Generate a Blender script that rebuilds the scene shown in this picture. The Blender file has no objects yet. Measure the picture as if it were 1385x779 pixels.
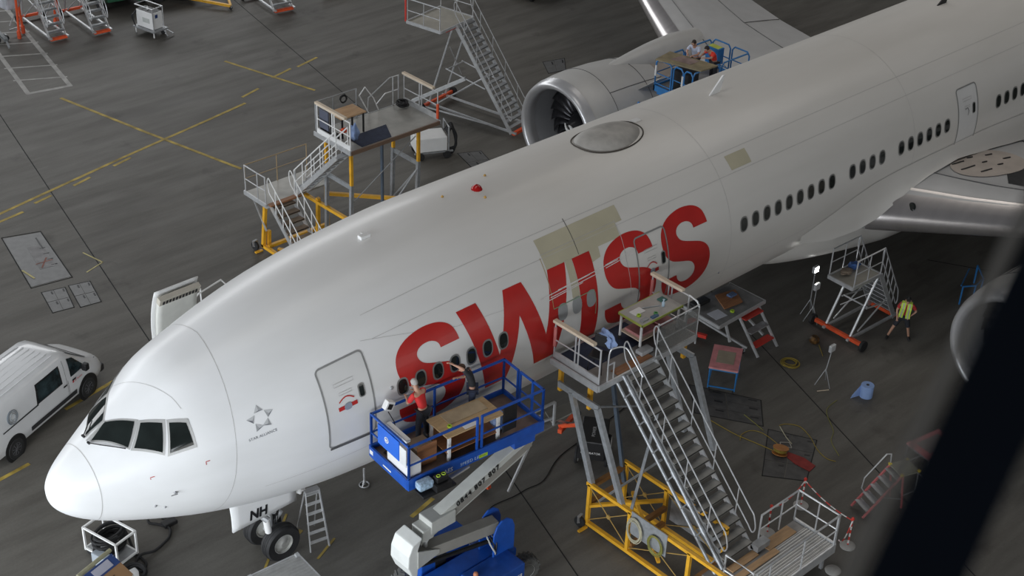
import bpy, bmesh, math, random
from mathutils import Vector, Matrix
random.seed(7)
PI = math.pi
SC = bpy.context.scene
COL = SC.collection
V = Vector

# ------------------------------------------------------------------ materials
MATS = {}
def mat(name, col, rough=.5, metal=0.0, var=.06, scale=3.0, bump=0.0, emit=None, spec=.5, alpha=1.0, coat=0.0, stretch=(1, 1, 1)):
    """painted / plain surface with a procedural variation of its own colour"""
    if name in MATS: return MATS[name]
    m = bpy.data.materials.new(name); m.use_nodes = True
    nt = m.node_tree; b = nt.nodes['Principled BSDF']
    b.inputs['Roughness'].default_value = rough
    b.inputs['Metallic'].default_value = metal
    b.inputs['Specular IOR Level'].default_value = spec
    b.inputs['Coat Weight'].default_value = coat
    tc = nt.nodes.new('ShaderNodeTexCoord'); mp = nt.nodes.new('ShaderNodeMapping')
    mp.inputs['Scale'].default_value = stretch
    nz = nt.nodes.new('ShaderNodeTexNoise'); nz.inputs['Scale'].default_value = scale; nz.inputs['Detail'].default_value = 5
    nt.links.new(tc.outputs['Object'], mp.inputs['Vector']); nt.links.new(mp.outputs['Vector'], nz.inputs['Vector'])
    rp = nt.nodes.new('ShaderNodeValToRGB')
    c = Vector(col)
    rp.color_ramp.elements[0].position = .3; rp.color_ramp.elements[1].position = .7
    rp.color_ramp.elements[0].color = (*(c * (1 - var)), 1)
    rp.color_ramp.elements[1].color = (*[min(1, x * (1 + var)) for x in c], 1)
    nt.links.new(nz.outputs['Fac'], rp.inputs['Fac']); nt.links.new(rp.outputs['Color'], b.inputs['Base Color'])
    if bump:
        bp = nt.nodes.new('ShaderNodeBump'); bp.inputs['Strength'].default_value = bump; bp.inputs['Distance'].default_value = .02
        nt.links.new(nz.outputs['Fac'], bp.inputs['Height']); nt.links.new(bp.outputs['Normal'], b.inputs['Normal'])
    if emit:
        b.inputs['Emission Color'].default_value = (*emit[0], 1); b.inputs['Emission Strength'].default_value = emit[1]
    if alpha < 1: b.inputs['Alpha'].default_value = alpha
    MATS[name] = m
    return m

def stripes(name, c1, c2, freq, axis=(0, 0, 1), rough=.5, duty=.5, metal=0):
    """two colours in bands along an object axis (barrier posts, ribbed decking, chain)"""
    if name in MATS: return MATS[name]
    m = bpy.data.materials.new(name); m.use_nodes = True
    nt = m.node_tree; b = nt.nodes['Principled BSDF']; b.inputs['Roughness'].default_value = rough; b.inputs['Metallic'].default_value = metal
    tc = nt.nodes.new('ShaderNodeTexCoord'); dt = nt.nodes.new('ShaderNodeVectorMath'); dt.operation = 'DOT_PRODUCT'
    dt.inputs[1].default_value = [a * freq for a in axis]
    nt.links.new(tc.outputs['Object'], dt.inputs[0])
    fr = nt.nodes.new('ShaderNodeMath'); fr.operation = 'FRACT'; nt.links.new(dt.outputs['Value'], fr.inputs[0])
    gt = nt.nodes.new('ShaderNodeMath'); gt.operation = 'GREATER_THAN'; gt.inputs[1].default_value = duty
    nt.links.new(fr.outputs[0], gt.inputs[0])
    mx = nt.nodes.new('ShaderNodeMix'); mx.data_type = 'RGBA'
    mx.inputs[6].default_value = (*c1, 1); mx.inputs[7].default_value = (*c2, 1)
    nt.links.new(gt.outputs[0], mx.inputs[0]); nt.links.new(mx.outputs[2], b.inputs['Base Color'])
    MATS[name] = m
    return m

# ------------------------------------------------------------------ mesh builder
def rot_to(d):
    d = V(d).normalized()
    a = V((0, 0, 1)) if abs(d.z) < .95 else V((1, 0, 0))
    x = a.cross(d).normalized(); y = d.cross(x)
    return x, y
class MB:
    def __init__(s): s.v = []; s.f = []
    def add(s, vs, fs):
        n = len(s.v); s.v += [V(p) for p in vs]; s.f += [[n + i for i in f] for f in fs]; return s
    def box(s, x0, x1, y0, y1, z0, z1):
        vs = [(x, y, z) for z in (z0, z1) for y in (y0, y1) for x in (x0, x1)]
        return s.add(vs, [(0, 2, 3, 1), (4, 5, 7, 6), (0, 1, 5, 4), (2, 6, 7, 3), (0, 4, 6, 2), (1, 3, 7, 5)])
    def cbox(s, x0, x1, y0, y1, z0, z1, c=.02):
        """box with chamfered edges"""
        bm = bmesh.new(); bmesh.ops.create_cube(bm, size=1)
        for v in bm.verts: v.co = V(((x0 + x1) / 2 + v.co.x * (x1 - x0), (y0 + y1) / 2 + v.co.y * (y1 - y0), (z0 + z1) / 2 + v.co.z * (z1 - z0)))
        bmesh.ops.bevel(bm, geom=bm.edges[:] + bm.verts[:], offset=c, segments=2, affect='EDGES', profile=.6)
        return s.from_bm(bm)
    def from_bm(s, bm):
        bm.verts.index_update(); n = len(s.v); s.v += [v.co.copy() for v in bm.verts]
        s.f += [[n + v.index for v in f.verts] for f in bm.faces]; bm.free(); return s
    def beam(s, p0, p1, w, h=None, up=None, ext=0):
        """rectangular bar from p0 to p1, w across, h along 'up'"""
        h = h or w; p0, p1 = V(p0), V(p1); d = (p1 - p0).normalized(); p0 = p0 - d * ext; p1 = p1 + d * ext
        up = V(up) if up else (V((0, 0, 1)) if abs(d.z) < .99 else V((0, 1, 0)))
        x = d.cross(up).normalized(); y = x.cross(d).normalized()
        vs = [p + x * a * w / 2 + y * b * h / 2 for p in (p0, p1) for a, b in ((-1, -1), (1, -1), (1, 1), (-1, 1))]
        return s.add(vs, [(3, 2, 1, 0), (4, 5, 6, 7)] + [(i, (i + 1) % 4, 4 + (i + 1) % 4, 4 + i) for i in range(4)])
    def tube(s, pts, r, n=8, closed=False, cap=True):
        pts = [V(p) for p in pts]; N = len(pts); rs = r if isinstance(r, (list, tuple)) else [r] * N
        px = None; rings = []
        for i, p in enumerate(pts):
            a = pts[(i - 1) % N] if (closed or i) else p; b = pts[(i + 1) % N] if (closed or i < N - 1) else p
            t = (b - a)
            if t.length < 1e-9: t = V((0, 0, 1))
            t.normalize()
            if px is None: x, y = rot_to(t)
            else:
                x = px - t * px.dot(t)
                if x.length < 1e-6: x, _ = rot_to(t)
                x.normalize(); y = t.cross(x)
            px = x
            k = 1.0
            if 0 < i < N - 1:
                u1 = (p - pts[i - 1]).normalized(); u2 = (pts[i + 1] - p).normalized(); k = 1 / max(.75, math.sqrt(max(.01, (1 + u1.dot(u2)) / 2)))
            rings.append([p + (x * math.cos(2 * PI * j / n) + y * math.sin(2 * PI * j / n)) * rs[i] * k for j in range(n)])
        vs = [q for rg in rings for q in rg]; fs = []
        for i in range(N if closed else N - 1):
            i2 = (i + 1) % N
            for j in range(n): fs.append((i * n + j, i * n + (j + 1) % n, i2 * n + (j + 1) % n, i2 * n + j))
        if cap and not closed: fs += [tuple(range(n))[::-1], tuple((N - 1) * n + j for j in range(n))]
        return s.add(vs, fs)
    def lathe(s, prof, o, axis=(0, 0, 1), n=24, closed=False):
        """prof = (radius, along)"""
        o = V(o); ax = V(axis).normalized(); x, y = rot_to(ax); vs = []; fs = []
        for r, t in prof:
            for j in range(n): vs.append(o + ax * t + (x * math.cos(2 * PI * j / n) + y * math.sin(2 * PI * j / n)) * r)
        m = len(prof)
        for i in range(m if closed else m - 1):
            i2 = (i + 1) % m
            for j in range(n): fs.append((i * n + j, i * n + (j + 1) % n, i2 * n + (j + 1) % n, i2 * n + j))
        if not closed:
            fs += [tuple(range(n))[::-1], tuple((m - 1) * n + j for j in range(n))]
        return s.add(vs, fs)
    def prism(s, poly, vec):
        """flat polygon (3D points) extruded along vec"""
        vec = V(vec); P = [V(p) for p in poly]; n = len(P)
        return s.add(P + [p + vec for p in P], [tuple(range(n))[::-1], tuple(range(n, 2 * n))] + [(i, (i + 1) % n, n + (i + 1) % n, n + i) for i in range(n)])
    def grid(s, fn, nu, nv, thick=0.0):
        vs = [fn(i / nu, j / nv) for i in range(nu + 1) for j in range(nv + 1)]
        fs = [(i * (nv + 1) + j, (i + 1) * (nv + 1) + j, (i + 1) * (nv + 1) + j + 1, i * (nv + 1) + j + 1) for i in range(nu) for j in range(nv)]
        return s.add(vs, fs)
    def xf(s, M):
        s.v = [M @ p for p in s.v]; return s
    def build(s, name, m, parent=None, local=False, smooth=False, loc=None, weld=0, bevel=0, solid=0):
        """ONE mesh object; with a parent the points are taken in world space unless local"""
        me = bpy.data.meshes.new(name); o = bpy.data.objects.new(name, me); COL.objects.link(o)
        vs = s.v
        if parent is not None:
            o.parent = parent
            if not local:
                Mi = WM(parent).inverted(); vs = [Mi @ p for p in vs]
        elif loc is not None:
            o.location = loc
            if not local: vs = [p - V(loc) for p in vs]
        me.from_pydata([tuple(p) for p in vs], [], s.f); me.update()
        bm = bmesh.new(); bm.from_mesh(me)
        if weld: bmesh.ops.remove_doubles(bm, verts=bm.verts, dist=weld)
        bmesh.ops.recalc_face_normals(bm, faces=bm.faces)
        bm.to_mesh(me); bm.free()
        me.materials.append(m)
        if smooth:
            for p in me.polygons: p.use_smooth = True
            try: me.set_sharp_from_angle(angle=math.radians(smooth if smooth is not True else 40))
            except Exception: pass
        if solid:
            md = o.modifiers.new('solid', 'SOLIDIFY'); md.thickness = solid; md.offset = 0
        if bevel:
            md = o.modifiers.new('bevel', 'BEVEL'); md.width = bevel; md.segments = 2; md.limit_method = 'ANGLE'
        return o
def WM(o):
    M = Matrix.LocRotScale(o.location, o.rotation_euler, o.scale)
    return (WM(o.parent) @ M) if o.parent else M
def tag(o, label=None, cat=None, group=None, kind=None):
    if label: o['label'] = label
    if cat: o['category'] = cat
    if group: o['group'] = group
    if kind: o['kind'] = kind
    return o
def thing(name, label, cat, loc=(0, 0, 0), rz=0, group=None):
    o = bpy.data.objects.new(name, None); COL.objects.link(o); o.empty_display_size = .2
    o.location = loc; o.rotation_euler = (0, 0, rz)
    return tag(o, label, cat, group)
def kids(o): return [c for c in bpy.data.objects if c.parent == o]
def dup(src, loc=None, rz=None, label=None, parent=None):
    c = src.copy(); COL.objects.link(c)
    if parent is not None: c.parent = parent
    if loc is not None: c.location = loc
    if rz is not None: c.rotation_euler = (0, 0, rz)
    if label: c['label'] = label
    for ch in kids(src):
        if ch is not c: dup(ch, parent=c)
    return c
def text_mesh(txt, size, depth=.004, shear=0.0, spacing=1.0, bold=0.0):
    """lettering as a mesh builder lying in the XY plane, origin at its left baseline"""
    cu = bpy.data.curves.new('txt', 'FONT'); cu.body = txt; cu.size = size; cu.extrude = depth; cu.shear = shear; cu.space_character = spacing; cu.offset = bold
    o = bpy.data.objects.new('txt', cu); COL.objects.link(o)
    dg = bpy.context.evaluated_depsgraph_get(); me = bpy.data.meshes.new_from_object(o.evaluated_get(dg))
    b = MB(); b.add([v.co.copy() for v in me.vertices], [list(p.vertices) for p in me.polygons])
    bpy.data.objects.remove(o); bpy.data.curves.remove(cu); bpy.data.meshes.remove(me)
    return b
def frame_m(o, x, y):
    """matrix taking the XY plane onto the plane spanned by x, y at o"""
    x = V(x).normalized(); z = x.cross(V(y)).normalized(); y = z.cross(x)
    M = Matrix((x, y, z)).transposed().to_4x4(); M.translation = V(o); return M
def curve_pts(pts, sub=6, closed=False):
    """Catmull-Rom through the points"""
    P = [V(p) for p in pts]; N = len(P); out = []
    for i in range(N if closed else N - 1):
        p0 = P[(i - 1) % N] if (closed or i) else P[0]; p1 = P[i]; p2 = P[(i + 1) % N]
        p3 = P[(i + 2) % N] if (closed or i + 2 < N) else P[-1]
        for k in range(sub):
            t = k / sub
            out.append(.5 * ((2 * p1) + (p2 - p0) * t + (2 * p0 - 5 * p1 + 4 * p2 - p3) * t * t + (3 * p1 - p0 - 3 * p2 + p3) * t ** 3))
    if not closed: out.append(P[-1])
    return out
def coil(c, r, turns, wire, h=.0, wob=.12, ax=(0, 0, 1), seed=1, n=18, sq=1.0):
    """a hand-coiled cable around c"""
    rn = random.Random(seed); x, y = rot_to(ax); ax = V(ax).normalized(); pts = []
    N = int(turns * n)
    ph = rn.random() * 6
    for i in range(N + 1):
        a = 2 * PI * i / n; k = r * (1 + wob * math.sin(a * .37 + ph) + wob * .5 * math.sin(a * 1.31))
        pts.append(V(c) + x * math.cos(a) * k + y * math.sin(a) * k * sq + ax * (h * i / N + wire * .9 * math.sin(a * .5 + ph)))
    return MB().tube(pts, wire, 5)

# ------------------------------------------------------------------ palette (linear)
WHITE = mat('white_paint', (.80, .80, .79), .35, 0, .03)
ALU = mat('aluminium', (.62, .63, .64), .42, .55, .10, 6)
ALU_D = mat('dull_aluminium', (.36, .37, .38), .5, .4, .14, 5)
GALV = mat('galvanised_steel', (.42, .44, .46), .45, .5, .15, 8)
YEL = mat('yellow_paint', (.80, .42, .03), .45, 0, .14, 4)
RED = mat('red_paint', (.60, .045, .03), .45, 0, .12, 4)
ORED = mat('orange_red_paint', (.75, .10, .03), .5, 0, .12, 4)
BLUE = mat('blue_paint', (.012, .085, .42), .4, 0, .14, 4)
LBLUE = mat('light_blue_paint', (.03, .19, .48), .4, 0, .12, 4)
RUB = mat('rubber', (.018, .018, .019), .75, 0, .3, 10)
BLK = mat('black_plastic', (.012, .012, .013), .5, 0, .3, 8)
WOOD = mat('plywood', (.50, .31, .16), .6, 0, .16, 2.5, stretch=(1, 6, 6))
RWOOD = mat('brown_phenolic_board', (.30, .135, .06), .55, 0, .22, 2.5, stretch=(1, 6, 6))
PINE = mat('pine_batten', (.66, .55, .42), .6, 0, .08, 3)
NAVY = mat('navy_matting', (.022, .030, .060), .85, 0, .2, 6)
SKIN = mat('skin', (.52, .29, .20), .5, 0, .06)
# ------------------------------------------------------------------ camera
CAM_R = V((0.73296930, -0.67922073, 0.03761924)); CAM_U = V((0.33512067, 0.40865874, 0.84893591)); CAM_F = V((0.59198830, 0.60963697, -0.52715521))
CAM_C = V((-10.64877, -25.81792, 27.20020))
cd = bpy.data.cameras.new('camera'); cam = bpy.data.objects.new('camera', cd); COL.objects.link(cam)
M = Matrix((CAM_R, CAM_U, -CAM_F)).transposed().to_4x4(); M.translation = CAM_C; cam.matrix_world = M
cd.sensor_width = 36; cd.lens = 2010.42 / 1385 * 36; cd.clip_start = .05; cd.clip_end = 500
cd.dof.use_dof = True; cd.dof.focus_distance = 42; cd.dof.aperture_fstop = 6.5
SC.camera = cam
SC.view_settings.view_transform = 'Standard'; SC.view_settings.look = 'None'; SC.view_settings.gamma = 1
SC.view_settings.use_curve_mapping = False; SC.view_settings.exposure = 0.0

# ------------------------------------------------------------------ light: hangar door, high windows, roof lights
w = bpy.data.worlds.new('hangar_air'); SC.world = w; w.use_nodes = True
w.node_tree.nodes['Background'].inputs[0].default_value = (.86, .90, 1.0, 1); w.node_tree.nodes['Background'].inputs[1].default_value = .07
def area(name, loc, target, sx, sy, power, col):
    l = bpy.data.lights.new(name, 'AREA'); l.shape = 'RECTANGLE'; l.size = sx; l.size_y = sy; l.energy = power; l.color = col
    o = bpy.data.objects.new(name, l); COL.objects.link(o); o.location = loc
    o.rotation_euler = (V(target) - V(loc)).to_track_quat('-Z', 'Y').to_euler(); return o
area('hangar_door_daylight', (-21, -5, 7.5), (6, -2, 5), 56, 13, 15500, (.90, .95, 1.0))
area('side_window_daylight', (12, 64, 24), (16, 0, 2), 90, 12, 15000, (.96, .98, 1.0))
area('near_side_windows', (12, -62, 13), (18, 0, 6), 90, 10, 4200, (1.0, .985, .95))
area('roof_light_forward', (6, 2, 33), (6, 2, 0), 26, 8, 1300, (1.0, .97, .93))
area('roof_light_aft', (44, 4, 33), (40, 2, 0), 26, 10, 2000, (1.0, .95, .88))
# hangar shell, open at the nose end where the big door is
WALLM = stripes('wall_cladding', (.34, .35, .36), (.26, .27, .28), 1.2, (1, 1, 0), .7, .85)
for nm, (x0, x1, y0, y1) in (('wall_left', (-60, 110, -70.4, -70)), ('wall_right', (-60, 110, 90, 90.4)), ('wall_back', (110, 110.4, -70, 90))):
    b = MB(); b.box(x0, x1, y0, y1, 0, 38); o = b.build(nm, WALLM); o['kind'] = 'structure'

# ------------------------------------------------------------------ floor
def floor_mat():
    m = bpy.data.materials.new('hangar_concrete'); m.use_nodes = True; nt = m.node_tree; L = nt.links.new
    b = nt.nodes['Principled BSDF']
    tc = nt.nodes.new('ShaderNodeTexCoord')
    def noise(scale, det, st=(1, 1, 1), rot=0):
        mp = nt.nodes.new('ShaderNodeMapping'); mp.inputs['Scale'].default_value = st; mp.inputs['Rotation'].default_value = (0, 0, rot)
        n = nt.nodes.new('ShaderNodeTexNoise'); n.inputs['Scale'].default_value = scale; n.inputs['Detail'].default_value = det; n.inputs['Roughness'].default_value = .6
        L(tc.outputs['Object'], mp.inputs['Vector']); L(mp.outputs['Vector'], n.inputs['Vector']); return n.outputs['Fac']
    def ramp(fac, a, b_, ca, cb):
        r = nt.nodes.new('ShaderNodeValToRGB'); r.color_ramp.elements[0].position = a; r.color_ramp.elements[1].position = b_
        r.color_ramp.elements[0].color = (*ca, 1); r.color_ramp.elements[1].color = (*cb, 1); L(fac, r.inputs[0]); return r.outputs[0]
    def mul(a, b_, f=1.0):
        x = nt.nodes.new('ShaderNodeMix'); x.data_type = 'RGBA'; x.blend_type = 'MULTIPLY'; x.inputs[0].default_value = f
        L(a, x.inputs[6]); L(b_, x.inputs[7]); return x.outputs[2]
    base = ramp(noise(.10, 6), .35, .65, (.122, .115, .103), (.158, .151, .136))
    streak = ramp(noise(.9, 7, (.22, 1.6, 1), .55), .36, .62, (.72, .71, .70), (1.04, 1.04, 1.04))
    fine = ramp(noise(14, 4), .3, .7, (.93, .93, .92), (1.05, 1.05, 1.05))
    oil = ramp(noise(.45, 8, (1, 1, 1)), .30, .40, (.62, .60, .60), (1, 1, 1))
    pale = ramp(noise(.8, 9, (.5, 2.0, 1), .9), .66, .76, (1, 1, 1), (1.35, 1.35, 1.36))
    c = mul(mul(mul(mul(base, streak), fine), oil, .8), pale, .7)
    L(c, b.inputs['Base Color'])
    rr = nt.nodes.new('ShaderNodeMapRange'); rr.inputs[3].default_value = .48; rr.inputs[4].default_value = .72
    L(noise(.7, 6, (.4, 1.4, 1), .5), rr.inputs[0]); L(rr.outputs[0], b.inputs['Roughness'])
    b.inputs['Specular IOR Level'].default_value = .28
    bp = nt.nodes.new('ShaderNodeBump'); bp.inputs['Strength'].default_value = .08; bp.inputs['Distance'].default_value = .02
    L(noise(30, 4), bp.inputs['Height']); L(bp.outputs[0], b.inputs['Normal'])
    return m
fl = MB(); fl.box(-60, 110, -70, 90, -.3, 0); fo = fl.build('floor', floor_mat()); fo['kind'] = 'structure'

TRIM = [0]
def strip(pts, w, m, z=.004, h=.003):
    b = MB()
    for k, (a, c) in enumerate(zip(pts[:-1], pts[1:])):
        b.beam((*a, z + .0011 * k), (*c, z + .0011 * k), w, h, ext=w * .3)
    TRIM[0] += 1
    o = b.build('trim_%d' % TRIM[0], m); o['kind'] = 'structure'; return o
YLINE = mat('worn_yellow_floor_paint', (.40, .29, .06), .7, 0, .45, 2.2)
YPALE = mat('pale_yellow_floor_paint', (.50, .44, .20), .7, 0, .3, 3)
WLINE = mat('worn_white_floor_paint', (.36, .35, .33), .7, 0, .25, 2.5)
JOINT = mat('dark_joint_filler', (.018, .018, .018), .9, 0, .2, 5)
# taxi guide line and the crossing line
strip([(8.6, 21.35), (14.6, 22.6)], .14, YLINE); strip([(14.6, 22.6), (19.2, 23.45), (21.2, 23.85)], .14, YLINE, .0045)
strip([(15.43, 29.04), (16.5, 24.0), (17.67, 18.95)], .14, YLINE, .006)
for a, c in [((7.9, 20.75), (9.5, 21.0)), ((10.2, 21.35), (10.9, 21.5)), ((12.0, 21.7), (12.75, 21.9)), ((14.0, 22.2), (14.8, 22.4)), ((21.5, 24.45), (22.5, 24.75)), ((25.28, 25.64), (26.53, 25.95)), ((23.7, 25.35), (24.85, 25.65)),
             ((1.0, 7.2), (2.68, 7.42)), ((4.8, 9.11), (7.2, 9.6)), ((9.6, -1.4), (10.5, -1.2)), ((6.0, -.2), (6.9, .1))]:
    strip([a, c], .13, YLINE)
strip([(23.05, 28.11), (23.8, 25.2), (24.33, 23.13)], .13, YLINE, .006)
strip([(7.0, .9), (5.2, -.6)], .07, YLINE, .006); strip([(6.6, -1.1), (7.4, -.75)], .07, YLINE, .006)
# white hatched box
strip([(18.9, 42.5), (16.35, 29.96), (14.56, 30.3), (17.0, 41.8)], .20, WLINE)
for k in range(8):
    t = k / 8; y = 30.9 + k * 1.42
    strip([(16.5 + .203 * (y - 29.96), y), (14.6 + .212 * (y - 30.3) , y + 1.0)], .11, WLINE, .005)
# slab joints
for a, c in [((8.58, 10.52), (13.9, 34.6)), ((24.3, 18), (29.6, 44)), ((19.2, -14), (26.3, 4)), ((9.4, -12), (16.2, 8)), ((26, -9), (38, -3.0)), ((33, -2.6), (37, -9.5))]:
    strip([a, c], .035, JOINT, .003)
# in-floor service pit covers
PLATE = mat('steel_pit_cover', (.16, .16, .158), .5, .35, .12, 4)
PLR = mat('red_worn_marks', (.20, .075, .055), .7, 0, .4, 6)
def pit(name, corners, nx, ny, label, marks=None, group=None):
    o4 = [V((*c, 0)) for c in corners]; cen = sum(o4, V()) / 4
    r = thing(name, label, 'floor hatch', cen, 0, group)
    P = lambda s, t, z: (o4[0] * (1 - s) + o4[1] * s) * (1 - t) + (o4[3] * (1 - s) + o4[2] * s) * t + V((0, 0, z))
    fr = MB()
    for a, b_ in ((0, 1), (1, 2), (2, 3), (3, 0)): fr.beam(o4[a] + V((0, 0, .006)), o4[b_] + V((0, 0, .006)), .03, .008, ext=.015)
    fr.build('frame', JOINT, r)
    for i in range(nx):
        for j in range(ny):
            b = MB(); e = .02
            s0, s1, t0, t1 = (i + e) / nx, (i + 1 - e) / nx, (j + e) / ny, (j + 1 - e) / ny
            b.prism([P(s0, t0, 0), P(s1, t0, 0), P(s1, t1, 0), P(s0, t1, 0)], (0, 0, .008))
            pl = b.build('cover_plate', PLATE, r)
            h = MB(); h.beam(P(s0 * .2 + s1 * .8, t0 * .35 + t1 * .65, .010), P(s0 * .2 + s1 * .8, t0 * .1 + t1 * .9, .010), .055, .01); h.build('lift_slot', BLK, pl)
    return r
bigpit = pit('pit_cover', [(7.24, 15.99), (8.65, 15.76), (9.33, 19.3), (8.04, 19.73)], 1, 1, 'large worn steel pit cover in the floor beyond the open cabin door')
pr = MB(); pr.prism([(8.05, 16.9, .009), (8.6, 16.8, .009), (8.9, 18.4, .009), (8.4, 18.5, .009)], (0, 0, .004)); o = pr.build('pit_grating', mat('greyed_grating', (.20, .195, .195), .6, .2, .25, 3), bigpit)
for k in range(4): pm = MB(); pm.beam((8.5 + .07 * k, 16.95 + .42 * k, .015), (8.7 + .07 * k, 16.9 + .42 * k, .015), .03, .004); pm.build('slot', BLK, o)
pm = MB(); pm.beam((8.15, 16.95, .0145), (8.6, 17.5, .0145), .06, .003); pm.beam((8.1, 17.3, .0148), (8.7, 17.25, .0148), .05, .003); pm.build('red_mark', PLR, o)
strip([(9.75, 17.0), (9.95, 16.0), (9.6, 15.5)][:2], .05, YPALE, .006); strip([(9.95, 16.0), (9.2, 15.75)], .05, YPALE, .006); strip([(7.55, 17.2), (7.62, 16.5)], .07, YPALE, .02)
pit('pit_cover', [(7.05, 14.15), (7.76, 14.02), (8.14, 15.33), (7.37, 15.52)], 2, 2, 'plain four-panel service hatch, left one of the pair by the large pit cover')
pit('pit_cover', [(7.92, 13.88), (8.62, 13.76), (8.98, 15.15), (8.28, 15.35)], 2, 2, 'four-panel service hatch with two white labels, of the pair beside the large pit cover')
pit('pit_cover', [(24.7, 12.9), (25.6, 12.7), (26.1, 14.2), (25.2, 14.6)], 2, 2, 'four-panel service hatch in the floor between the far work dock and the airliner')
pit('pit_cover', [(33.7, 18.1), (34.6, 17.9), (35.5, 18.9), (34.4, 19.2)], 2, 1, 'service hatch in the floor beside the far engine')
PLATE = mat('dark_pit_cover', (.075, .073, .072), .6, .2, .3, 3)
pit('pit_cover', [(19.3, -3.3), (20.3, -2.2), (21.4, -4.2), (20.4, -5.1)], 3, 2, 'dark service hatch in the floor between the blue-framed trolley and the long stairs')
pit('pit_cover', [(18.5, -6.6), (20.4, -5.3), (21.1, -6.6), (19.3, -7.6)], 3, 2, 'service hatch with cables running into it beside the orange cable reel')
# ------------------------------------------------------------------ the airliner (x runs aft from the nose, +y is its right side)
ZC = 5.5
KX = [0, .12, .45, 1, 1.7, 2.4, 3.2, 4.2, 5.5, 7, 9, 11.5, 14]
KT = [-.474, -.178, .111, .459, .897, 1.337, 1.813, 2.114, 2.431, 2.713, 2.951, 3.1, 3.1]
KB = [-.474, -.898, -1.271, -1.622, -1.906, -2.14, -2.365, -2.622, -2.865, -3.022, -3.092, -3.1, -3.1]
KW = [0, .246, .582, .936, 1.313, 1.66, 2.018, 2.305, 2.619, 2.866, 3.039, 3.1, 3.1]
KM = [-.474, -.33, -.40, -.46, -.50, -.50, -.46, -.38, -.25, -.12, -.03, 0, 0]
KS = [math.sqrt(k) for k in KX]
def pch(yk):
    n = len(KS); h = [KS[i + 1] - KS[i] for i in range(n - 1)]; d = [(yk[i + 1] - yk[i]) / h[i] for i in range(n - 1)]; m = [0.0] * n
    for i in range(1, n - 1):
        if d[i - 1] * d[i] > 0:
            a = 2 * h[i] + h[i - 1]; b = h[i] + 2 * h[i - 1]; m[i] = (a + b) / (a / d[i - 1] + b / d[i])
    m[0] = d[0]; m[-1] = d[-1]
    def f(x):
        s = math.sqrt(max(0, min(14, x))); i = 0
        while i < n - 2 and s > KS[i + 1]: i += 1
        t = (s - KS[i]) / h[i]
        return (1 + 2 * t) * (1 - t) ** 2 * yk[i] + t * (1 - t) ** 2 * h[i] * m[i] + t * t * (3 - 2 * t) * yk[i + 1] + t * t * (t - 1) * h[i] * m[i + 1]
    return f
fT, fB, fW, fM = pch(KT), pch(KB), pch(KW), pch(KM)
def sp(x, deg, off=0.0):
    """point on the fuselage skin at station x and angle deg (90 = crown, 180 = left side), off metres proud"""
    def q(x, a):
        t, b, w_, m = fT(x), fB(x), fW(x), fM(x)
        if x > 50:
            k = max(.05, 1 - ((x - 50) / 23) ** 1.6); lift = (1 - k) * 1.6; t = t * k + lift * .9; b = b * k + lift; w_ *= k; m = lift
        c, s = math.cos(a), math.sin(a)
        return V((x, w_ * c, ZC + m + (t - m if s > 0 else m - b) * s))
    a = math.radians(deg); p = q(x, a)
    if off:
        e = 1e-3; du = q(x + e, a) - q(max(x - e, 0), a); dv = q(x, a + e) - q(x, a - e)
        n = du.cross(dv)
        if n.length > 0:
            n.normalize()
            if n.dot(p - V((x, 0, ZC))) < 0: n = -n
            p = p + n * off
    return p
plane = thing('airliner', 'large white twin-engine airliner with big red lettering on its side, parked on its wheels', 'airplane', (5.9, 0, 0))

def skin_mat():
    m = bpy.data.materials.new('aircraft_skin'); m.use_nodes = True; nt = m.node_tree; L = nt.links.new
    b = nt.nodes['Principled BSDF']; b.inputs['Roughness'].default_value = .40; b.inputs['Coat Weight'].default_value = .12; b.inputs['Coat Roughness'].default_value = .15
    tc = nt.nodes.new('ShaderNodeTexCoord')
    def noise(s, st):
        mp = nt.nodes.new('ShaderNodeMapping'); mp.inputs['Scale'].default_value = st
        n = nt.nodes.new('ShaderNodeTexNoise'); n.inputs['Scale'].default_value = s; n.inputs['Detail'].default_value = 5
        L(tc.outputs['Object'], mp.inputs[0]); L(mp.outputs[0], n.inputs[0]); return n.outputs['Fac']
    def ramp(f, a, c, ca, cb):
        r = nt.nodes.new('ShaderNodeValToRGB'); r.color_ramp.elements[0].position = a; r.color_ramp.elements[1].position = c
        r.color_ramp.elements[0].color = (*ca, 1); r.color_ramp.elements[1].color = (*cb, 1); L(f, r.inputs[0]); return r.outputs[0]
    # from the nose aft the white grades to a darker, warmer tone
    sx = nt.nodes.new('ShaderNodeSeparateXYZ'); L(tc.outputs['Object'], sx.inputs[0])
    mr = nt.nodes.new('ShaderNodeMapRange'); mr.inputs[1].default_value = -1.5; mr.inputs[2].default_value = 9.0; L(sx.outputs[0], mr.inputs[0])
    mx = nt.nodes.new('ShaderNodeMix'); mx.data_type = 'RGBA'; mx.inputs[6].default_value = (.84, .85, .86, 1); mx.inputs[7].default_value = (.74, .72, .685, 1); L(mr.outputs[0], mx.inputs[0])
    d = ramp(noise(.8, (.25, 1, 1.2)), .3, .7, (.90, .90, .89), (1, 1, 1))
    mm = nt.nodes.new('ShaderNodeMix'); mm.data_type = 'RGBA'; mm.blend_type = 'MULTIPLY'; mm.inputs[0].default_value = 1; L(mx.outputs[2], mm.inputs[6]); L(d, mm.inputs[7])
    L(mm.outputs[2], b.inputs['Base Color'])
    return m
SKINM = skin_mat()
SEAM = mat('skin_seam', (.50, .49, .48), .6, 0, .1)
SEAMD = mat('dark_seam', (.10, .10, .10), .6, 0, .1)
GREYP = mat('grey_aircraft_paint', (.50, .50, .50), .38, 0, .05, 1.5)
GLASS = mat('dark_window_glass', (.012, .016, .015), .06, 0, .3, 2, spec=.8)
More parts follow.
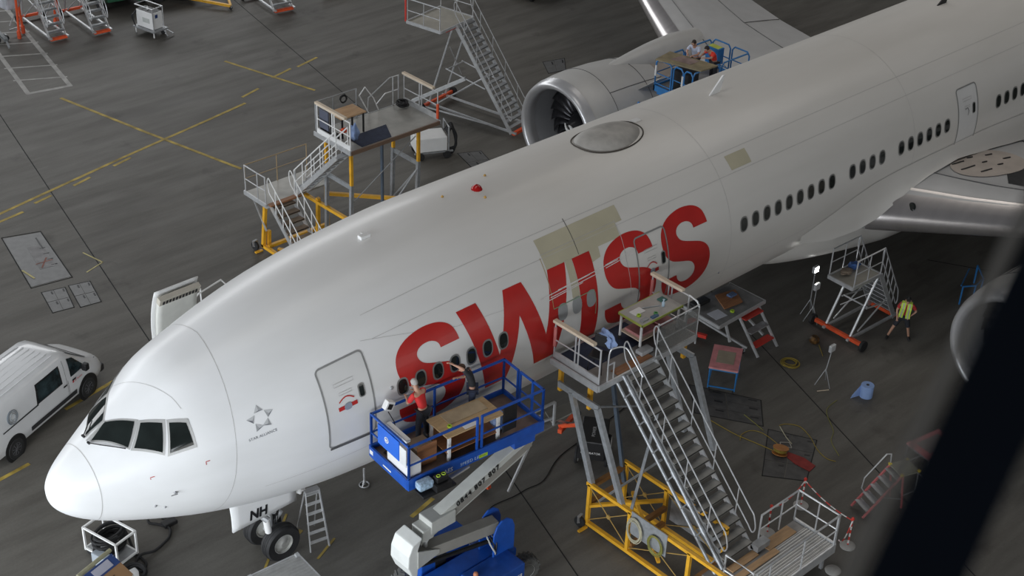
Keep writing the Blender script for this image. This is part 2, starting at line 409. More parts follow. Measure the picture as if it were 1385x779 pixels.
LRED = mat('livery_red', (.50, .022, .018), .33, 0, .10, 1.2, coat=.1)

xs = [(i / 46 * math.sqrt(14)) ** 2 for i in range(1, 47)] + [14 + i * .75 for i in range(1, 49)] + [50 + i * 1.2 for i in range(1, 20)]
NR = 112
b = MB(); vs = [sp(0, 90)]; fs = []
for x in xs:
    for j in range(NR): vs.append(sp(x, 360 * j / NR))
for j in range(NR): fs.append((0, 1 + j, 1 + (j + 1) % NR))
for i in range(len(xs) - 1):
    for j in range(NR): fs.append((1 + i * NR + j, 1 + i * NR + (j + 1) % NR, 1 + (i + 1) * NR + (j + 1) % NR, 1 + (i + 1) * NR + j))
fs.append([1 + (len(xs) - 1) * NR + j for j in range(NR)])
b.add(vs, fs); fus = b.build('fuselage', SKINM, plane, smooth=70)

def mir(P): return [(x, 180 - t) for x, t in P]
def drape(poly, off, m, name, parent=None, cell=.12):
    """polygon given as (station, angle) laid on the skin, following its curvature"""
    bm = bmesh.new(); k = 3.0 * PI / 180
    vs = [bm.verts.new((x, t * k, 0)) for x, t in poly]; bm.faces.new(vs); bm.normal_update()
    bmesh.ops.triangulate(bm, faces=bm.faces[:])
    ts = [t * k for _, t in poly]; x0, x1 = min(p[0] for p in poly), max(p[0] for p in poly)
    t = min(ts) + cell
    while t < max(ts):
        bmesh.ops.bisect_plane(bm, geom=bm.verts[:] + bm.edges[:] + bm.faces[:], plane_co=(0, t, 0), plane_no=(0, 1, 0)); t += cell
    if x0 < 12:
        x = x0 + .3
        while x < min(x1, 13):
            bmesh.ops.bisect_plane(bm, geom=bm.verts[:] + bm.edges[:] + bm.faces[:], plane_co=(x, 0, 0), plane_no=(1, 0, 0)); x += .3
    for v in bm.verts: v.co = sp(v.co.x, v.co.y / k, off)
    o = MB().from_bm(bm).build(name, m, parent or fus)
    for p in o.data.polygons: p.use_smooth = True
    return o
def ribbon(line, w, off, m, name, parent=None, closed=False, sub=8, h=None):
    """thin band along a (station, angle) line on the skin"""
    pts = []; L_ = line + ([line[0]] if closed else [])
    for (xa, ta), (xb, tb) in zip(L_[:-1], L_[1:]):
        n = max(1, int(math.hypot(xb - xa, (tb - ta) * .052) / .15))
        for i in range(n): pts.append((xa + (xb - xa) * i / n, ta + (tb - ta) * i / n))
    if not closed: pts.append(L_[-1])
    b = MB(); vs = []; N = len(pts)
    for i, (x, t) in enumerate(pts):
        a = pts[(i - 1) % N] if (closed or i) else pts[i]; c = pts[(i + 1) % N] if (closed or i < N - 1) else pts[i]
        P0 = sp(*a, off); P1 = sp(*c, off); P = sp(x, t, off); d = (P1 - P0).normalized(); n_ = (sp(x, t, off + .1) - P).normalized(); s_ = d.cross(n_).normalized()
        vs += [P - s_ * w / 2, P + s_ * w / 2]
    fs = [(2 * i, 2 * i + 1, (2 * i + 3) % (2 * N), (2 * i + 2) % (2 * N)) for i in range(N if closed else N - 1)]
    b.add(vs, fs); return b.build(name, m, parent or fus)
def rrect(x0, x1, t0, t1, r=.12, n=5, k=.0541):
    """rounded rectangle in (station, angle)"""
    rt = r / k; out = []
    for cx, ct, a0 in ((x1 - r, t0 + rt, -90), (x1 - r, t1 - rt, 0), (x0 + r, t1 - rt, 90), (x0 + r, t0 + rt, 180)):
        for i in range(n + 1):
            a = math.radians(a0 + 90 * i / n); out.append((cx + r * math.cos(a), ct + rt * math.sin(a)))
    return out

# lettering: the five red letters, cap height from 147 to 194 degrees round the skin
S_OUT = [(18.667, 159.05), (19.259, 159.07), (19.218, 155.43), (19.136, 151.79), (18.984, 149.07), (18.76, 147.2), (18.44, 146.3), (18.12, 146.6), (17.78, 148.2), (17.53, 150.9), (17.371, 154.8), (17.321, 159.55), (17.36, 164.5), (17.489, 168.8), (17.692, 171.8), (17.993, 173.8), (18.364, 175.9), (18.559, 178.09), (18.67, 181.43), (18.66, 185.0), (18.541, 187.3), (18.329, 188.1), (18.121, 187.0), (17.966, 184.4), (17.891, 181.3), (17.266, 181.3), (17.29, 184.5), (17.37, 188.0), (17.53, 191.4), (17.865, 194.1), (18.28, 195.0), (18.72, 194.2), (19.05, 191.2), (19.25, 186.2), (19.316, 180.0), (19.256, 174.2), (19.1, 170.3), (18.86, 167.6), (18.505, 165.4), (18.189, 163.37), (18.032, 161.22), (17.956, 158.02), (18.02, 155.36), (18.19, 153.9), (18.40, 153.9), (18.57, 155.3), (18.647, 157.2)]
def smooth_poly(P, corners):
    n = len(P); out = []
    for i in range(n):
        p0, p1, p2, p3 = P[i - 1], P[i], P[(i + 1) % n], P[(i + 2) % n]
        if i in corners: p0 = p1
        if (i + 1) % n in corners: p3 = p2
        for k in range(3):
            t = k / 3
            out.append(tuple(.5 * ((2 * p1[j]) + (p2[j] - p0[j]) * t + (2 * p0[j] - 5 * p1[j] + 4 * p2[j] - p3[j]) * t * t + (3 * p1[j] - p0[j] - 3 * p2[j] + p3[j]) * t ** 3) for j in (0, 1)))
    return out
S_SM = smooth_poly(S_OUT, {0, 1, 24, 25})
W_OUT = [(10.0, 147), (10.64, 147), (11.085, 177), (11.55, 147), (12.195, 147), (12.73, 178), (13.13, 147), (13.77, 147), (13.13, 194), (12.42, 194), (11.875, 161.8), (11.40, 194), (10.69, 194)]
I_OUT = [(14.04, 147), (14.69, 147), (14.69, 194), (14.05, 194)]
for nm, P in (('red_letter', [(x - 9.375, t) for x, t in S_SM]), ('red_letter', W_OUT), ('red_letter', I_OUT), ('red_letter', [(x - 2.295, t) for x, t in S_SM]), ('red_letter', S_SM)):
    drape(P, .005, LRED, nm, cell=.10)

# cabin windows at the stations the photo shows
WFR = mat('window_surround', (.30, .30, .29), .35, .4, .1)
x0w, pw = 8.03, .5334
idx = [0, 1, 2, 3, 4, 5, 6] + [10, 11, 12] + list(range(24, 33)) + [34, 35, 36, 37] + list(range(39, 45)) + list(range(50, 62))
def oval(cx, ct, a, bdeg, n=20, pw_=2.6):
    return [(cx + a * abs(math.cos(2 * PI * i / n)) ** (2 / pw_) * (1 if math.cos(2 * PI * i / n) > 0 else -1), ct + bdeg * abs(math.sin(2 * PI * i / n)) ** (2 / pw_) * (1 if math.sin(2 * PI * i / n) > 0 else -1)) for i in range(n)]
TAPEW = mat('grey_masking_film', (.33, .34, .34), .6, 0, .06)
for side in (1, -1):
    for i in idx:
        x = x0w + pw * i; t = 169.2 + min(1.1, max(0, (x - 8) * .5))
        P = oval(x, t, .132, 3.75); Q = oval(x, t, .176, 4.6)
        if side < 0: P, Q = mir(P), mir(Q)
        taped = 10 <= i <= 12
        fr = drape(Q, .008, TAPEW if taped else WFR, 'cabin_window', cell=.3)
        if not taped: drape(P, .014, GLASS, 'window_pane', fr, cell=.3)

# cabin doors
DOORM = mat('door_skin', (.70, .70, .69), .35, 0, .04, 1)
DSEAL = mat('door_seal_grey', (.26, .26, .255), .5, 0, .1)
def cabin_door(x0, x1, t0, t1, wx, wt, skin, red=True, taper=0.0):
    P = rrect(x0, x1, t0, t1)
    d = drape(P, .003 if skin is None else .0035, skin or DOORM, 'cabin_door') if skin is not False else drape([(x0 + .2, t1 - .3), (x1 - .2, t1 - .3), (x1 - .2, t1 - .1), (x0 + .2, t1 - .1)], .004, DSEAL, 'cabin_door')
    ribbon(P, .045, .011, DSEAL, 'door_seal', d, closed=True)
    ribbon([(x0 + .02, t1 + .6), (x1 - .02, t1 + .6)], .07, .02, SEAMD, 'door_sill', d)
    w_ = drape(rrect(wx - .09, wx + .09, wt - 3.6, wt + 3.6, .07), .012, WFR, 'door_window', d)
    drape(rrect(wx - .06, wx + .06, wt - 3.0, wt + 3.0, .05), .02, GLASS, 'window_pane', w_)
    ax = (x0 + x1) / 2 - .08
    if red:
        ribbon([(ax - .2 + .04 * k, wt + 1.6 - 2.0 * math.sin(PI * k / 10)) for k in range(11)], .03, .016, LRED, 'red_arrow', d)
        ribbon([(ax - .24, wt + 5.0), (ax + .26, wt + 4.6)], .10, .016, LRED, 'red_handle_marking', d)
        drape(oval(ax + .01, wt + 4.9, .10, 1.8), .022, mat('latch_grey', (.33, .36, .42), .4, .3), 'door_handle', d, cell=.3)
    else:
        ribbon([(ax - .1, wt - 1), (ax + .02, wt - 2), (ax + .12, wt + .5), (ax + .05, wt + 3)], .025, .016, SEAMD, 'door_handle', d)
    ribbon([(ax - .24, wt - 8.3), (ax + .28, wt - 8.3), (ax + .28, wt - 6.6), (ax - .24, wt - 6.6)], .012, .016, SEAM, 'placard', d, closed=True)
    ribbon([(ax - .16, wt - 3.2), (ax + .18, wt - 3.2), (ax + .18, wt - 1.9), (ax - .16, wt - 1.9)], .012, .016, SEAM, 'placard', d, closed=True)
    return d
cabin_door(5.96, 7.21, 143.0, 187.0, 6.93, 161.5, None)
cabin_door(16.31, 17.53, 151.0, 191.0, 17.32, 167.0, False)
cabin_door(32.18, 33.37, 151.0, 189.5, 33.12, 166.5, None, red=False)

# flight-deck windows: frame panel then each pane
FRM = mat('windshield_frame', (.46, .46, .45), .4, .25, .08)
C1 = [(1.60, 92), (2.053, 114.4), (1.702, 131.0), (1.19, 97.0)]
C2 = [(2.136, 118.75), (2.5, 128.76), (2.276, 148.3), (1.80, 134.3)]
C3 = [(2.618, 131.3), (2.918, 137.35), (2.908, 152.2), (2.409, 151.0)]
def grow(P, k):
    cx = sum(p[0] for p in P) / len(P); ct = sum(p[1] for p in P) / len(P); out = []
    for x, t in P:
        d = math.hypot(x - cx, (t - ct) * .03); out.append((x + (x - cx) / d * k, t + (t - ct) / d * k))
    return out
for C in (C1, C2, C3):
    for s in (1, -1):
        P = C if s > 0 else mir(C); Q = grow(C, .085); Q = Q if s > 0 else mir(Q)
        w_ = drape(Q, .007, FRM, 'flight_deck_window', cell=.08)
        drape(P, .016, GLASS, 'window_pane', w_, cell=.08)
ribbon([(1.62, 91.5), (1.12, 92)], .05, .02, FRM, 'centre_post')
for s in (1, -1):
    Pq = [(1.13, 99), (1.28, 112), (1.50, 124), (1.66, 131)] if s > 0 else [(1.15, 84), (1.33, 78), (1.5, 71)]
    bb = MB(); bb.tube([sp(x, t, .06) for x, t in Pq], .014, 6); bb.tube([sp(*Pq[0], .02), sp(*Pq[0], .1)], .03, 8)
    bb.build('windshield_wiper', BLK, fus)
# seams: radome joint, section joints, crown seams
ribbon([(.90, 20 + 10 * k) for k in range(28)], .016, .004, SEAM, 'radome_joint')
ribbon([(4.25 - .0065 * max(0, t - 88), t) for t in range(40, 230, 8)], .012, .004, SEAM, 'skin_joint')
ribbon([(2.3, 60), (2.6, 90), (2.9, 118), (2.95, 128)], .010, .004, SEAM, 'skin_joint')
for t in (128.5, 141.0, 196.0):
    ribbon([(7.6, t), (50, t)] if t != 196 else [(4.4, 200), (7.6, 196), (30, 196)], .010, .0035, SEAM, 'skin_joint')
for x in (20.25, 29.6, 38.6):
    ribbon([(x, 60 + 8 * k) for k in range(20)], .010, .0035, SEAM, 'skin_joint')
ribbon([(13.05, 140.5), (13.05, 166.5)], .02, .0075, mat('tan_seam', (.42, .32, .16), .6), 'sealant_line')
ribbon([(14.35, 127), (14.32, 146.5)], .02, .0065, SEAMD, 'sealant_line')
ribbon([(15.9, 138), (15.93, 146), (15.9, 160), (16.0, 180)], .016, .0065, SEAM, 'sealant_line')
# cream masked repair patches
CREAM = mat('cream_primer_patch', (.50, .465, .34), .55, 0, .08, 1)
drape([(13.12, 131.4), (16.17, 131.0), (16.17, 139.7), (15.9, 139.7), (15.9, 146.9), (13.12, 146.9)], .003, CREAM, 'primer_patch')
drape([(14.69, 146), (15.05, 146), (15.02, 152), (14.69, 153)], .003, CREAM, 'primer_patch'); drape([(13.79, 147), (14.03, 147), (14.03, 166), (13.76, 166)], .003, CREAM, 'primer_patch')
drape([(20.81, 131), (21.73, 131), (21.74, 139.5), (20.84, 139.5)], .003, CREAM, 'primer_patch')
ribbon([(13.10, 139.3), (15.9, 138.8)], .012, .006, SEAM, 'sealant_line')
GFILM = mat('pale_masking_film', (.55, .555, .54), .5, 0, .05)
ribbon([(13.05, 166.6), (14.55, 166.3), (14.6, 172), (14.58, 180)], .022, .016, mat('green_tape', (.25, .36, .22), .6), 'masking_tape')
SCUF = mat('sanded_paint', (.74, .70, .69), .5, 0, .2, 6)
for k, (t, l0, l1) in enumerate([(158.0, 12.6, 14.5), (159.2, 13.0, 14.9), (157.2, 13.3, 15.6), (160.3, 12.9, 14.2), (155.9, 15.1, 16.2), (157.4, 15.1, 16.2)]):
    ribbon([(l0, t + 1.2), (l1, t)], .022, .0095, SCUF, 'sanding_streak')
ribbon([(7.3, 139.5), (9.9, 153.2), (12.0, 157)], .008, .0038, SEAM, 'sanding_streak')
# five-arrow emblem behind the flight deck
A0 = mat('emblem_light', (.52, .53, .54), .4); A1 = mat('emblem_grey', (.34, .35, .36), .4); A2 = mat('emblem_dark', (.16, .17, .19), .4)
EM = [((4.441, 148.2), 90), ((4.65, 151.9), 12), ((4.563, 157.0), -48), ((4.351, 157.4), 235), ((4.244, 152.1), 160)]
for (x_, t_), an in EM:
    kk = 1 / .0455; P3 = [(x_ + .13 * math.cos(math.radians(an + a_)) * .95, t_ - .13 * math.sin(math.radians(an + a_)) * kk * .9) for a_ in (0, 120, 240)]; mid_ = (x_ + .01, t_ + .7)
    eds = sorted([(P3[0], P3[1]), (P3[1], P3[2]), (P3[2], P3[0])], key=lambda e: e[0][1] + e[1][1])
    for (a_, b_), m_ in zip(eds, (A0, A1, A2)): drape([a_, b_, mid_], .006, m_, 'emblem_facet', cell=.3)
def skin_text(txt, x, t, h, m, name, wide=1.0, off=.006, slant=0.0):
    tb = text_mesh(txt, h, 0); kk = .0455 if x < 6 else .0541
    b_ = MB(); b_.add([sp(x + p.x * wide, t - p.y / kk + slant * p.x, off) for p in tb.v], tb.f); return b_.build(name, m, fus)
skin_text('STAR ALLIANCE', 4.06, 163.3, .10, A2, 'emblem_lettering', .95)
# small marks and ports near the nose
for (x, t) in [(1.9, 165), (3.05, 165.5)]:
    ribbon([(x, t + 2), (x, t), (x + .09, t)], .018, .006, LRED, 'alignment_mark')
for (x, t, r) in [(2.35, 184, .04), (1.95, 198, .035), (2.15, 201, .03), (7.72, 167.4, .05), (20.0, 196, .03)]:
    bb = MB(); n_ = (sp(x, t, .1) - sp(x, t)).normalized(); bb.lathe([(r, 0), (r, .012), (r * .6, .03)], sp(x, t), n_, 12); bb.build('air_data_port', ALU_D, fus)
bb = MB(); bb.tube([sp(2.35, 184, 0), sp(2.38, 183, .09), sp(2.25, 183, .13)], .012, 6); bb.build('air_data_probe', ALU_D, fus)
# crown: dome, blade antenna, beacon and small fittings
def loft_bump(xc, L_, w_, h_, m, name, tail=1.0, n=26, k=14):
    b_ = MB()
    def f(u, v):
        s = u * 2 - 1; a = math.sqrt(max(0, 1 - abs(s) ** 2.4)); a *= (1 - .18 * max(0, s)) ; y = (v * 2 - 1) * w_ * a
        vv = v * 2 - 1; x = xc + s * L_ / 2
        zt = h_ * (max(0, 1 - abs(vv) ** 3.0)) ** .8 * (max(0, 1 - abs(s) ** 2.6)) ** .75
        return V((x, y, ZC + math.sqrt(3.1 ** 2 - y * y) - .02 + zt))
    b_.grid(f, n, k); o = b_.build(name, m, plane, smooth=60)
    return o
dome = loft_bump(17.95, 2.35, .74, .26, mat('weathered_dome', (.40, .385, .36), .5, 0, .18, 2.5), 'radio_dome')
rim = MB(); rim.tube([V((17.95 + s * 1.175 * 1.02, y, ZC + math.sqrt(3.1 ** 2 - y * y) + .01)) for s, y in [(math.cos(a), .755 * math.copysign(abs(math.sin(a)) ** .8, math.sin(a))) for a in [2 * PI * i / 48 for i in range(48)]]], .022, 6, closed=True)
rim.build('dome_seal', mat('dark_sealant', (.07, .06, .05), .7), dome)
bb = MB(); bb.prism([(22.35, -.03, ZC + 3.07), (22.85, -.03, ZC + 3.07), (23.05, -.012, ZC + 3.62), (22.96, -.012, ZC + 3.62)], (0, .05, 0)); bb.build('blade_antenna', WHITE, plane, bevel=.008)
bb = MB(); bb.prism([(34.6, -.03, ZC + 3.07), (35.2, -.03, ZC + 3.07), (35.3, -.012, ZC + 3.35), (35.1, -.012, ZC + 3.35)], (0, .05, 0)); bb.build('blade_antenna', BLK, plane, bevel=.008)
bb = MB(); bb.lathe([(.16, 0), (.15, .03), (.12, .08), (.07, .12), (.02, .135)], sp(12.9, 91, -.01), (0, 0, 1), 16); bb.build('beacon_light', mat('red_lens', (.35, .01, .01), .1, 0), plane, smooth=True)
bb = MB(); bb.cbox(9.0, 9.32, -.1, .06, ZC + 2.95, ZC + 3.05, .02); bb.lathe([(.05, 0), (.05, .05)], (9.2, .1, ZC + 2.99), (0, 0, 1), 10); bb.build('roof_antenna', WHITE, plane)
for x, y in ((11.9, .18), (12.8, -.5), (13.6, .4)):
    bb = MB(); bb.lathe([(.04, 0), (.04, .03), (.02, .06)], (x, y, ZC + math.sqrt(3.1 ** 2 - y * y) - .01), (0, 0, 1), 8); bb.build('drain_fitting', mat('amber_fitting', (.5, .3, .08), .5), plane)
bb = MB(); bb.cbox(19.2, 19.5, .1, .3, ZC + 3.04, ZC + 3.12, .02); bb.build('roof_antenna', WHITE, plane)

# belly fairing and wing-root fillet
b = MB()
def fair(u, v):
    x = 23.9 + u * 23; e = max(0, 1 - abs(2 * u - 1) ** 3.0) ** .6; ramp_ = min(1, u * 4.2) ** .7
    a = math.radians(-205 + v * 230); hw = 1.9 + 1.30 * e * ramp_; hh = .55 + .80 * e; zc_ = 3.25 - .25 * e
    c, s = math.cos(a), math.sin(a)
    return V((x, hw * math.copysign(abs(c) ** .75, c), zc_ + hh * math.copysign(abs(s) ** .8, s)))
b.grid(fair, 60, 40); b.build('belly_fairing', SKINM, plane, smooth=70)
def lerp_tab(T, x):
    for a, c in zip(T[:-1], T[1:]):
        if a[0] <= x <= c[0]:
            t = (x - a[0]) / (c[0] - a[0]); t = t * t * (3 - 2 * t) * .3 + t * .7; return [a[i] + (c[i] - a[i]) * t for i in range(1, len(a))]
    return list(T[-1][1:] if x > T[-1][0] else T[0][1:])
FT = [(24.2, 203), (25.4, 196), (26.5, 190), (27.6, 186.5), (29, 185.5), (34, 187), (38, 192), (41.5, 200)]
FO = [(24.2, 2.82, 4.0), (25.6, 3.06, 3.75), (26.8, 3.22, 3.75), (27.7, 3.36, 3.95), (28.3, 3.42, 4.2), (29.2, 3.45, 4.52), (30.4, 3.45, 4.72), (32, 3.45, 4.80), (34, 3.45, 4.52), (36, 3.42, 4.2), (38, 3.4, 3.8), (41.5, 3.2, 2.9)]
for sg in (-1, 1):
    b = MB()
    def fil(u, v):
        x = 24.2 + u * 17.3; th = lerp_tab(FT, x)[0]; T = sp(x, th, .004); yo, zo = lerp_tab(FO, x); T = V((x, abs(T.y), T.z)); O = V((x, yo, zo)); Cn = V((x, T.y - .02 + .12 * (yo - T.y), zo + .22 * (T.z - zo)))
        q = T * (1 - v) ** 2 + Cn * 2 * v * (1 - v) + O * v * v; return V((q.x, q.y * sg, q.z))
    b.grid(fil, 60, 12); b.build('wing_root_fillet', SKINM, plane, smooth=70)
ribbon([(x, lerp_tab(FT, x)[0] - .6) for x in [24.3 + .8 * k for k in range(21)]], .02, .012, SEAM, 'fillet_edge')
WXF = V((1, 0, 0))
# wing sections: (|y|, LE x, LE z, chord, thickness)
def wing(sgn, le0, sweep, name):
    secs = [(2.3, le0 - .5, 3.62, 13.0, 1.75), (3.3, le0 + .15, 3.72, 11.9, 1.55), (5.0, le0 + sweep * 1.9, 3.82, 10.0, 1.30), (7.0, le0 + sweep * 3.9, 3.95, 8.7, 1.12), (9.8, le0 + sweep * 6.7, 4.1, 7.2, .95), (13, le0 + sweep * 9.7, 4.35, 5.9, .75), (20, le0 + sweep * 16.2, 4.95, 4.6, .5), (31, le0 + sweep * 26.2, 6.2, 2.0, .22)]
    prof = [(1, 0, 0), (.88, .16, -.04), (.7, .38, -.14), (.5, .60, -.27), (.33, .70, -.36), (.2, .66, -.40), (.1, .53, -.38), (.04, .36, -.31), (.012, .19, -.2), (0, .0, 0)]
    top = [(c, t) for c, t, _ in prof]; botp = [(c, bt) for c, _, bt in prof][::-1]
    def ring(s):
        y, lx, lz, ch, th = s; up = [V((lx + c * ch, sgn * y, lz + t * th - c * .28)) for c, t in top]; dn = [V((lx + c * ch, sgn * y, lz + t * th - c * .28)) for c, t in botp[1:-1]]
        return up + dn
    def mk(a, b_, nm, m, sub=None, parent=plane, off=0.0):
        bb = MB(); rs = [ring(s) for s in secs]; n = len(rs[0]); vs = []; fs = []
        for r_ in rs: vs += [r_[i] for i in range(n)]
        for i in range(len(rs) - 1):
            for j in range(n): fs.append((i * n + j, i * n + (j + 1) % n, (i + 1) * n + (j + 1) % n, (i + 1) * n + j))
        fs.append(tuple(range(n))[::-1]); fs.append(tuple((len(rs) - 1) * n + j for j in range(n)))
        bb.add(vs, fs); return bb.build(nm, m, parent, smooth=50)
    wg = mk(0, 1, 'wing', GREYP)
    def on(y, c, off=.01):
        """point on the upper surface"""
        for s0, s1 in zip(secs[:-1], secs[1:]):
            if s0[0] <= y <= s1[0]: break
        t = (y - s0[0]) / (s1[0] - s0[0]); s = [s0[i] * (1 - t) + s1[i] * t for i in range(5)]
        tp = top[::-1]
        for (c0, t0), (c1, t1) in zip(tp[:-1], tp[1:]):
            if c0 <= c <= c1: break
        k = (c - c0) / max(1e-6, c1 - c0); th = t0 + (t1 - t0) * k
        return V((s[1] + c * s[3], sgn * y, s[2] + th * s[4] - c * .28 + off))
    # polished leading edge skin wrapped round the nose of the section
    bb = MB(); NOSE = [(.115, .555), (.04, .36), (.012, .19), (0, .0), (.012, -.2), (.04, -.31), (.09, -.37)]
    ys = [2.9, 3.3, 4, 5, 6, 7, 8.4, 9.8, 13, 20, 31]
    vs = []; fs = []
    for y in ys:
        for s0, s1 in zip(secs[:-1], secs[1:]):
            if s0[0] <= y <= s1[0]: break
        t = (y - s0[0]) / (s1[0] - s0[0]); s = [s0[i] * (1 - t) + s1[i] * t for i in range(5)]
        for c, tt in NOSE: vs.append(V((s[1] + c * s[3] - .012, sgn * y, s[2] + tt * s[4] - c * .28 + .012 * (1 if tt >= 0 else -1))))
    n = len(NOSE)
    for i in range(len(ys) - 1):
        for j in range(n - 1): fs.append((i * n + j, i * n + j + 1, (i + 1) * n + j + 1, (i + 1) * n + j))
    bb.add(vs, fs); bb.build('leading_edge', mat('polished_metal', (.58, .55, .54), .30, .8, .06, 1.5, stretch=(.3, 3, 1)), wg, smooth=60)
    def wl(P, w_, m, nm, off=.012):
        b2 = MB(); Q = []
        for (ya, ca), (yb, cb) in zip(P[:-1], P[1:]):
            for i in range(6): Q.append(on(ya + (yb - ya) * i / 6, ca + (cb - ca) * i / 6, off))
        Q.append(on(*P[-1], off)); b2.tube(Q, w_, 4); return b2.build(nm, m, wg)
    wl([(3.1, .22), (9.8, .22), (20, .24), (30, .25)], .018, SEAMD, 'slat_joint')
    wl([(3.4, .72), (9.8, .64), (20, .66)], .018, SEAMD, 'flap_joint'); wl([(9.8, .64), (9.9, .99)], .018, SEAMD, 'flap_joint'); wl([(6.9, .70), (6.95, .99)], .014, SEAM, 'flap_joint')
    def patch(P, m, nm, off=.02):
        cy = sum(p[0] for p in P) / len(P); cc = sum(p[1] for p in P) / len(P); b2 = MB(); n2 = len(P); R_ = 6; vs = []
        for k in range(R_ + 1):
            for y, c in P: vs.append(on(cy + (y - cy) * k / R_, cc + (c - cc) * k / R_, off))
        fs = [(k * n2 + j, k * n2 + (j + 1) % n2, (k + 1) * n2 + (j + 1) % n2, (k + 1) * n2 + j) for k in range(R_) for j in range(n2)]
        b2.add(vs, fs); return b2.build(nm, m, wg)
    def dens(P, k=4):
        return [(a[0] + (b_[0] - a[0]) * i / k, a[1] + (b_[1] - a[1]) * i / k) for a, b_ in zip(P, P[1:] + P[:1]) for i in range(k)]
    patch(dens([(5.4, .26), (6.9, .24), (6.9, .70), (5.0, .62), (4.7, .40)] if sgn < 0 else [(3.4, .36), (6.6, .34), (6.9, .66), (3.6, .72)]), mat('black_walkway_mat', (.03, .03, .032), .8, 0, .2), 'walkway_mat')
    if sgn < 0:
        pc = patch([(4.15 + .95 * math.cos(a), .40 + .15 * math.sin(a)) for a in [2 * PI * i / 40 for i in range(40)]], mat('beige_access_panel', (.50, .44, .39), .6, 0, .1, 2), 'access_panel', .03)
        for k, (y, c, l) in enumerate([(3.5, .30, .5), (3.9, .28, .6), (4.4, .30, .5), (3.5, .38, .25), (4.0, .38, .22), (4.4, .40, .25), (3.7, .45, .3), (4.2, .47, .35)]):
            b2 = MB(); b2.tube([on(y, c, .04), on(y + l * .1, c + l * .03, .05), on(y + l * .2, c + l * .09, .045)], .025, 5); b2.build('dark_slot', BLK, pc)
        b2 = MB(); b2.lathe([(.13, 0), (.15, .02), (.10, .05)], on(3.9, .035, .0), (-1, 0, .6), 16); b2.build('landing_light', GLASS, wg)
    return wg
wing(-1, 27.75, .76, 'left'); wing(1, 27.4, .70, 'right')

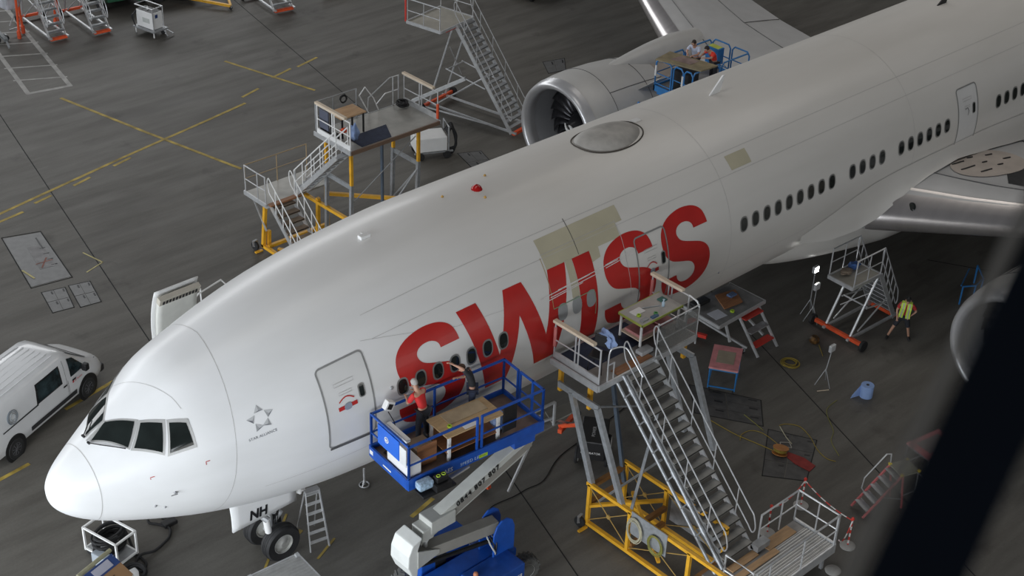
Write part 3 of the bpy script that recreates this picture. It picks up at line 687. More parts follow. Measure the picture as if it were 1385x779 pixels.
# engines
FANB = mat('dark_fan_blade', (.05, .05, .055), .28, .6, .2, 4)
LIPM = mat('inlet_lip_metal', (.60, .60, .61), .33, .55, .05, 2)
NACM = mat('nacelle_paint', (.54, .535, .52), .38, 0, .05, 1.2)
def engine(y, name):
    o = V((25.6, y, 2.75)); ax = (1, 0, 0)
    e = MB(); e.lathe([(1.90, .10), (1.97, .35), (2.03, .9), (2.05, 1.6), (2.02, 2.6), (1.93, 3.6), (1.76, 4.6)], o, ax, 64); e2 = MB(); e2.lathe([(1.765, 4.58), (1.66, 5.3), (1.48, 6.3), (1.42, 6.3), (1.38, 5.4)], o, ax, 64)
    nac = MB(); nac.v, nac.f = e.v, e.f[:-2]; nc = nac.build('engine_nacelle', NACM, plane, smooth=60); nac = MB(); nac.v, nac.f = e2.v, e2.f[:-2]; nac.build('reverser_sleeve', mat('stained_sleeve', (.42, .37, .33), .45, .1, .15, 1.5), nc, smooth=60)
    lip = MB(); lp = [(1.62, .55), (1.60, .32), (1.62, .14), (1.68, .04), (1.76, 0), (1.83, .015), (1.90, .10), (1.935, .22), (1.985, .40)]; lip.lathe(lp, o, ax, 64); lip.f = lip.f[:-2]; lip.build('inlet_lip', LIPM, nc, smooth=70)
    inn = MB(); inn.lathe([(1.62, .55), (1.60, 1.0), (1.63, 1.9)], o, ax, 64); inn.f = inn.f[:-2]; inn.build('inlet_duct', mat('inlet_liner', (.30, .305, .32), .55, 0, .05, 2), nc, smooth=70)
    back = MB(); back.lathe([(1.62, 1.88), (1.60, 1.95)], o, ax, 48); back.build('fan_case', BLK, nc)
    for k in range(22):
        a0 = 2 * PI * k / 22; bl = MB()
        def f(u, v):
            r = .42 + 1.17 * u; tw = math.radians(20 + 42 * u); c_ = .17 + .20 * math.sin(PI * min(1, u * .9)) ; s_ = (v - .5) * c_ * 2
            sweep_ = .16 * math.sin(PI * u * 1.1) - .12 * u * u
            aa = a0 + (s_ * math.sin(tw)) / max(r, .5) + sweep_
            return o + V((1.45 + s_ * math.cos(tw) * .8, math.cos(aa) * r, math.sin(aa) * r))
        bl.grid(f, 10, 4); bl.build('fan_blade', FANB, nc, smooth=70, solid=.02)
    sn = MB(); sn.lathe([(.001, .72), (.10, .80), (.26, 1.02), (.38, 1.25), (.44, 1.5), (.44, 1.7)], o, ax, 32); s_ = sn.build('spinner', mat('black_spinner', (.02, .02, .022), .3), nc, smooth=70)
    sw = MB(); sw.tube([o + V((.74 + .6 * (.06 + .27 * t) * 1.25, math.cos(2.2 + t * 4.0) * (.07 + .28 * t), math.sin(2.2 + t * 4.0) * (.07 + .28 * t))) - V((.06, 0, 0)) for t in [i / 14 for i in range(15)]], [.025 + .05 * math.sin(PI * i / 14) for i in range(15)], 6); sw.build('spinner_swirl', WHITE, s_)
    co = MB(); co.lathe([(1.2, 5.0), (1.12, 6.0), (.85, 6.8), (.62, 7.1), (.35, 7.6), (.05, 8.1)], o, ax, 40); co.build('exhaust_core', mat('heat_stained_metal', (.36, .30, .25), .4, .5, .2, 3), nc, smooth=50)
    for x in (1.55, 3.55):
        sm = MB(); r = 2.055 if x < 2 else 1.945; sm.tube([o + V((x, math.cos(a) * r, math.sin(a) * r)) for a in [2 * PI * i / 64 for i in range(64)]], .012, 4, closed=True); sm.build('cowl_joint', SEAMD, nc)
    sm = MB(); sm.tube([o + V((x, -math.copysign(1, y) * math.cos(math.radians(52)) * r, math.sin(math.radians(52)) * r)) for x, r in ((1.55, 2.06), (2.6, 2.03), (3.55, 1.95), (4.6, 1.775))], .014, 4); sm.build('cowl_joint', SEAMD, nc)
    # pylon: a tapered spine from the cowl top back to the wing
    b_ = MB()
    def f(u, v):
        x = 27.2 + u * 6.2; a = math.radians(-10 + v * 200); w_ = .10 + .42 * min(1, u * 1.8) ** .8; zt = 4.55 + .55 * math.sin(min(1, u * 1.25) * PI / 2) - .5 * max(0, u - .8); h_ = (.15 + .55 * min(1, u * 2)); 
        return V((x, y + w_ * math.cos(a), zt - h_ + h_ * math.sin(a)))
    b_.grid(f, 20, 14)
    b_.build('engine_pylon', NACM, plane, smooth=60)
engine(9.61, 'r'); engine(-9.61, 'l')
for sy in (-1, 1):
    st = MB(); st.prism([(28.4, 9.61 * 1 - sy * 1.35, 4.1), (29.8, 9.61 - sy * 1.35, 4.0), (29.9, 9.61 - sy * 1.75, 4.45), (29.3, 9.61 - sy * 1.75, 4.5)], (0, .03, 0)) if sy > 0 else None
    if sy > 0: st.build('nacelle_strake', NACM, plane)

# nose gear
TYRE = mat('tyre_rubber', (.022, .022, .023), .7, 0, .25, 6)
HUB = mat('wheel_hub_grey', (.55, .55, .52), .45, .3, .15, 8)
def wheel(mb_parent, c, R, w_, axis=(0, 1, 0), grooves=4, hubm=HUB, name='wheel', rim=.5):
    t = MB(); pr = [(R * rim, -w_ / 2 * .8)]
    for a in (-78, -60, -40, -20): pr.append((R - w_ * .18 + w_ * .18 * math.cos(math.radians(a)), w_ / 2 * math.sin(math.radians(a))))
    for g in range(grooves):
        z = -w_ * .3 + w_ * .6 * (g + .5) / grooves; pr += [(R, z - .014), (R - .012, z - .011), (R - .012, z + .011), (R, z + .014)]
    for a in (20, 40, 60, 78): pr.append((R - w_ * .18 + w_ * .18 * math.cos(math.radians(a)), w_ / 2 * math.sin(math.radians(a))))
    pr.append((R * rim, w_ / 2 * .8)); t.lathe(pr, c, axis, 36); t.f = t.f[:-2]; o = t.build(name, TYRE, mb_parent, smooth=35)
    h = MB(); h.lathe([(R * rim * .5, -w_ * .40), (R * rim * .95, -w_ * .25), (R * rim * 1.02, -w_ * .43), (R * rim * 1.06, -w_ * .43), (R * rim * 1.06, w_ * .43), (R * rim * 1.02, w_ * .43), (R * rim * .95, w_ * .25), (R * rim * .5, w_ * .34), (R * rim * .3, w_ * .46), (.01, w_ * .46)], c, axis, 24); h.build('hub', hubm, o, smooth=35)
    return o
wheel(plane, V((5.9, -.42, .545)), .545, .36, (0, -1, 0)); wheel(plane, V((5.9, .42, .545)), .545, .36, (0, 1, 0))
g = MB(); g.tube([(5.9, -.5, .545), (5.9, .5, .545)], .075, 12); g.tube([(5.9, 0, .5), (5.85, 0, 1.5)], .085, 14); g.tube([(5.85, 0, 1.3), (5.78, 0, 2.9)], .14, 16)
g.tube([(5.95, 0, .8), (6.25, 0, 1.1), (5.98, 0, 1.5)], .04, 8); g.tube([(5.85, -.3, 1.5), (5.85, .3, 1.5)], .06, 8)
gear = g.build('nose_gear_leg', mat('gear_grey', (.50, .51, .52), .4, .1, .08), plane, smooth=40)
g = MB(); g.tube([(5.8, 0, 1.9), (7.3, 0, 2.7)], .06, 8); g.tube([(5.8, .25, 1.9), (7.1, .45, 2.7)], .05, 8); g.tube([(5.8, -.25, 1.9), (7.1, -.45, 2.7)], .05, 8); g.build('drag_brace', mat('gear_dark', (.10, .10, .105), .5, .3), gear)
g = MB(); g.tube([(5.6, -.34, 1.0), (5.55, -.34, 1.45)], .095, 12); g.build('shock_canister', WHITE, gear, smooth=40)
g = MB(); g.tube([(5.5, -.5, 1.55), (5.35, -.3, 1.72), (5.2, 0, 1.7), (5.35, .3, 1.72)], .09, 8); g.tube([(5.15, .1, 1.75), (5.0, .2, 1.35), (5.05, .35, 1.25)], .035, 6); g.build('taxi_light', ALU_D, gear)
hs = MB()
for k in range(5): hs.tube(curve_pts([(5.95, -.1 + .05 * k, 2.5), (6.1 + .03 * k, -.18 + .06 * k, 1.9), (5.98, -.22 + .08 * k, 1.2), (5.93, -.2 + .08 * k, .7)], 5), .016, 5)
hs.build('brake_hose', BLK, gear)
for s, nm in ((-1, 'left'), (1, 'right')):
    y = s * .62; dm = MB()
    dm.grid(lambda u, v: V((4.30 + u * 1.95, y + s * (.10 * v + .10 * math.sin(PI * v) * .5), 2.98 - (.02 + .98 * v) * (1.03 - .16 * u) - (.14 * u))), 8, 6)
    gd = dm.build('nose_gear_door', SKINM, plane, smooth=60, solid=.05)
    if s < 0:
        tb = text_mesh('NH', .36, .003, .12, 1.0, .014); tb.xf(frame_m((4.78, y - .165, 2.12), (1, 0, -.075), (0, .12, 1))); tb.build('registration_lettering', BLK, gd)
rd = MB(); rd.beam((5.62, -.60, 2.15), (5.66, -.52, 2.75), .05, .03); rd.tube([(5.62, -.60, 2.15), (5.6, -.55, 1.9)], .02, 6); rd.build('safety_pin_flag', RED, gear)
# static drain / ventral antenna
bb = MB(); bb.prism([(3.1, -.02, 3.05), (3.35, -.02, 3.03), (3.2, -.01, 2.72), (3.12, -.01, 2.72)], (0, .04, 0)); bb.build('blade_antenna', PINE, plane)
# open forward right-hand door, swung out ahead of its doorway
bb = MB()
def dq(u, v, o=0.0): 
    a = -14 + 41 * v; r = 3.16; return V((4.95 + 1.28 * u, .30 + (r + o) * math.cos(math.radians(a)), ZC - .08 + (r + o) * math.sin(math.radians(a)) * 1.0))
bb.grid(lambda u, v: dq(u, v, .12), 8, 14); od = bb.build('open_cabin_door', DOORM, plane, smooth=60, solid=.04)
bb = MB(); bb.grid(lambda u, v: dq(.05 + .9 * u, .02 + .84 * v, .01 - .05 * math.sin(PI * v) ** .3), 8, 14); bb.build('door_lining', mat('cream_door_lining', (.62, .62, .58), .5), od, smooth=60, solid=.12)
bb = MB(); bb.grid(lambda u, v: dq(.03 + .94 * u, .87 + .10 * v, -.06), 6, 3); vt = bb.build('door_top_panel', mat('beige_panel', (.45, .42, .36), .6), od, solid=.14)
for k in range(11):
    sl = MB(); sl.grid(lambda u, v: dq(.10 + .075 * k + .04 * u, .885 + .055 * v, -.145), 1, 2); sl.build('vent_slot', BLK, vt, solid=.01)
bb = MB(); bb.tube([dq(.2, .2, -.2), dq(.5, .3, -.22), dq(.7, .42, -.22)], .03, 6); bb.tube([V((6.2, 3.1, 5.2)), V((5.9, 3.45, 5.1))], .06, 8); bb.build('door_hinge_arm', BLK, od)
# ------------------------------------------------------------------ shared pieces of the work stands
def castor(parent, p, r=.12, w_=.06, ax=(0, 1, 0), hubm=ALU_D):
    t = MB(); t.lathe([(r * .5, -w_ / 2), (r * .93, -w_ / 2), (r, -w_ * .3), (r, w_ * .3), (r * .93, w_ / 2), (r * .5, w_ / 2)], p, ax, 20); o = t.build('wheel', RUB, parent, smooth=35)
    h = MB(); h.lathe([(r * .5, -w_ * .42), (r * .5, w_ * .42)], p, ax, 14); h.lathe([(r * .2, -w_ * .6), (r * .2, w_ * .6)], p, ax, 8); h.build('hub', hubm, o)
    f = MB(); q = V(p); a = V(ax).normalized(); f.beam(q + a * w_ * .9, q + a * w_ * .9 + V((0, 0, r * 1.25)), .02, .07, up=(1, 0, 0)); f.beam(q - a * w_ * .9, q - a * w_ * .9 + V((0, 0, r * 1.25)), .02, .07, up=(1, 0, 0)); f.beam(q + a * w_ + V((0, 0, r * 1.25)), q - a * w_ + V((0, 0, r * 1.25)), .08, .02); f.build('fork', ALU_D, o)
    return o
def guard(parent, pts, h=1.1, mids=(.55,), r=.022, m=ALU, posts=None, name='guard_rail', toe=None):
    """handrail along a polyline of base points, with posts at every point"""
    b = MB(); P = [V(p) for p in pts]; up = V((0, 0, 1))
    b.tube([P[0]] + [p + up * h for p in P] + [P[-1]], r, 8)
    for mz in mids: b.tube([p + up * mz for p in P], r * .8, 6)
    for p in P[1:-1]: b.tube([p, p + up * h], r, 6)
    for a, c in zip(P[:-1], P[1:]):
        L_ = (c - a).length; n = int(L_ / (posts or 1.3))
        for k in range(1, n + 1 if L_ / (n + 1) > .3 else 0):
            q = a + (c - a) * k / (n + 1); b.tube([q, q + up * h], r * .9, 6)
    o = b.build(name, m, parent)
    if toe:
        t = MB()
        for a, c in zip(P[:-1], P[1:]): t.beam(a + up * toe / 2, c + up * toe / 2, .025, toe)
        t.build('toe_board', m, parent)
    return o
def flight(parent, x0, x1, y0, z0, y1, z1, n, treadm=ALU_D, strm=ALU, hr=.95, rails=(0, 1), loops=True, tubes=False, deep=None, local=False, rm=ALU):
    """stairs rising from (y0,z0) to (y1,z1) between x0 and x1, with handrails"""
    d = V((0, y1 - y0, z1 - z0)); L_ = d.length; dn = d.normalized(); nrm = V((0, -dn.z, dn.y)) if dn.y > 0 else V((0, dn.z, -dn.y))
    dy = (y1 - y0) / n; dp = deep or abs(dy) * 1.08
    for k in range(n):
        t = MB(); y = y0 + dy * (k + .6); z = z0 + (z1 - z0) * (k + 1) / (n + .3)
        t.box(x0 + .02, x1 - .02, y - dp / 2, y + dp / 2, z - .035, z); fy = y - math.copysign(dp / 2, dy)
        t.box(x0 + .02, x1 - .02, min(fy, fy + .02 * (1 if dy > 0 else -1)), max(fy, fy + .02 * (1 if dy > 0 else -1)), z - .06, z + .002)
        t.build('tread', treadm, parent, local=local)
    for x in (x0, x1):
        s = MB(); s.beam(V((x, y0, z0 - .03)), V((x, y1, z1 - .03)), .04, .17, up=nrm); s.build('stringer', strm, parent, local=local)
        if tubes and x == x0:
            s = MB(); s.tube([V((x - .09, y0, z0 + .02)), V((x - .09, y1, z1 + .02))], .05, 10); s.tube([V((x - .30, y0, z0 - .12)), V((x - .30, y1, z1 - .12))], .045, 10)
            for k in range(7):
                q = V((x, y0, z0)) + d * (k + .4) / 7; s.tube([q + V((-.36, 0, -.05)), q + V((.04, 0, .02))], .022, 6); s.tube([q + V((-.09, 0, .02)) - dn * .10, q + V((-.09, 0, .02)) + dn * .10], .065, 10)
            s.build('slide_tube', GALV, parent, smooth=40, local=local)
    for i, x in ((0, x0), (1, x1)):
        if i not in rails: continue
        a = V((x, y0, z0)); c = V((x, y1, z1)); h = V((0, 0, hr)); b = MB(); e = dn * .12
        a2 = a + dn * .35; c2 = c - dn * .15
        if loops: b.tube(curve_pts([a2 + h * .45, a2 + h * .45 - dn * .22, a2 + h * .72 - dn * .34, a2 + h - dn * .2, a2 + h], 4)[:-1] + [a2 + h, c2 + h] + curve_pts([c2 + h, c2 + h + dn * .22, c2 + h * .72 + dn * .34, c2 + h * .45 + dn * .22, c2 + h * .45], 4)[1:] + [a2 + h * .45], .02, 7)
        else: b.tube([a, a + h, c + h, c], .02, 7); b.tube([a + h * .5, c + h * .5], .017, 6)
        for k in range(4):
            q = a2 + (c2 - a2) * (k + .5) / 4; b.tube([q, q + h], .017, 6)
        b.build('handrail', rm, parent, local=local)

def hrail(parent, x, ya, yb, z, m=ALU, batten=True, foam=False):
    """end rail of a work dock: three posts, mid rail, toe board and a wooden rubbing batten on top"""
    b = MB(); ym = (ya + yb) / 2
    for y in (ya, ym - .05, ym + .07, yb): b.tube([(x, y, z), (x, y, z + 1.08)], .024, 8)
    b.tube([(x, ya, z + .55), (x, yb, z + .55)], .02, 8); b.tube([(x, ya, z + 1.06), (x, yb, z + 1.06)], .024, 8)
    o = b.build('end_rail', m, parent)
    t = MB(); t.beam((x, ya, z + .1), (x, yb, z + .1), .04, .2); t.build('toe_board', m, parent)
    if batten: w_ = MB(); w_.beam((x, ya + .05, z + 1.13), (x, yb + .22, z + 1.13), .13, .08); w_.build('wooden_batten', PINE, o, bevel=.006)
    if foam:
        f = MB(); f.tube([(x, ya, z + .35), (x, ya, z + .95)], .045, 10); f.build('foam_sleeve', mat('pink_foam', (.55, .17, .16), .8, 0, .15), o)
    return o

# ------------------------------------------------------------------ near dock at the left-hand door
dk = thing('work_dock', 'yellow-based work dock with long aluminium stairs at the lettered side of the airliner', 'work platform', (15, -6, 0))
SHIFT = V((-.26, -.26, .25)); BEFORE = set(bpy.data.objects)
def shift_deck(objs, zmin=4.2):
    for o in objs:
        if o.parent is None: o.location = o.location + SHIFT + (V((0, 0, .018)) if o is not dk else V())
        elif o.parent is dk and min((o.matrix_basis @ v.co).z for v in o.data.vertices) > zmin: o.location = o.location + SHIFT
DECKM = mat('dock_deck_sheet', (.26, .25, .24), .5, .3, .18, 3)
b = MB(); b.box(13.15, 16.95, -4.68, -2.98, 4.5, 4.6); b.build('deck', DECKM, dk)
b = MB(); b.beam((13.15, -4.70, 4.52), (16.95, -4.70, 4.52), .05, .18); b.beam((13.15, -2.95, 4.52), (16.95, -2.95, 4.52), .05, .16); b.beam((13.12, -4.7, 4.52), (13.12, -2.95, 4.52), .05, .18); b.beam((16.97, -4.7, 4.52), (16.97, -2.95, 4.52), .05, .18); b.build('deck_edge', ALU, dk)
b = MB(); b.box(13.35, 15.9, -4.0, -3.0, 4.602, 4.615); b.build('deck_mat', NAVY, dk)
b = MB(); b.box(13.9, 15.25, -4.66, -4.4, 4.602, 4.625); b.build('brown_board', RWOOD, dk)
hrail(dk, 13.22, -2.96, -4.62, 4.6, foam=True); hrail(dk, 16.98, -2.96, -4.3, 4.6, foam=True)
b = MB(); b.tube([(16.98, -4.3, 5.68), (16.98, -4.6, 5.62), (16.98, -4.68, 5.5), (16.98, -4.68, 4.3)], .026, 8); b.tube([(16.98, -4.68, 5.56), (15.35, -4.68, 5.56)], .022, 8); b.tube([(16.98, -4.68, 5.05), (15.35, -4.68, 5.05)], .02, 8); b.tube([(15.35, -4.68, 5.62), (15.35, -4.68, 4.6)], .024, 8); 
b.build('guard_rail', ALU, dk)
b = MB(); b.box(15.4, 16.95, -4.70, -4.69, 4.62, 5.5); b.build('mesh_screen', mat('grey_mesh_screen', (.20, .20, .19), .8, 0, .2, 20, alpha=.55), dk)
b = MB(); b.tube(curve_pts([(13.5, -4.66, 4.6), (13.5, -4.66, 5.45), (13.62, -4.72, 5.62), (13.85, -4.9, 5.62), (13.9, -5.15, 5.35), (13.92, -5.5, 5.0)], 4), .022, 8); b.tube([(13.5, -4.66, 5.1), (13.72, -4.66, 5.1), (13.72, -4.66, 4.6)], .02, 6); b.build('gate_rail', ALU, dk)
for x in (13.15, 16.9):
    for y in (-3.35, -4.45):
        b = MB(); b.beam((x, y, 4.5), (x, y, 3.75), .11); b.build('yellow_post', YEL, dk)
    b = MB(); b.beam((x - .24, -3.5, 4.16), (x - .24, -5.0, 4.16), .06, .2); b.build('cross_bar', GALV, dk)
    for ya_, yb_ in ((-4.0, -4.87), (-4.95, -6.0)): b = MB(); b.beam((x - .24, ya_, 4.14), (x - .1, yb_, 1.45), .15, .13, up=(1, 0, 0)); b.build('sloping_leg', GALV, dk)
b = MB(); b.beam((14.2, -4.2, 4.4), (14.35, -4.9, .9), .10, .10); b.build('strut', mat('slate_blue_paint', (.10, .13, .17), .45, .2), dk)
b = MB(); b.beam((13.3, -6.1, 1.1), (15.3, -5.1, 3.2), .08); b.beam((13.1, -5.1, 1.0), (14.9, -5.7, 1.9), .05); b.tube([(13.2, -4.5, 3.8), (15.1, -4.6, 3.0)], .03, 6); b.build('strut', GALV, dk)
# yellow trestle base
YT = .10
for x, ye in ((13.0, -10.4), (14.45, -8.5)):
    b = MB(); b.beam((x, -4.75, 1.5), (x, ye, 1.5), YT, YT); b.beam((x, -4.75, .16), (x, ye, .16), YT * 1.1, YT * 1.1)
    b.build('yellow_side_rail', YEL, dk)
    for y in (-4.85, -6.35, -8.45, -10.3)[:4 if x < 14 else 3]:
        b = MB(); b.beam((x, y, .16), (x, y, 1.5), YT, YT); b.build('yellow_upright', YEL, dk)
    b = MB()
    for ya, yb in ((-4.85, -6.35), (-6.35, -8.45)):
        b.tube([(x, ya, 1.4), (x, yb, .25)], .014, 5); b.tube([(x, ya, .25), (x, yb, 1.4)], .014, 5)
        b.tube([(x - .02, (ya + yb) / 2, .83), (x + .02, (ya + yb) / 2, .83)], .07, 10)
    b.build('brace_rod', mat('mustard_rod', (.50, .33, .10), .5, .2), dk)
for y, z in ((-4.8, .8), (-4.8, 1.35), (-6.4, .35), (-6.4, .9), (-8.4, .3)):
    b = MB(); b.beam((13.05, y, z), (14.4, y, z), .13, .13); b.build('cross_beam', mat('rusty_cross_beam', (.30, .15, .05), .6, .1, .25, 3), dk)
b = MB(); b.beam((13.0, -4.85, .75), (14.4, -6.3, 1.1), .09); b.beam((14.4, -5.2, .7), (13.1, -7.4, .4), .09); b.build('yellow_brace', YEL, dk)
for p in ((12.86, -4.7, .17), (14.6, -4.7, .17), (12.86, -10.4, .17)):
    castor(dk, p, .17, .09, (1, .2, 0)); b = MB(); b.box(p[0] - .22, p[0] + .10, p[1] - .22, p[1] - .14, .01, .07); b.build('wheel_chock', YEL, dk)
b = MB(); b.box(12.93, 12.95, -7.72, -6.45, .88, 1.62); b.build('grey_panel', GALV, dk)
b = MB(); b.box(14.5, 14.54, -8.4, -6.5, .5, 1.2); b.build('sheet_panel', GALV, dk)
for y, s_, m_ in ((-6.65, 3, mat('cream_cable', (.45, .42, .30), .6)), (-7.4, 5, mat('olive_cable', (.22, .21, .05), .6))):
    c = coil((12.86, y, 1.1), .24, 7, .012, h=.0, ax=(1, 0, 0), seed=s_, sq=1.5 if s_ == 3 else 1.2); o = c.build('coiled_cable', m_, None, loc=(12.86, y, 1.1)); tag(o, 'cream cable coil hung on the near dock by its yellow upright' if s_ == 3 else 'olive-green cable coil hung on the grey panel of the near dock', 'cable')
flight(dk, 13.88, 15.02, -8.95, .80, -4.98, 4.80, 16, treadm=mat('stair_tread', (.25, .245, .23), .5, .3, .2, 4), tubes=True, deep=.27, hr=.98)
# landing
b = MB(); b.box(13.3, 16.85, -9.3, -8.92, .66, .76); b.box(13.3, 14.2, -8.95, -8.7, .66, .75); b.build('landing_inner_deck', DECKM, dk)
b = MB(); b.box(15.35, 16.5, -9.28, -8.94, .762, .785); b.build('brown_board', WOOD, dk)
b = MB(); b.box(13.35, 15.5, -9.50, -9.31, .79, .81); b.build('brown_board', WOOD, dk)
b = MB(); b.box(13.95, 15.0, -9.2, -8.97, .762, .79); b.build('brown_board', WOOD, dk)
RIB = stripes('ribbed_alloy_deck', (.50, .50, .49), (.17, .17, .165), 12, (0, 1, 0), .4, .72, .4)
b = MB(); b.box(13.3, 16.85, -10.25, -9.31, .68, .77)
for k in range(11): b.box(13.3, 16.85, -10.23 + k * .0826, -10.20 + k * .0826, .77, .785)
b.build('ribbed_deck', RIB, dk)
b = MB(); b.box(16.86, 16.92, -10.28, -8.9, .55, .82); b.box(13.3, 16.9, -10.3, -10.25, .5, .8); b.build('landing_edge', ALU, dk)
b = MB(); b.box(13.5, 16.8, -10.2, -9.1, .34, .62); b.build('landing_underframe', ALU_D, dk)
guard(dk, [(15.3, -8.9, .78), (16.2, -8.9, .78), (16.88, -8.9, .78), (16.88, -9.6, .78), (16.88, -10.26, .78)], 1.0, (.5,), .025, ALU, 2.0)
guard(dk, [(16.83, -10.26, .78), (15.4, -10.26, .78), (14.0, -10.26, .78), (13.45, -10.26, .78)], 1.0, (.5,), .025, ALU, 3.0)
guard(dk, [(13.38, -10.2, .78), (13.38, -9.3, .78)], 1.0, (.5,), .025, ALU, 3.0)
b = MB(); b.box(15.0, 15.5, -9.15, -8.9, .8, .98); b.build('foot_block', ALU_D, dk)
for x, y in ((13.5, -10.15), (16.6, -10.15), (16.6, -9.1), (13.5, -9.2)):
    b = MB(); b.beam((x, y, .02), (x, y, .4), .08); b.build('landing_leg', ALU_D, dk)

# things on the near dock deck
tb = thing('work_table', 'grey-topped work table with green edge tape, littered with tools on the near dock', 'table', (15.95, -3.85, 4.6))
b = MB(); b.box(15.15, 16.75, -4.28, -3.42, 5.38, 5.43); b.build('tabletop', mat('dusty_tabletop', (.46, .44, .41), .6, 0, .1, 3), tb)
b = MB(); b.box(15.13, 16.77, -4.30, -4.281, 5.37, 5.436); b.box(15.13, 15.149, -4.3, -3.4, 5.37, 5.436); b.box(15.13, 16.77, -3.419, -3.40, 5.37, 5.436); b.build('edge_tape', mat('green_yellow_tape', (.42, .48, .10), .5), tb)
for x in (15.2, 16.7):
    for y in (-4.22, -3.48):
        b = MB(); b.beam((x, y, 4.7), (x, y, 5.38), .05); lg = b.build('leg', WHITE, tb); b = MB(); b.lathe([(.045, 0), (.05, .04), (.04, .1)], (x, y, 4.6), (0, 0, 1), 10); b.build('foot', RUB, lg)
b = MB(); b.box(15.2, 16.7, -4.22, -3.48, 4.84, 4.87); b.build('lower_shelf', PINE, tb)
def small(name, mb, m, label, cat, group=None, smooth=False):
    c = sum(mb.v, V()) / len(mb.v); c.z = min(p.z for p in mb.v); o = mb.build(name, m, None, loc=tuple(c), smooth=smooth); return tag(o, label, cat, group)
PINKF = mat('pink_composite_panel', (.50, .22, .22), .6, 0, .2, 5)
b = MB(); b.box(15.3, 16.0, -4.1, -3.55, 4.871, 4.95); small('composite_panel', b, PINKF, 'pink composite panel on the lower shelf of the green-edged table, left half', 'panel')
b = MB(); b.box(16.1, 16.6, -4.15, -3.6, 4.871, 4.98); small('composite_panel', b, PINKF, 'pink composite panel on the lower shelf of the green-edged table, right half', 'panel')
LIME = mat('lime_plastic', (.42, .62, .04), .4)
b = MB(); b.lathe([(.03, 0), (.06, 0), (.06, .05), (.03, .05)], (15.42, -3.9, 5.431), (0, 0, 1), 16, closed=True); small('tape_roll', b, LIME, 'lime tape roll at the left end of the green-edged table', 'tape')
b = MB(); b.lathe([(.035, 0), (.06, 0), (.06, .05), (.035, .05)], (15.85, -4.12, 5.431), (0, 0, 1), 16, closed=True); small('tape_roll', b, mat('green_tape_roll', (.10, .35, .10), .5), 'dark green tape roll near the front edge of the green-edged table', 'tape')
b = MB(); b.lathe([(.045, 0), (.045, .13), (.015, .16), (.015, .2), (.03, .2), (.03, .22)], (16.3, -3.98, 5.431), (0, 0, 1), 14); small('spray_bottle', b, mat('clear_blue_plastic', (.45, .58, .68), .2), 'small pale blue bottle standing on the green-edged table', 'bottle', smooth=True)
b = MB(); b.cbox(15.25, 15.5, -4.2, -4.08, 5.431, 5.48, .01); small('tool_box', b, ALU_D, 'grey hand tool at the near left corner of the green-edged table', 'tool')
b = MB(); b.cbox(15.6, 15.85, -4.24, -4.14, 5.431, 5.47, .01); small('sanding_block', b, mat('blue_block', (.05, .12, .22), .5), 'dark blue sanding block on the front edge of the green-edged table', 'tool')
b = MB(); b.beam((15.75, -3.7, 5.45), (16.25, -3.92, 5.45), .02, .03); small('steel_ruler', b, GALV, 'thin steel rule lying across the green-edged table', 'ruler')
b = MB(); b.cbox(16.4, 16.62, -3.85, -3.65, 5.431, 5.47, .01); small('glove_bundle', b, mat('teal_cloth', (.06, .16, .14), .8), 'teal cloth bundle at the far end of the green-edged table', 'cloth')
b = MB(); b.cbox(15.35, 15.75, -3.85, -3.6, 5.431, 5.445, .004); small('paper_sheet', b, WHITE, 'white paper sheet lying flat on the green-edged table', 'paper')
b = MB(); b.cbox(15.0, 15.45, -4.5, -4.25, 4.602, 4.72, .02); small('clear_bag', b, mat('clear_wrap', (.42, .43, .44), .25), 'crumpled clear plastic wrap on the dock floor under the green-edged table', 'plastic wrap')
def crumple(c, s, m, name, label, cat, seed=2, k=.25):
    rn = random.Random(seed); bm = bmesh.new(); bmesh.ops.create_icosphere(bm, subdivisions=3, radius=1)
    ph = [rn.random() * 6 for _ in range(6)]
    for v in bm.verts:
        d = 1 + k * (math.sin(v.co.x * 5 + ph[0]) * math.sin(v.co.y * 4 + ph[1]) + .6 * math.sin(v.co.z * 7 + ph[2] + v.co.x * 4)); v.co = V((v.co.x * s[0] * d, v.co.y * s[1] * d, v.co.z * s[2] * d)) + V(c)
    mz = min(v.co.z for v in bm.verts)
    for v in bm.verts: v.co.z = max(v.co.z, c[2] - s[2] * .8)
    return small(name, MB().from_bm(bm), m, label, cat, smooth=True)
crumple((15.62, -4.52, 4.95), (.16, .1, .38), BLK, 'dark_jacket', 'dark jacket hung in folds at the head of the long stairs', 'jacket', 4)
def chair(loc, rz, label, m, jm=None):
    t = thing('work_chair', label, 'chair', loc, rz)
    b = MB(); b.cbox(-.22, .22, -.22, .22, .44, .50, .02); b.build('seat', m, t, local=True)
    b = MB(); b.cbox(-.24, -.18, -.22, .22, .6, .95, .02); b.build('backrest', m, t, local=True)
    for sx in (-1, 1):
        for sy in (-1, 1):
            b = MB(); b.tube([(sx * .2, sy * .2, 0), (sx * .18, sy * .18, .45)], .014, 6); b.build('leg', BLK, t, local=True)
    b = MB(); b.tube([(-.2, -.18, .45), (-.22, -.18, .9)], .012, 6); b.build('back_post', BLK, t, local=True); b = MB(); b.tube([(-.2, .18, .45), (-.22, .18, .9)], .012, 6); b.build('back_post', BLK, t, local=True)
    return t
ch = chair((13.65, -4.15, 4.62), math.radians(200), 'black chair with a light blue shirt over its back on the near dock', BLK)
crumple((13.95, -4.12, 5.42), (.12, .28, .26), mat('light_blue_cloth', (.26, .36, .60), .8, 0, .12, 6), 'blue_shirt', 'light blue shirt draped over the black chair on the near dock', 'shirt', 9)

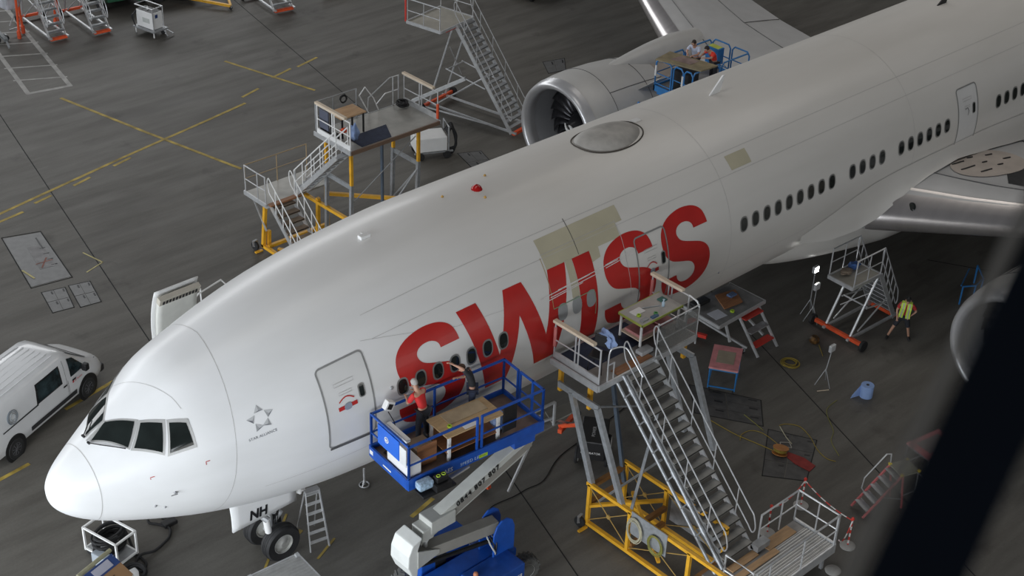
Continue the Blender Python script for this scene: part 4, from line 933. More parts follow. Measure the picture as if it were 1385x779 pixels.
shift_deck(set(bpy.data.objects) - BEFORE - {o for o in bpy.data.objects if o.name.startswith(('coiled_cable', 'tread', 'stringer', 'handrail', 'slide_tube', 'sloping_leg', 'cross_bar'))})
# ------------------------------------------------------------------ far dock, standing clear of the right-hand side
fd = thing('work_dock', 'yellow-legged work dock with dark blue mat and half landing beyond the fuselage', 'work platform', (17.5, 12, 0))
b = MB(); b.box(16.4, 20.3, 10.1, 12.1, 4.5, 4.6); b.build('deck', mat('worn_alloy_deck', (.40, .39, .36), .45, .35, .15, 2), fd)
b = MB(); b.beam((16.4, 10.08, 4.53), (20.32, 10.08, 4.53), .06, .14); b.build('deck_edge', mat('brown_edge_strip', (.20, .13, .09), .5), fd)
b = MB(); b.beam((16.38, 10.05, 4.55), (16.38, 12.1, 4.55), .05, .16); b.beam((20.33, 10.05, 4.55), (20.33, 12.1, 4.55), .05, .12); b.beam((16.4, 12.1, 4.52), (20.3, 12.1, 4.52), .05, .16); b.build('deck_frame', ALU, fd)
b = MB(); b.prism([(16.95, 10.98, 4.602), (16.93, 10.14, 4.602), (18.2, 10.14, 4.602), (18.65, 11.0, 4.602)], (0, 0, .015)); b.build('deck_mat', NAVY, fd)
hrail(fd, 16.42, 11.95, 10.12, 4.6, WHITE); hrail(fd, 20.32, 12.05, 10.2, 4.6, ALU)
f_ = MB(); f_.tube([(20.32, 10.2, 4.65), (20.32, 10.2, 5.2)], .05, 10); f_.build('red_sleeve', ORED, fd)
guard(fd, [(16.45, 12.08, 4.6), (17.2, 12.08, 4.6), (18.2, 12.08, 4.6)], 1.1, (.55,), .022, ALU_D, 3)
b = MB(); b.tube([(18.7, 12.1, 4.7), (18.75, 12.1, 5.2), (19.7, 12.1, 5.7), (20.1, 12.1, 5.7), (20.1, 12.1, 4.6)], .022, 7); b.tube([(19.85, 12.1, 5.7), (19.85, 12.1, 4.6)], .022, 7); b.tube([(19.1, 12.1, 4.85), (19.5, 12.1, 5.15), (20.1, 12.1, 5.15)], .018, 7); b.build('guard_rail', ALU, fd)
b = MB(); b.tube([(18.6, 12.1, 5.65), (19.0, 12.12, 5.1), (19.2, 12.12, 4.62)], .02, 7); b.tube([(18.6, 12.1, 5.65), (18.35, 12.1, 5.4), (18.75, 12.1, 4.62)], .02, 7); b.build('gate_rail', WHITE, fd)
for x, ys in ((16.5, (10.2, 11.6)), (19.45, (10.2, 11.6))):
    for y in ys:
        b = MB(); b.beam((x, y, 4.5), (x, y, 3.2), .10); b.build('yellow_post', YEL, fd)
        b = MB(); b.beam((x, y, 3.25), (x - .05, y + .05, .5), .12); b.build('square_leg', GALV, fd)
    b = MB(); b.beam((x, ys[0], 3.15), (x, ys[1], 3.15), .06, .16); b.build('cross_beam', GALV, fd)
b = MB(); b.tube([(17.9, 10.3, 4.5), (17.95, 10.35, 1.0)], .06, 10); b.build('prop', mat('slate_blue_paint', (.10, .13, .17)), fd)
b = MB(); b.tube([(19.45, 10.2, 3.0), (18.0, 10.35, 1.4)], .03, 6); b.tube([(16.6, 10.2, 2.6), (19.4, 10.3, 4.2)], .02, 6); b.tube([(19.4, 11.6, 1.2), (19.45, 10.25, 2.9)], .05, 8); b.build('brace', ALU_D, fd)
b = MB(); b.beam((14.75, 13.2, .2), (14.75, 9.0, .2), .12); b.build('yellow_base_rail', YEL, fd)
for (p, q) in (((14.75, 13.15, .15), (14.75, 12.9, 1.9)), ((16.4, 12.9, 1.85), (16.5, 8.8, 1.85)), ((16.45, 12.2, .2), (16.45, 12.1, 2.0)), ((17.4, 12.9, .2), (17.4, 12.9, 1.9)), ((14.8, 12.9, .25), (17.4, 12.9, .25)), ((16.45, 9.2, .2), (16.45, 9.2, 1.85)), ((17.3, 12.8, 1.6), (19.5, 10.4, 1.6)), ((16.5, 9.4, .3), (19.5, 9.4, .3)), ((15.0, 12.6, .2), (16.5, 9.6, .2)), ((14.95, 13.1, .15), (14.95, 13.05, .8))):
    b = MB(); b.beam(p, q, .12); b.build('yellow_frame_bar', YEL, fd)
b = MB(); b.beam((14.65, 12.75, 1.0), (14.75, 13.6, 1.9), .05); b.build('brace', ALU, fd)
castor(fd, (14.55, 13.37, .17), .17, .09, (1, .2, 0)); castor(fd, (17.5, 12.5, .17), .17, .09, (1, .2, 0)); castor(fd, (16.6, 8.9, .17), .17, .09, (1, .2, 0))
b = MB(); b.box(14.4, 14.7, 13.1, 13.2, .01, .06); b.build('wheel_chock', YEL, fd)
b = MB(); b.box(14.72, 17.5, 12.78, 14.08, 1.92, 2.0); b.build('half_landing', mat('worn_alloy_deck', (.4, .39, .36)), fd)
b = MB(); b.beam((14.70, 12.75, 1.98), (14.70, 14.1, 1.98), .05, .16); b.beam((14.7, 12.76, 1.93), (16.0, 12.76, 1.93), .05, .1); b.build('landing_edge', ALU, fd)
b = MB(); b.box(14.8, 16.1, 12.6, 12.8, 1.96, 2.02); b.build('brown_board', RWOOD, fd)
guard(fd, [(14.74, 14.06, 2.0), (16.1, 14.06, 2.0), (17.4, 14.06, 2.0)], 1.05, (.52,), .02, mat('tan_rail', (.40, .30, .18), .5, .2), 3)
guard(fd, [(14.74, 14.06, 2.0), (14.74, 13.3, 2.0), (14.76, 12.85, 2.0)], 1.05, (.52,), .022, ALU, 3)
b = MB(); b.tube([(15.95, 12.72, 2.0), (15.95, 12.72, 3.0)], .02, 6); b.tube([(15.9, 12.72, 2.1), (16.5, 12.72, 2.1)], .02, 6); b.tube([(16.4, 12.72, 2.0), (16.4, 12.72, 2.6)], .02, 6); b.build('gate_rail', ALU, fd)
flight(fd, 14.88, 15.80, 10.75, .1, 12.75, 1.95, 8, treadm=mat('brown_grey_tread', (.26, .20, .15), .55, .1, .2, 4), hr=1.0, loops=True, rm=WHITE)
flight(fd, 15.92, 16.42, 12.75, 2.05, 10.25, 4.5, 10, treadm=ALU_D, hr=.95, loops=False, rm=WHITE)
# things on the far dock
t2 = thing('work_table', 'black-legged table with tan wooden top on the far dock beyond the fuselage', 'table', (17.4, 11.4, 4.604))
b = MB(); b.box(16.72, 17.78, 10.98, 11.74, 5.34, 5.38); b.build('tabletop', WOOD, t2)
for x in (16.8, 17.7):
    for y in (11.05, 11.68): b = MB(); b.beam((x, y, 4.606), (x, y, 5.34), .05); b.build('leg', BLK, t2)
crumple((16.98, 10.62, 4.93), (.16, .12, .33), mat('light_blue_cloth', (.26, .36, .60)), 'blue_overall', 'pale blue overall hanging beside the far dock table', 'clothing', 5)
crumple((16.75, 10.9, 4.98), (.16, .08, .10), ORED, 'red_bag', 'small red bag hung on the white end rail of the far dock', 'bag', 6)
c = coil((17.55, 11.95, 5.55), .13, 5, .018, ax=(0, 1, 0), seed=4); small('hose_coil', c, BLK, 'dark coiled hose hung over the back rail behind the tan table', 'hose')
c = coil((20.0, 11.75, 4.68), .17, 10, .02, h=.16, seed=8, wob=.25); small('hose_coil', c, RUB, 'black hose heaped on the far dock deck near its right end rail', 'hose')
b = MB(); b.cbox(16.48, 16.72, 11.1, 11.9, 4.606, 4.8, .03); small('tool_bag', b, BLK, 'black tool bag on the far dock deck inside the white end rail', 'bag')
b = MB(); b.cbox(16.5, 16.56, 11.45, 11.95, 4.81, 5.5, .02); small('grey_panel', b, mat('slate_panel', (.10, .11, .15), .5), 'dark slate board stood upright at the corner of the far dock', 'board')
# white ground cart with black hoses under the far dock
gc = thing('air_unit', 'low white ground cart with black hoses under the end of the far dock', 'cart', (24.3, 15.2, 0), math.radians(-25))
b = MB(); b.cbox(-.75, .55, -.45, .45, .35, .95, .04); b.build('body', WHITE, gc, local=True)
b = MB(); b.beam((-.8, -.4, .3), (.8, -.4, .3), .06); b.beam((-.8, .4, .3), (.8, .4, .3), .06); b.build('frame', ALU_D, gc, local=True)
for x in (-.55, .55):
    for y in (-.42, .42): b = MB(); b.lathe([(.16, -.05), (.16, .05)], (x, y, .16), (0, 1, 0), 16); b.build('wheel', RUB, gc, local=True)
for k in range(4):
    b = MB(); b.tube(curve_pts([(.6, -.3 + .15 * k, 1.0), (.75 + .03 * k, -.3 + .15 * k, 1.25), (.95, -.3 + .12 * k, .9), (.9 + .05 * k, -.25 + .1 * k, .3), (.75, -.3 + .15 * k, .12)], 5), .05, 7); b.build('hose', RUB, gc, local=True)
b = MB(); b.tube([(.62, -.4, .3), (.62, -.4, 1.35), (.62, .4, 1.35), (.62, .4, .3)], .03, 6); b.build('hose_rack', ALU_D, gc, local=True)

# ------------------------------------------------------------------ movable aluminium steps (u across, v towards the deck)
def mobile_steps(label, O, rz, W, H, run, deck, n, u0=0.0, base=ORED, group=None, cross=True, back_rails=True, deckm=None, treadm=ALU_D, wheels=True, name='mobile_steps', hr=.95, far=False, ow=.45):
    t = thing(name, label, 'mobile stairs', O, rz, group); u1 = u0 + W; da, dl, du0, du1 = run, deck[0], u0 - deck[1], u1 + deck[2]
    flight(t, u0, u1, .15, .15, run, H, n, treadm=treadm, strm=ALU, hr=hr, loops=not far, local=True, rm=ALU)
    b = MB(); b.box(du0, du1, da, da + dl, H - .06, H); b.build('deck', deckm or mat('beige_step_deck', (.38, .36, .31), .55, .1, .1, 3), t, local=True)
    b = MB(); b.beam((du0, da, H - .02), (du0, da + dl, H - .02), .05, .13); b.beam((du1, da, H - .02), (du1, da + dl, H - .02), .05, .13); b.beam((du0, da + dl, H - .02), (du1, da + dl, H - .02), .05, .13); b.beam((du0, da, H - .02), (du1, da, H - .02), .05, .1); b.build('deck_frame', ALU, t, local=True)
    if back_rails:
        for u in (du0, du1):
            b = MB(); b.tube([(u, da + .05, H), (u, da + .05, H + 1), (u, da + dl - .05, H + 1), (u, da + dl - .05, H)], .022, 7); b.tube([(u, da + .05, H + .5), (u, da + dl - .05, H + .5)], .018, 6); b.tube([(u, da + dl / 2, H), (u, da + dl / 2, H + 1)], .018, 6); b.build('guard_rail', ALU, t, local=True)
    for u in (u0, u1):
        b = MB(); b.tube([(u, da + .15, H - .08), (u, da + dl * .75, .3)], .045, 8); b.tube([(u, da * .55, H * .55 - .1), (u, da + dl * .5, .35)], .03, 6); b.build('leg', ALU, t, local=True)
        b = MB(); b.beam((u, -.1, .2), (u, da + dl * .85, .2), .09, .07); b.build('base_beam', ALU, t, local=True)
    b = MB(); b.tube([(u0, da + .4, H * .5), (u1, da + .4, H * .5)], .03, 6); b.tube([(u0, da + .3, H * .75), (u1, da + .5, H * .35)], .02, 6); b.tube([(u1, da * .5, H * .42), (u1, da + .5, H * .5)], .03, 6); b.tube([(u0, da * .5, H * .42), (u0, da + .5, H * .5)], .03, 6); b.build('brace', ALU, t, local=True)
    if cross:
        b = MB(); b.beam((u0 - ow, da + dl * .75, .22), (u1 + ow, da + dl * .75, .22), .11, .12); b.build('red_cross_beam', base, t, local=True)
        b = MB(); b.box(u0, u1, -.02, .13, .08, .2); b.build('red_bottom_step', base, t, local=True)
    if wheels:
        for u in (u0 - ow - .1, u1 + ow + .1):
            w = MB(); w.lathe([(.08, -.05), (.19, -.05), (.2, 0), (.19, .05), (.08, .05)], (u, da + dl * .75, .2), (1, 0, 0), 20); o = w.build('wheel', RUB, t, local=True, smooth=35); w = MB(); w.lathe([(.09, -.04), (.09, .04)], (u, da + dl * .75, .2), (1, 0, 0), 12); w.build('hub', ALU_D, o, local=True)
    return t
ms = mobile_steps('tall aluminium mobile steps with red base beside the far engine', (27.75, 14.2, 0), math.radians(11), 1.1, 4.1, 3.15, (1.8, 1.0, .1), 17, .25, hr=.95)
b = MB(); b.tube([(-.75, 5.0, 4.1), (-.75, 5.0, 5.15)], .04, 8); b.build('red_sleeve', RED, ms, local=True)
b = MB(); b.box(-.4, 1.3, 3.14, 3.16, 3.98, 4.12); b.build('red_deck_edge', RED, ms, local=True)
b = MB(); b.beam((.25, 2.6, 1.9), (-.3, 5.0, .35), .14); b.beam((.3, .3, .22), (-.2, 4.6, .22), .05, .05); b.build('outrigger', ALU, ms, local=True)
mobile_steps('white mobile steps with red bottom step, nearer the hatched floor box', (18.0, 34.7, 0), math.radians(-4), .8, 3.0, 2.3, (1.2, 0, 0), 10, ow=.15)
mobile_steps('white mobile steps with red bottom step, next to the small green tractor', (19.95, 34.2, 0), math.radians(-4), .8, 3.0, 2.3, (1.2, 0, 0), 10, ow=.15)
mobile_steps('aluminium steps with wide red bottom step at the top edge, right of the yellow frame', (28.1, 31.4, 0), math.radians(-8), 1.0, 2.2, 1.7, (1.0, 0, 0), 8)
gs = mobile_steps('aluminium mobile stand on a red beam behind the worker in the yellow vest', (28.75, -4.15, 0), math.radians(88), 1.0, 2.3, 1.45, (1.5, 0, 0), 8, 0, hr=.95)
crumple((26.9, -3.3, 2.42), (.22, .16, .12), mat('blue_rag', (.05, .12, .32), .8), 'blue_cloth', 'blue cloth bundle on the deck of the red-beamed stand', 'cloth', 12)
crumple((26.4, -3.35, 2.40), (.26, .16, .07), mat('tan_rag', (.25, .2, .15), .8), 'tan_cloth', 'tan cloth bundle on the deck of the red-beamed stand', 'cloth', 13)

# low stand with a cluttered grey deck and red steps, behind the near dock
es = thing('low_work_stand', 'low work stand with cluttered grey deck and red folding steps below the belly', 'work platform', (23.1, -1.1, 0))
b = MB(); b.box(22.05, 24.35, -1.75, -.3, 1.22, 1.3); b.build('deck', mat('grey_scuffed_deck', (.20, .20, .20), .55, .2, .25, 3), es)
b = MB(); b.beam((22.0, -1.8, 1.25), (24.4, -1.75, 1.25), .05, .12); b.beam((22.0, -1.8, 1.25), (22.05, -.25, 1.25), .05, .12); b.beam((24.4, -1.75, 1.25), (24.35, -.25, 1.25), .05, .1); b.build('deck_frame', ALU, es)
for (p, q) in (((22.1, -.4, 1.1), (23.1, -2.2, .2)), ((24.0, -.3, 1.1), (24.2, -2.0, .15)), ((22.8, -1.3, 1.2), (22.75, -1.75, .35)), ((22.1, -.3, .2), (22.1, -.35, 1.2)), ((24.2, -.3, .2), (24.3, -.35, 1.2))):
    b = MB(); b.beam(p, q, .07); b.build('leg', ALU, es)
for k, z in enumerate((1.12, .72, .34)):
    b = MB(); b.box(23.2, 24.1, -1.95 - .28 * k, -1.68 - .28 * k, z - .04, z); b.build('tread', RED if k != 1 else ALU_D, es)
for x in (23.15, 24.15): b = MB(); b.beam((x, -1.6, 1.25), (x, -2.65, .04), .05, .09); b.build('stringer', ALU, es)
b = MB(); b.beam((22.2, .2, .25), (23.3, -.1, .25), .12); b.build('red_base', RED, es); b = MB(); b.beam((22.2, .1, .18), (22.6, -.9, .18), .12); b.build('red_base', RED, es)
castor(es, (22.4, -.6, .09), .09, .05); castor(es, (23.0, -2.15, .09), .09, .05)
b = MB(); b.prism([(22.9, -1.25, 1.302), (23.7, -1.35, 1.302), (24.1, -.7, 1.302), (23.3, -.5, 1.302)], (0, 0, .04)); small('brown_board', b, RWOOD, 'reddish-brown board lying on the cluttered grey deck of the low stand', 'board')
b = MB(); b.prism([(22.2, -1.5, 1.302), (22.7, -1.55, 1.302), (22.75, -1.1, 1.302), (22.25, -1.05, 1.302)], (0, 0, .006)); small('paper_sheet', b, mat('bluish_paper', (.50, .52, .58), .7), 'pale sheet of paper on the left of the low stand deck', 'paper')
b = MB(); b.lathe([(.03, 0), (.07, 0), (.07, .05), (.03, .05)], (23.0, -1.5, 1.301), (0, 0, 1), 16, closed=True); small('tape_roll', b, LIME, 'lime tape roll on the low stand beside the brown board', 'tape')
b = MB(); b.cbox(23.55, 23.85, -.98, -.78, 1.343, 1.41, .01); small('tool_box', b, mat('mottled_blue_box', (.10, .16, .30), .5, 0, .5, 20), 'small mottled blue box on the reddish-brown board', 'box')
crumple((23.6, .1, 1.5), (.4, .3, .3), mat('denim_blue', (.06, .14, .30), .85, 0, .3, 8), 'blue_cover', 'crumpled blue cover heaped at the back of the low stand', 'cover', 21)
b = MB(); b.cbox(22.2, 22.9, -.65, -.35, 1.302, 1.42, .03); small('black_case', b, BLK, 'long black case on the low stand under the fuselage', 'case')

# blue trolleys with pink panels
def trolley(loc, rz, label, fm, plabel, mid=True):
    t = thing('trolley', label, 'trolley', loc, rz)
    b = MB()
    for x in (-.62, .62):
        for y in (-.42, .42): b.beam((x, y, .12), (x, y, .84), .035)
    for z in (.18, .82):
        for y in (-.42, .42): b.beam((-.62, y, z), (.62, y, z), .035)
        for x in (-.62, .62): b.beam((x, -.42, z), (x, .42, z), .035)
    b.build('frame', fm, t, local=True)
    b = MB(); b.box(-.64, .64, -.44, .44, .84, .87); b.build('top_board', mat('grey_board', (.35, .36, .37), .6), t, local=True)
    for x in (-.58, .58):
        for y in (-.38, .38): b = MB(); b.lathe([(.06, -.02), (.06, .02)], (x, y, .06), (0, 1, 0), 12); b.build('castor', RUB, t, local=True)
    p = thing('composite_panel', plabel, 'panel', tuple(V(loc) + V((0, 0, .871))), rz)
    b = MB(); b.box(-.66, .66, -.46, .46, 0, .05); b.build('pink_edge', mat('pink_panel', (.62, .24, .25), .55, 0, .15, 4), p, local=True)
    if mid: b = MB(); b.box(-.34, .36, -.28, .28, .05, .056); b.box(-.005, .012, -.28, .28, .056, .06); b.build('beige_field', mat('beige_core', (.32, .27, .20), .65, 0, .1, 3), p, local=True)
    else: b = MB(); b.box(-.45, .45, -.26, .3, .05, .056); b.build('grey_field', mat('grey_core', (.30, .27, .26), .65, 0, .1, 3), p, local=True)
    return t
trolley((21.25, -2.77, .012), math.radians(33), 'blue-framed trolley carrying a pink-edged panel, behind the near dock stairs', LBLUE, 'pink-edged panel with beige centre lying on the blue-framed trolley')
trolley((22.55, -9.6, 0), math.radians(-10), 'grey-framed trolley with a pink panel beside the blurred foreground bar', ALU_D, 'pink-edged panel with grey centre on the grey-framed trolley', False)
# ------------------------------------------------------------------ boom lift by the nose door
bl = thing('boom_lift', 'blue boom lift with white arm holding a railed platform beside the nose', 'boom lift', (8.6, -4.6, 0))
R8 = Matrix.Translation((8.92, -3.98, 4.6)) @ Matrix.Rotation(math.radians(-5), 4, 'Z')
def pb(): return MB()
def pbuild(b, name, m, parent=None, **k): return b.xf(R8).build(name, m, parent or bl, **k)
HX, HY = 2.02, .80
b = pb(); b.box(-HX, HX, -HY, HY, -.02, .03); plf = pbuild(b, 'platform_floor', mat('brown_floor_ply', (.16, .11, .085), .6, 0, .3, 3))
b = pb(); b.box(-HX - .04, HX + .04, -HY - .05, -HY, -.16, .16); b.box(-HX - .04, HX + .04, HY, HY + .05, -.16, .16); b.box(-HX - .05, -HX, -HY, HY, -.16, .14); b.box(HX, HX + .05, -HY, HY, -.16, .16); pbuild(b, 'platform_edge', BLUE)
def prail(pts, mids=(.55,), name='guard_rail', h=1.1):
    b = MB(); P = [V((x, y, .1)) for x, y in pts]; up = V((0, 0, 1))
    for p in P: b.beam(p, p + up * (h - .1), .05)
    for a, c in zip(P[:-1], P[1:]):
        b.beam(a + up * (h - .1), c + up * (h - .1), .05, .05, ext=.02)
        for mz in mids: b.beam(a + up * (mz - .1), c + up * (mz - .1), .035, .035)
    return pbuild(b, name, BLUE)
prail([(-HX, HY), (-.15, HY), (HX, HY)]); prail([(-HX, -HY), (-.02, -HY)]); prail([(.12, -HY), (HX, -HY)]); prail([(-HX, HY), (-HX, -HY)]); prail([(HX, HY), (HX, .22)]); prail([(HX, .12), (HX, -.38), (HX, -HY)])
b = pb(); b.box(-HX - .05, -HX - .02, -.46, .44, .5, 1.06); pn = pbuild(b, 'blue_end_panel', mat('bright_blue_panel', (.02, .14, .66), .35, 0, .05))
b = MB(); b.lathe([(.085, 0), (.085, .004)], (-HX - .052, .06, .80), (-1, 0, 0), 24); pbuild(b, 'round_emblem', WHITE, pn)
b = MB(); b.lathe([(.060, .004), (.060, .007)], (-HX - .052, .06, .80), (-1, 0, 0), 24); pbuild(b, 'emblem_centre', BLUE, pn)
b = MB(); b.box(-HX - .064, -HX - .058, .02, .10, .77, .83); pbuild(b, 'emblem_bar', WHITE, pn)
b = pb(); b.box(-HX - .04, -HX - .02, -.74, -.47, .48, .98); pbuild(b, 'document_holder', mat('frosted_film', (.70, .72, .72), .3), pn)
b = pb(); b.box(-HX + .10, -HX + .22, -.55, .30, 1.02, 1.10); pbuild(b, 'control_cover', WHITE)
b = pb(); b.cbox(-HX + .05, -HX + .42, -.72, .20, .08, .52, .03); pbuild(b, 'white_cabinet', WHITE)
for a, y in ((.1, -.1),): 
    b = pb(); b.box(-HX - .056, -HX - .051, -.12, .22, -.07, -.03); b.box(-HX - .056, -HX - .051, .66, .80, -.06, .06); pbuild(b, 'white_sticker', WHITE)
tx = text_mesh('AES', .17, .003, .1); tx.xf(R8 @ frame_m((-1.05, -HY - .053, -.12), (1, 0, 0), (0, 0, 1))); tx.build('side_lettering', WHITE, bl)
tx = text_mesh('SPEED LEVEL', .13, .003, .1, 1.1); tx.xf(R8 @ frame_m((-.55, -HY - .053, -.10), (1, 0, 0), (0, 0, 1))); tx.build('side_lettering', mat('pale_blue_lettering', (.40, .50, .65), .5), bl)
b = pb(); b.box(.02, .28, -HY - .056, -HY - .051, -.12, -.02); pbuild(b, 'yellow_sticker', LIME)
# under-platform bracket and tray
b = pb(); b.box(-.7, 1.95, -.35, .35, -.22, -.16); b.box(1.3, 1.95, -.65, -.3, -.55, -.16); pbuild(b, 'platform_bracket', BLUE)
b = pb(); b.beam((-1.3, -.95, -.28), (-.3, -.85, -.2), .10, .05); pbuild(b, 'side_beam', ALU)
b = pb(); b.box(-1.9, -.95, -1.25, -.86, -.22, -.16); b.box(-1.55, -1.1, -1.3, -.9, -.16, .02); pbuild(b, 'side_tray', BLK)
# arms
ARMW = mat('arm_grey_white', (.52, .53, .50), .42, 0, .08, 3); ARMD = mat('arm_warm_grey', (.27, .26, .235), .5, 0, .1, 2)
E0 = V((7.35, -4.35, 2.55)); E1 = V((10.75, -4.55, 4.05))
b = MB(); b.beam(E0 + V((.35, 0, .18)), E1, .34, .36); ua = b.build('upper_arm', ARMW, bl, bevel=.02)
d = (E1 - E0).normalized()
b = MB(); b.beam(E0 + V((.35, -.176, .08)), E1 + V((0, -.176, -.10)), .008, .2, up=(0, 0, 1)); b.build('arm_side_panel', ARMD, ua)
b = MB(); b.tube([E0 + V((0, -.05, -.25)), E1 + V((-.1, -.05, -.36))], .07, 10); b.build('levelling_rod', ARMW, ua, smooth=40)
tx = text_mesh('0844 807 807', .21, .003, .1, 1.25, .006); tx.xf(frame_m(E0 + d * 1.15 + V((0, -.185, .05)), d, (0, 0, 1))); tx.build('arm_number', BLK, ua)
b = MB(); b.cbox(7.55, 8.35, -4.62, -4.12, 2.62, 3.02, .03); b.cbox(7.3, 7.65, -4.6, -4.15, 2.5, 2.85, .03); b.build('elbow_box', ARMW, bl)
b = MB(); prof = [(6.85, 2.75), (6.72, 2.45), (6.70, 2.1), (6.85, 1.72), (7.0, 1.62), (7.05, 2.1), (7.02, 2.5), (7.15, 2.85)]
b.prism([(x, -4.75, z) for x, z in prof], (0, .7, 0)); b.build('elbow_casting', mat('bright_arm_white', (.74, .76, .74), .4), bl, bevel=.03)
b = MB(); b.prism([(7.0, -4.78, 1.95), (7.0, -4.78, 2.5), (7.75, -4.70, 2.12), (7.75, -4.70, 2.0)], (0, .04, 0)); b.build('elbow_gusset', ARMW, bl); b = MB(); b.prism([(7.0, -4.05, 1.95), (7.0, -4.05, 2.5), (7.75, -4.1, 2.12), (7.75, -4.1, 2.0)], (0, .04, 0)); b.build('elbow_gusset', ARMW, bl)
b = MB(); b.beam((7.0, -4.4, 2.1), (9.55, -4.78, 2.0), .34, .34); b.build('lower_arm', ARMD, bl, bevel=.02)
b = MB(); b.tube([(7.1, -4.45, 1.72), (9.5, -4.85, 1.55)], .06, 8); b.tube([(7.2, -4.65, 1.85), (8.6, -4.9, 1.8), (9.4, -4.98, 1.7)], .035, 7); b.build('hydraulic_hose', BLK, bl, smooth=40)
b = MB(); b.tube([(7.45, -4.5, 2.2), (7.45, -4.5, 2.4), (7.75, -4.45, 2.75)], .06, 8); b.build('cylinder_rod', ALU, bl)
for k in range(3):
    b = MB(); b.tube(curve_pts([(9.3, -4.6 - .05 * k, 1.9), (9.15 + .1 * k, -5.05, 1.7), (9.3, -5.1, 1.35), (9.35 + .1 * k, -4.95, 1.2)], 4), .022, 6); b.build('hose', BLK if k else ARMW, bl)
# turret with rounded side plates, chassis
for y in (-5.05, -4.52):
    b = MB(); poly = [(9.25, 1.05), (9.25, 1.9), (9.35, 2.15), (9.52, 2.28), (9.72, 2.28), (9.88, 2.15), (9.97, 1.9), (9.97, 1.05)]
    b.prism([(x, y - .03 * 1, z) for x, z in poly], (0, .05, 0)); b.build('turret_plate', BLUE, bl, bevel=.01)
b = MB(); b.cbox(9.2, 10.05, -5.1, -4.45, .85, 1.1, .02); b.build('turret_base', BLUE, bl)
b = MB(); b.cbox(7.55, 8.35, -4.25, -3.55, .75, 1.55, .03); b.cbox(8.3, 9.3, -4.1, -3.55, .8, 1.45, .03); cb = b.build('engine_cover', BLUE, bl)
b = MB(); b.box(8.0, 8.36, -4.262, -4.25, .95, 1.40); b.build('cover_vent', BLK, cb); b = MB(); b.box(7.538, 7.55, -4.05, -3.9, 1.0, 1.09); b.build('white_sticker', WHITE, cb)
b = MB(); b.cbox(7.2, 9.9, -4.9, -4.35, .75, 1.12, .03); b.build('turntable_deck', BLUE, bl)
b = MB(); b.cbox(8.2, 9.75, -5.75, -5.0, .6, 1.22, .04); ch_ = b.build('side_cover', mat('chassis_blue', (.014, .07, .33), .4, 0, .2, 4), bl)
b = MB(); b.lathe([(.06, 0), (.07, .06), (.05, .12), (.01, .14)], (8.45, -5.3, 1.22), (0, 0, 1), 12); b.build('beacon', mat('faded_orange_lens', (.55, .22, .12), .3), ch_, smooth=True)
tx = text_mesh('POWER', .15, .003, .2, 1.1); tx.xf(frame_m((9.1, -5.755, .82), (1, 0, 0), (0, 0, 1))); tx.build('cover_lettering', WHITE, ch_)
b = MB(); b.cbox(7.4, 10.0, -5.2, -3.9, .32, .75, .04); b.build('chassis', BLUE, bl)
def lugged(c, R, w_, ax, name='wheel'):
    t = MB(); t.lathe([(R * .55, -w_ / 2), (R * .9, -w_ / 2), (R * .97, -w_ * .4), (R * .97, w_ * .4), (R * .9, w_ / 2), (R * .55, w_ / 2)], c, ax, 36)
    a = V(ax).normalized(); x, y = rot_to(a)
    for k in range(18):
        for s in (-1, 1):
            an = 2 * PI * (k + (.5 if s > 0 else 0)) / 18; e = (x * math.cos(an) + y * math.sin(an)); f = (x * math.cos(an + .18) + y * math.sin(an + .18))
            t.beam(V(c) + e * R * .98 + a * s * w_ * .04, V(c) + f * R * .96 + a * s * w_ * .5, .05, .05, up=e)
    o = t.build(name, mat('dusty_tyre', (.10, .10, .095), .8, 0, .3, 8), bl)
    h = MB(); h.lathe([(R * .3, -w_ * .3), (R * .52, -w_ * .42), (R * .56, -w_ * .52), (R * .56, w_ * .52), (R * .52, w_ * .42), (R * .3, w_ * .3)], c, ax, 24); h.build('hub', mat('pale_hub', (.50, .50, .47), .5), o)
lugged((7.55, -3.6, .42), .42, .32, (0, 1, 0)); lugged((10.2, -5.25, .42), .42, .32, (.25, 1, 0)); lugged((7.5, -5.5, .42), .42, .32, (0, 1, 0)); lugged((10.1, -3.75, .42), .42, .32, (0, 1, 0))

# on the lift platform: bench, boards, boxes
M8 = lambda x, y, z=0: R8 @ V((x, y, z + .036))
RZ8 = math.radians(-5)
wb = thing('workbench', 'plywood-topped bench with white legs standing on the boom lift platform', 'table', M8(.0, -.24), RZ8)
b = MB(); b.box(-.85, .85, -.48, .40, .74, .78); b.build('tabletop', mat('bench_ply', (.48, .33, .17), .6, 0, .16, 2.5, stretch=(1, 6, 6)), wb, local=True)
for x in (-.74, .74):
    for y in (-.40, .34): b = MB(); b.beam((x, y, 0), (x, y, .74), .07); b.build('leg', WHITE, wb, local=True)
b = MB(); b.box(-.78, .78, -.40, .34, .2, .23); b.build('lower_shelf', RWOOD, wb, local=True)
b = MB(); b.box(-.78, .78, .33, .35, .23, .7); b.build('back_panel', RWOOD, wb, local=True)
def onp(name, mb, m, label, cat, x, y, z, smooth=False):
    o = mb.build(name, m, None, loc=(0, 0, 0), smooth=smooth); o.location = M8(x, y, z); o.rotation_euler = (0, 0, RZ8); return tag(o, label, cat)
b = MB(); b.box(-.55, .6, -.22, .2, 0, .02); onp('plywood_sheet', b, mat('pale_ply', (.42, .33, .21), .5, 0, .15, 3), 'thin scuffed plywood sheet laid on the boom lift bench', 'board', .05, -.11, .785)
b = MB(); b.lathe([(.03, 0), (.06, 0), (.06, .04), (.03, .04)], (0, 0, 0), (0, 0, 1), 16, closed=True); onp('tape_roll', b, LIME, 'lime tape roll on the boom lift bench', 'tape', -.55, -.39, .781)
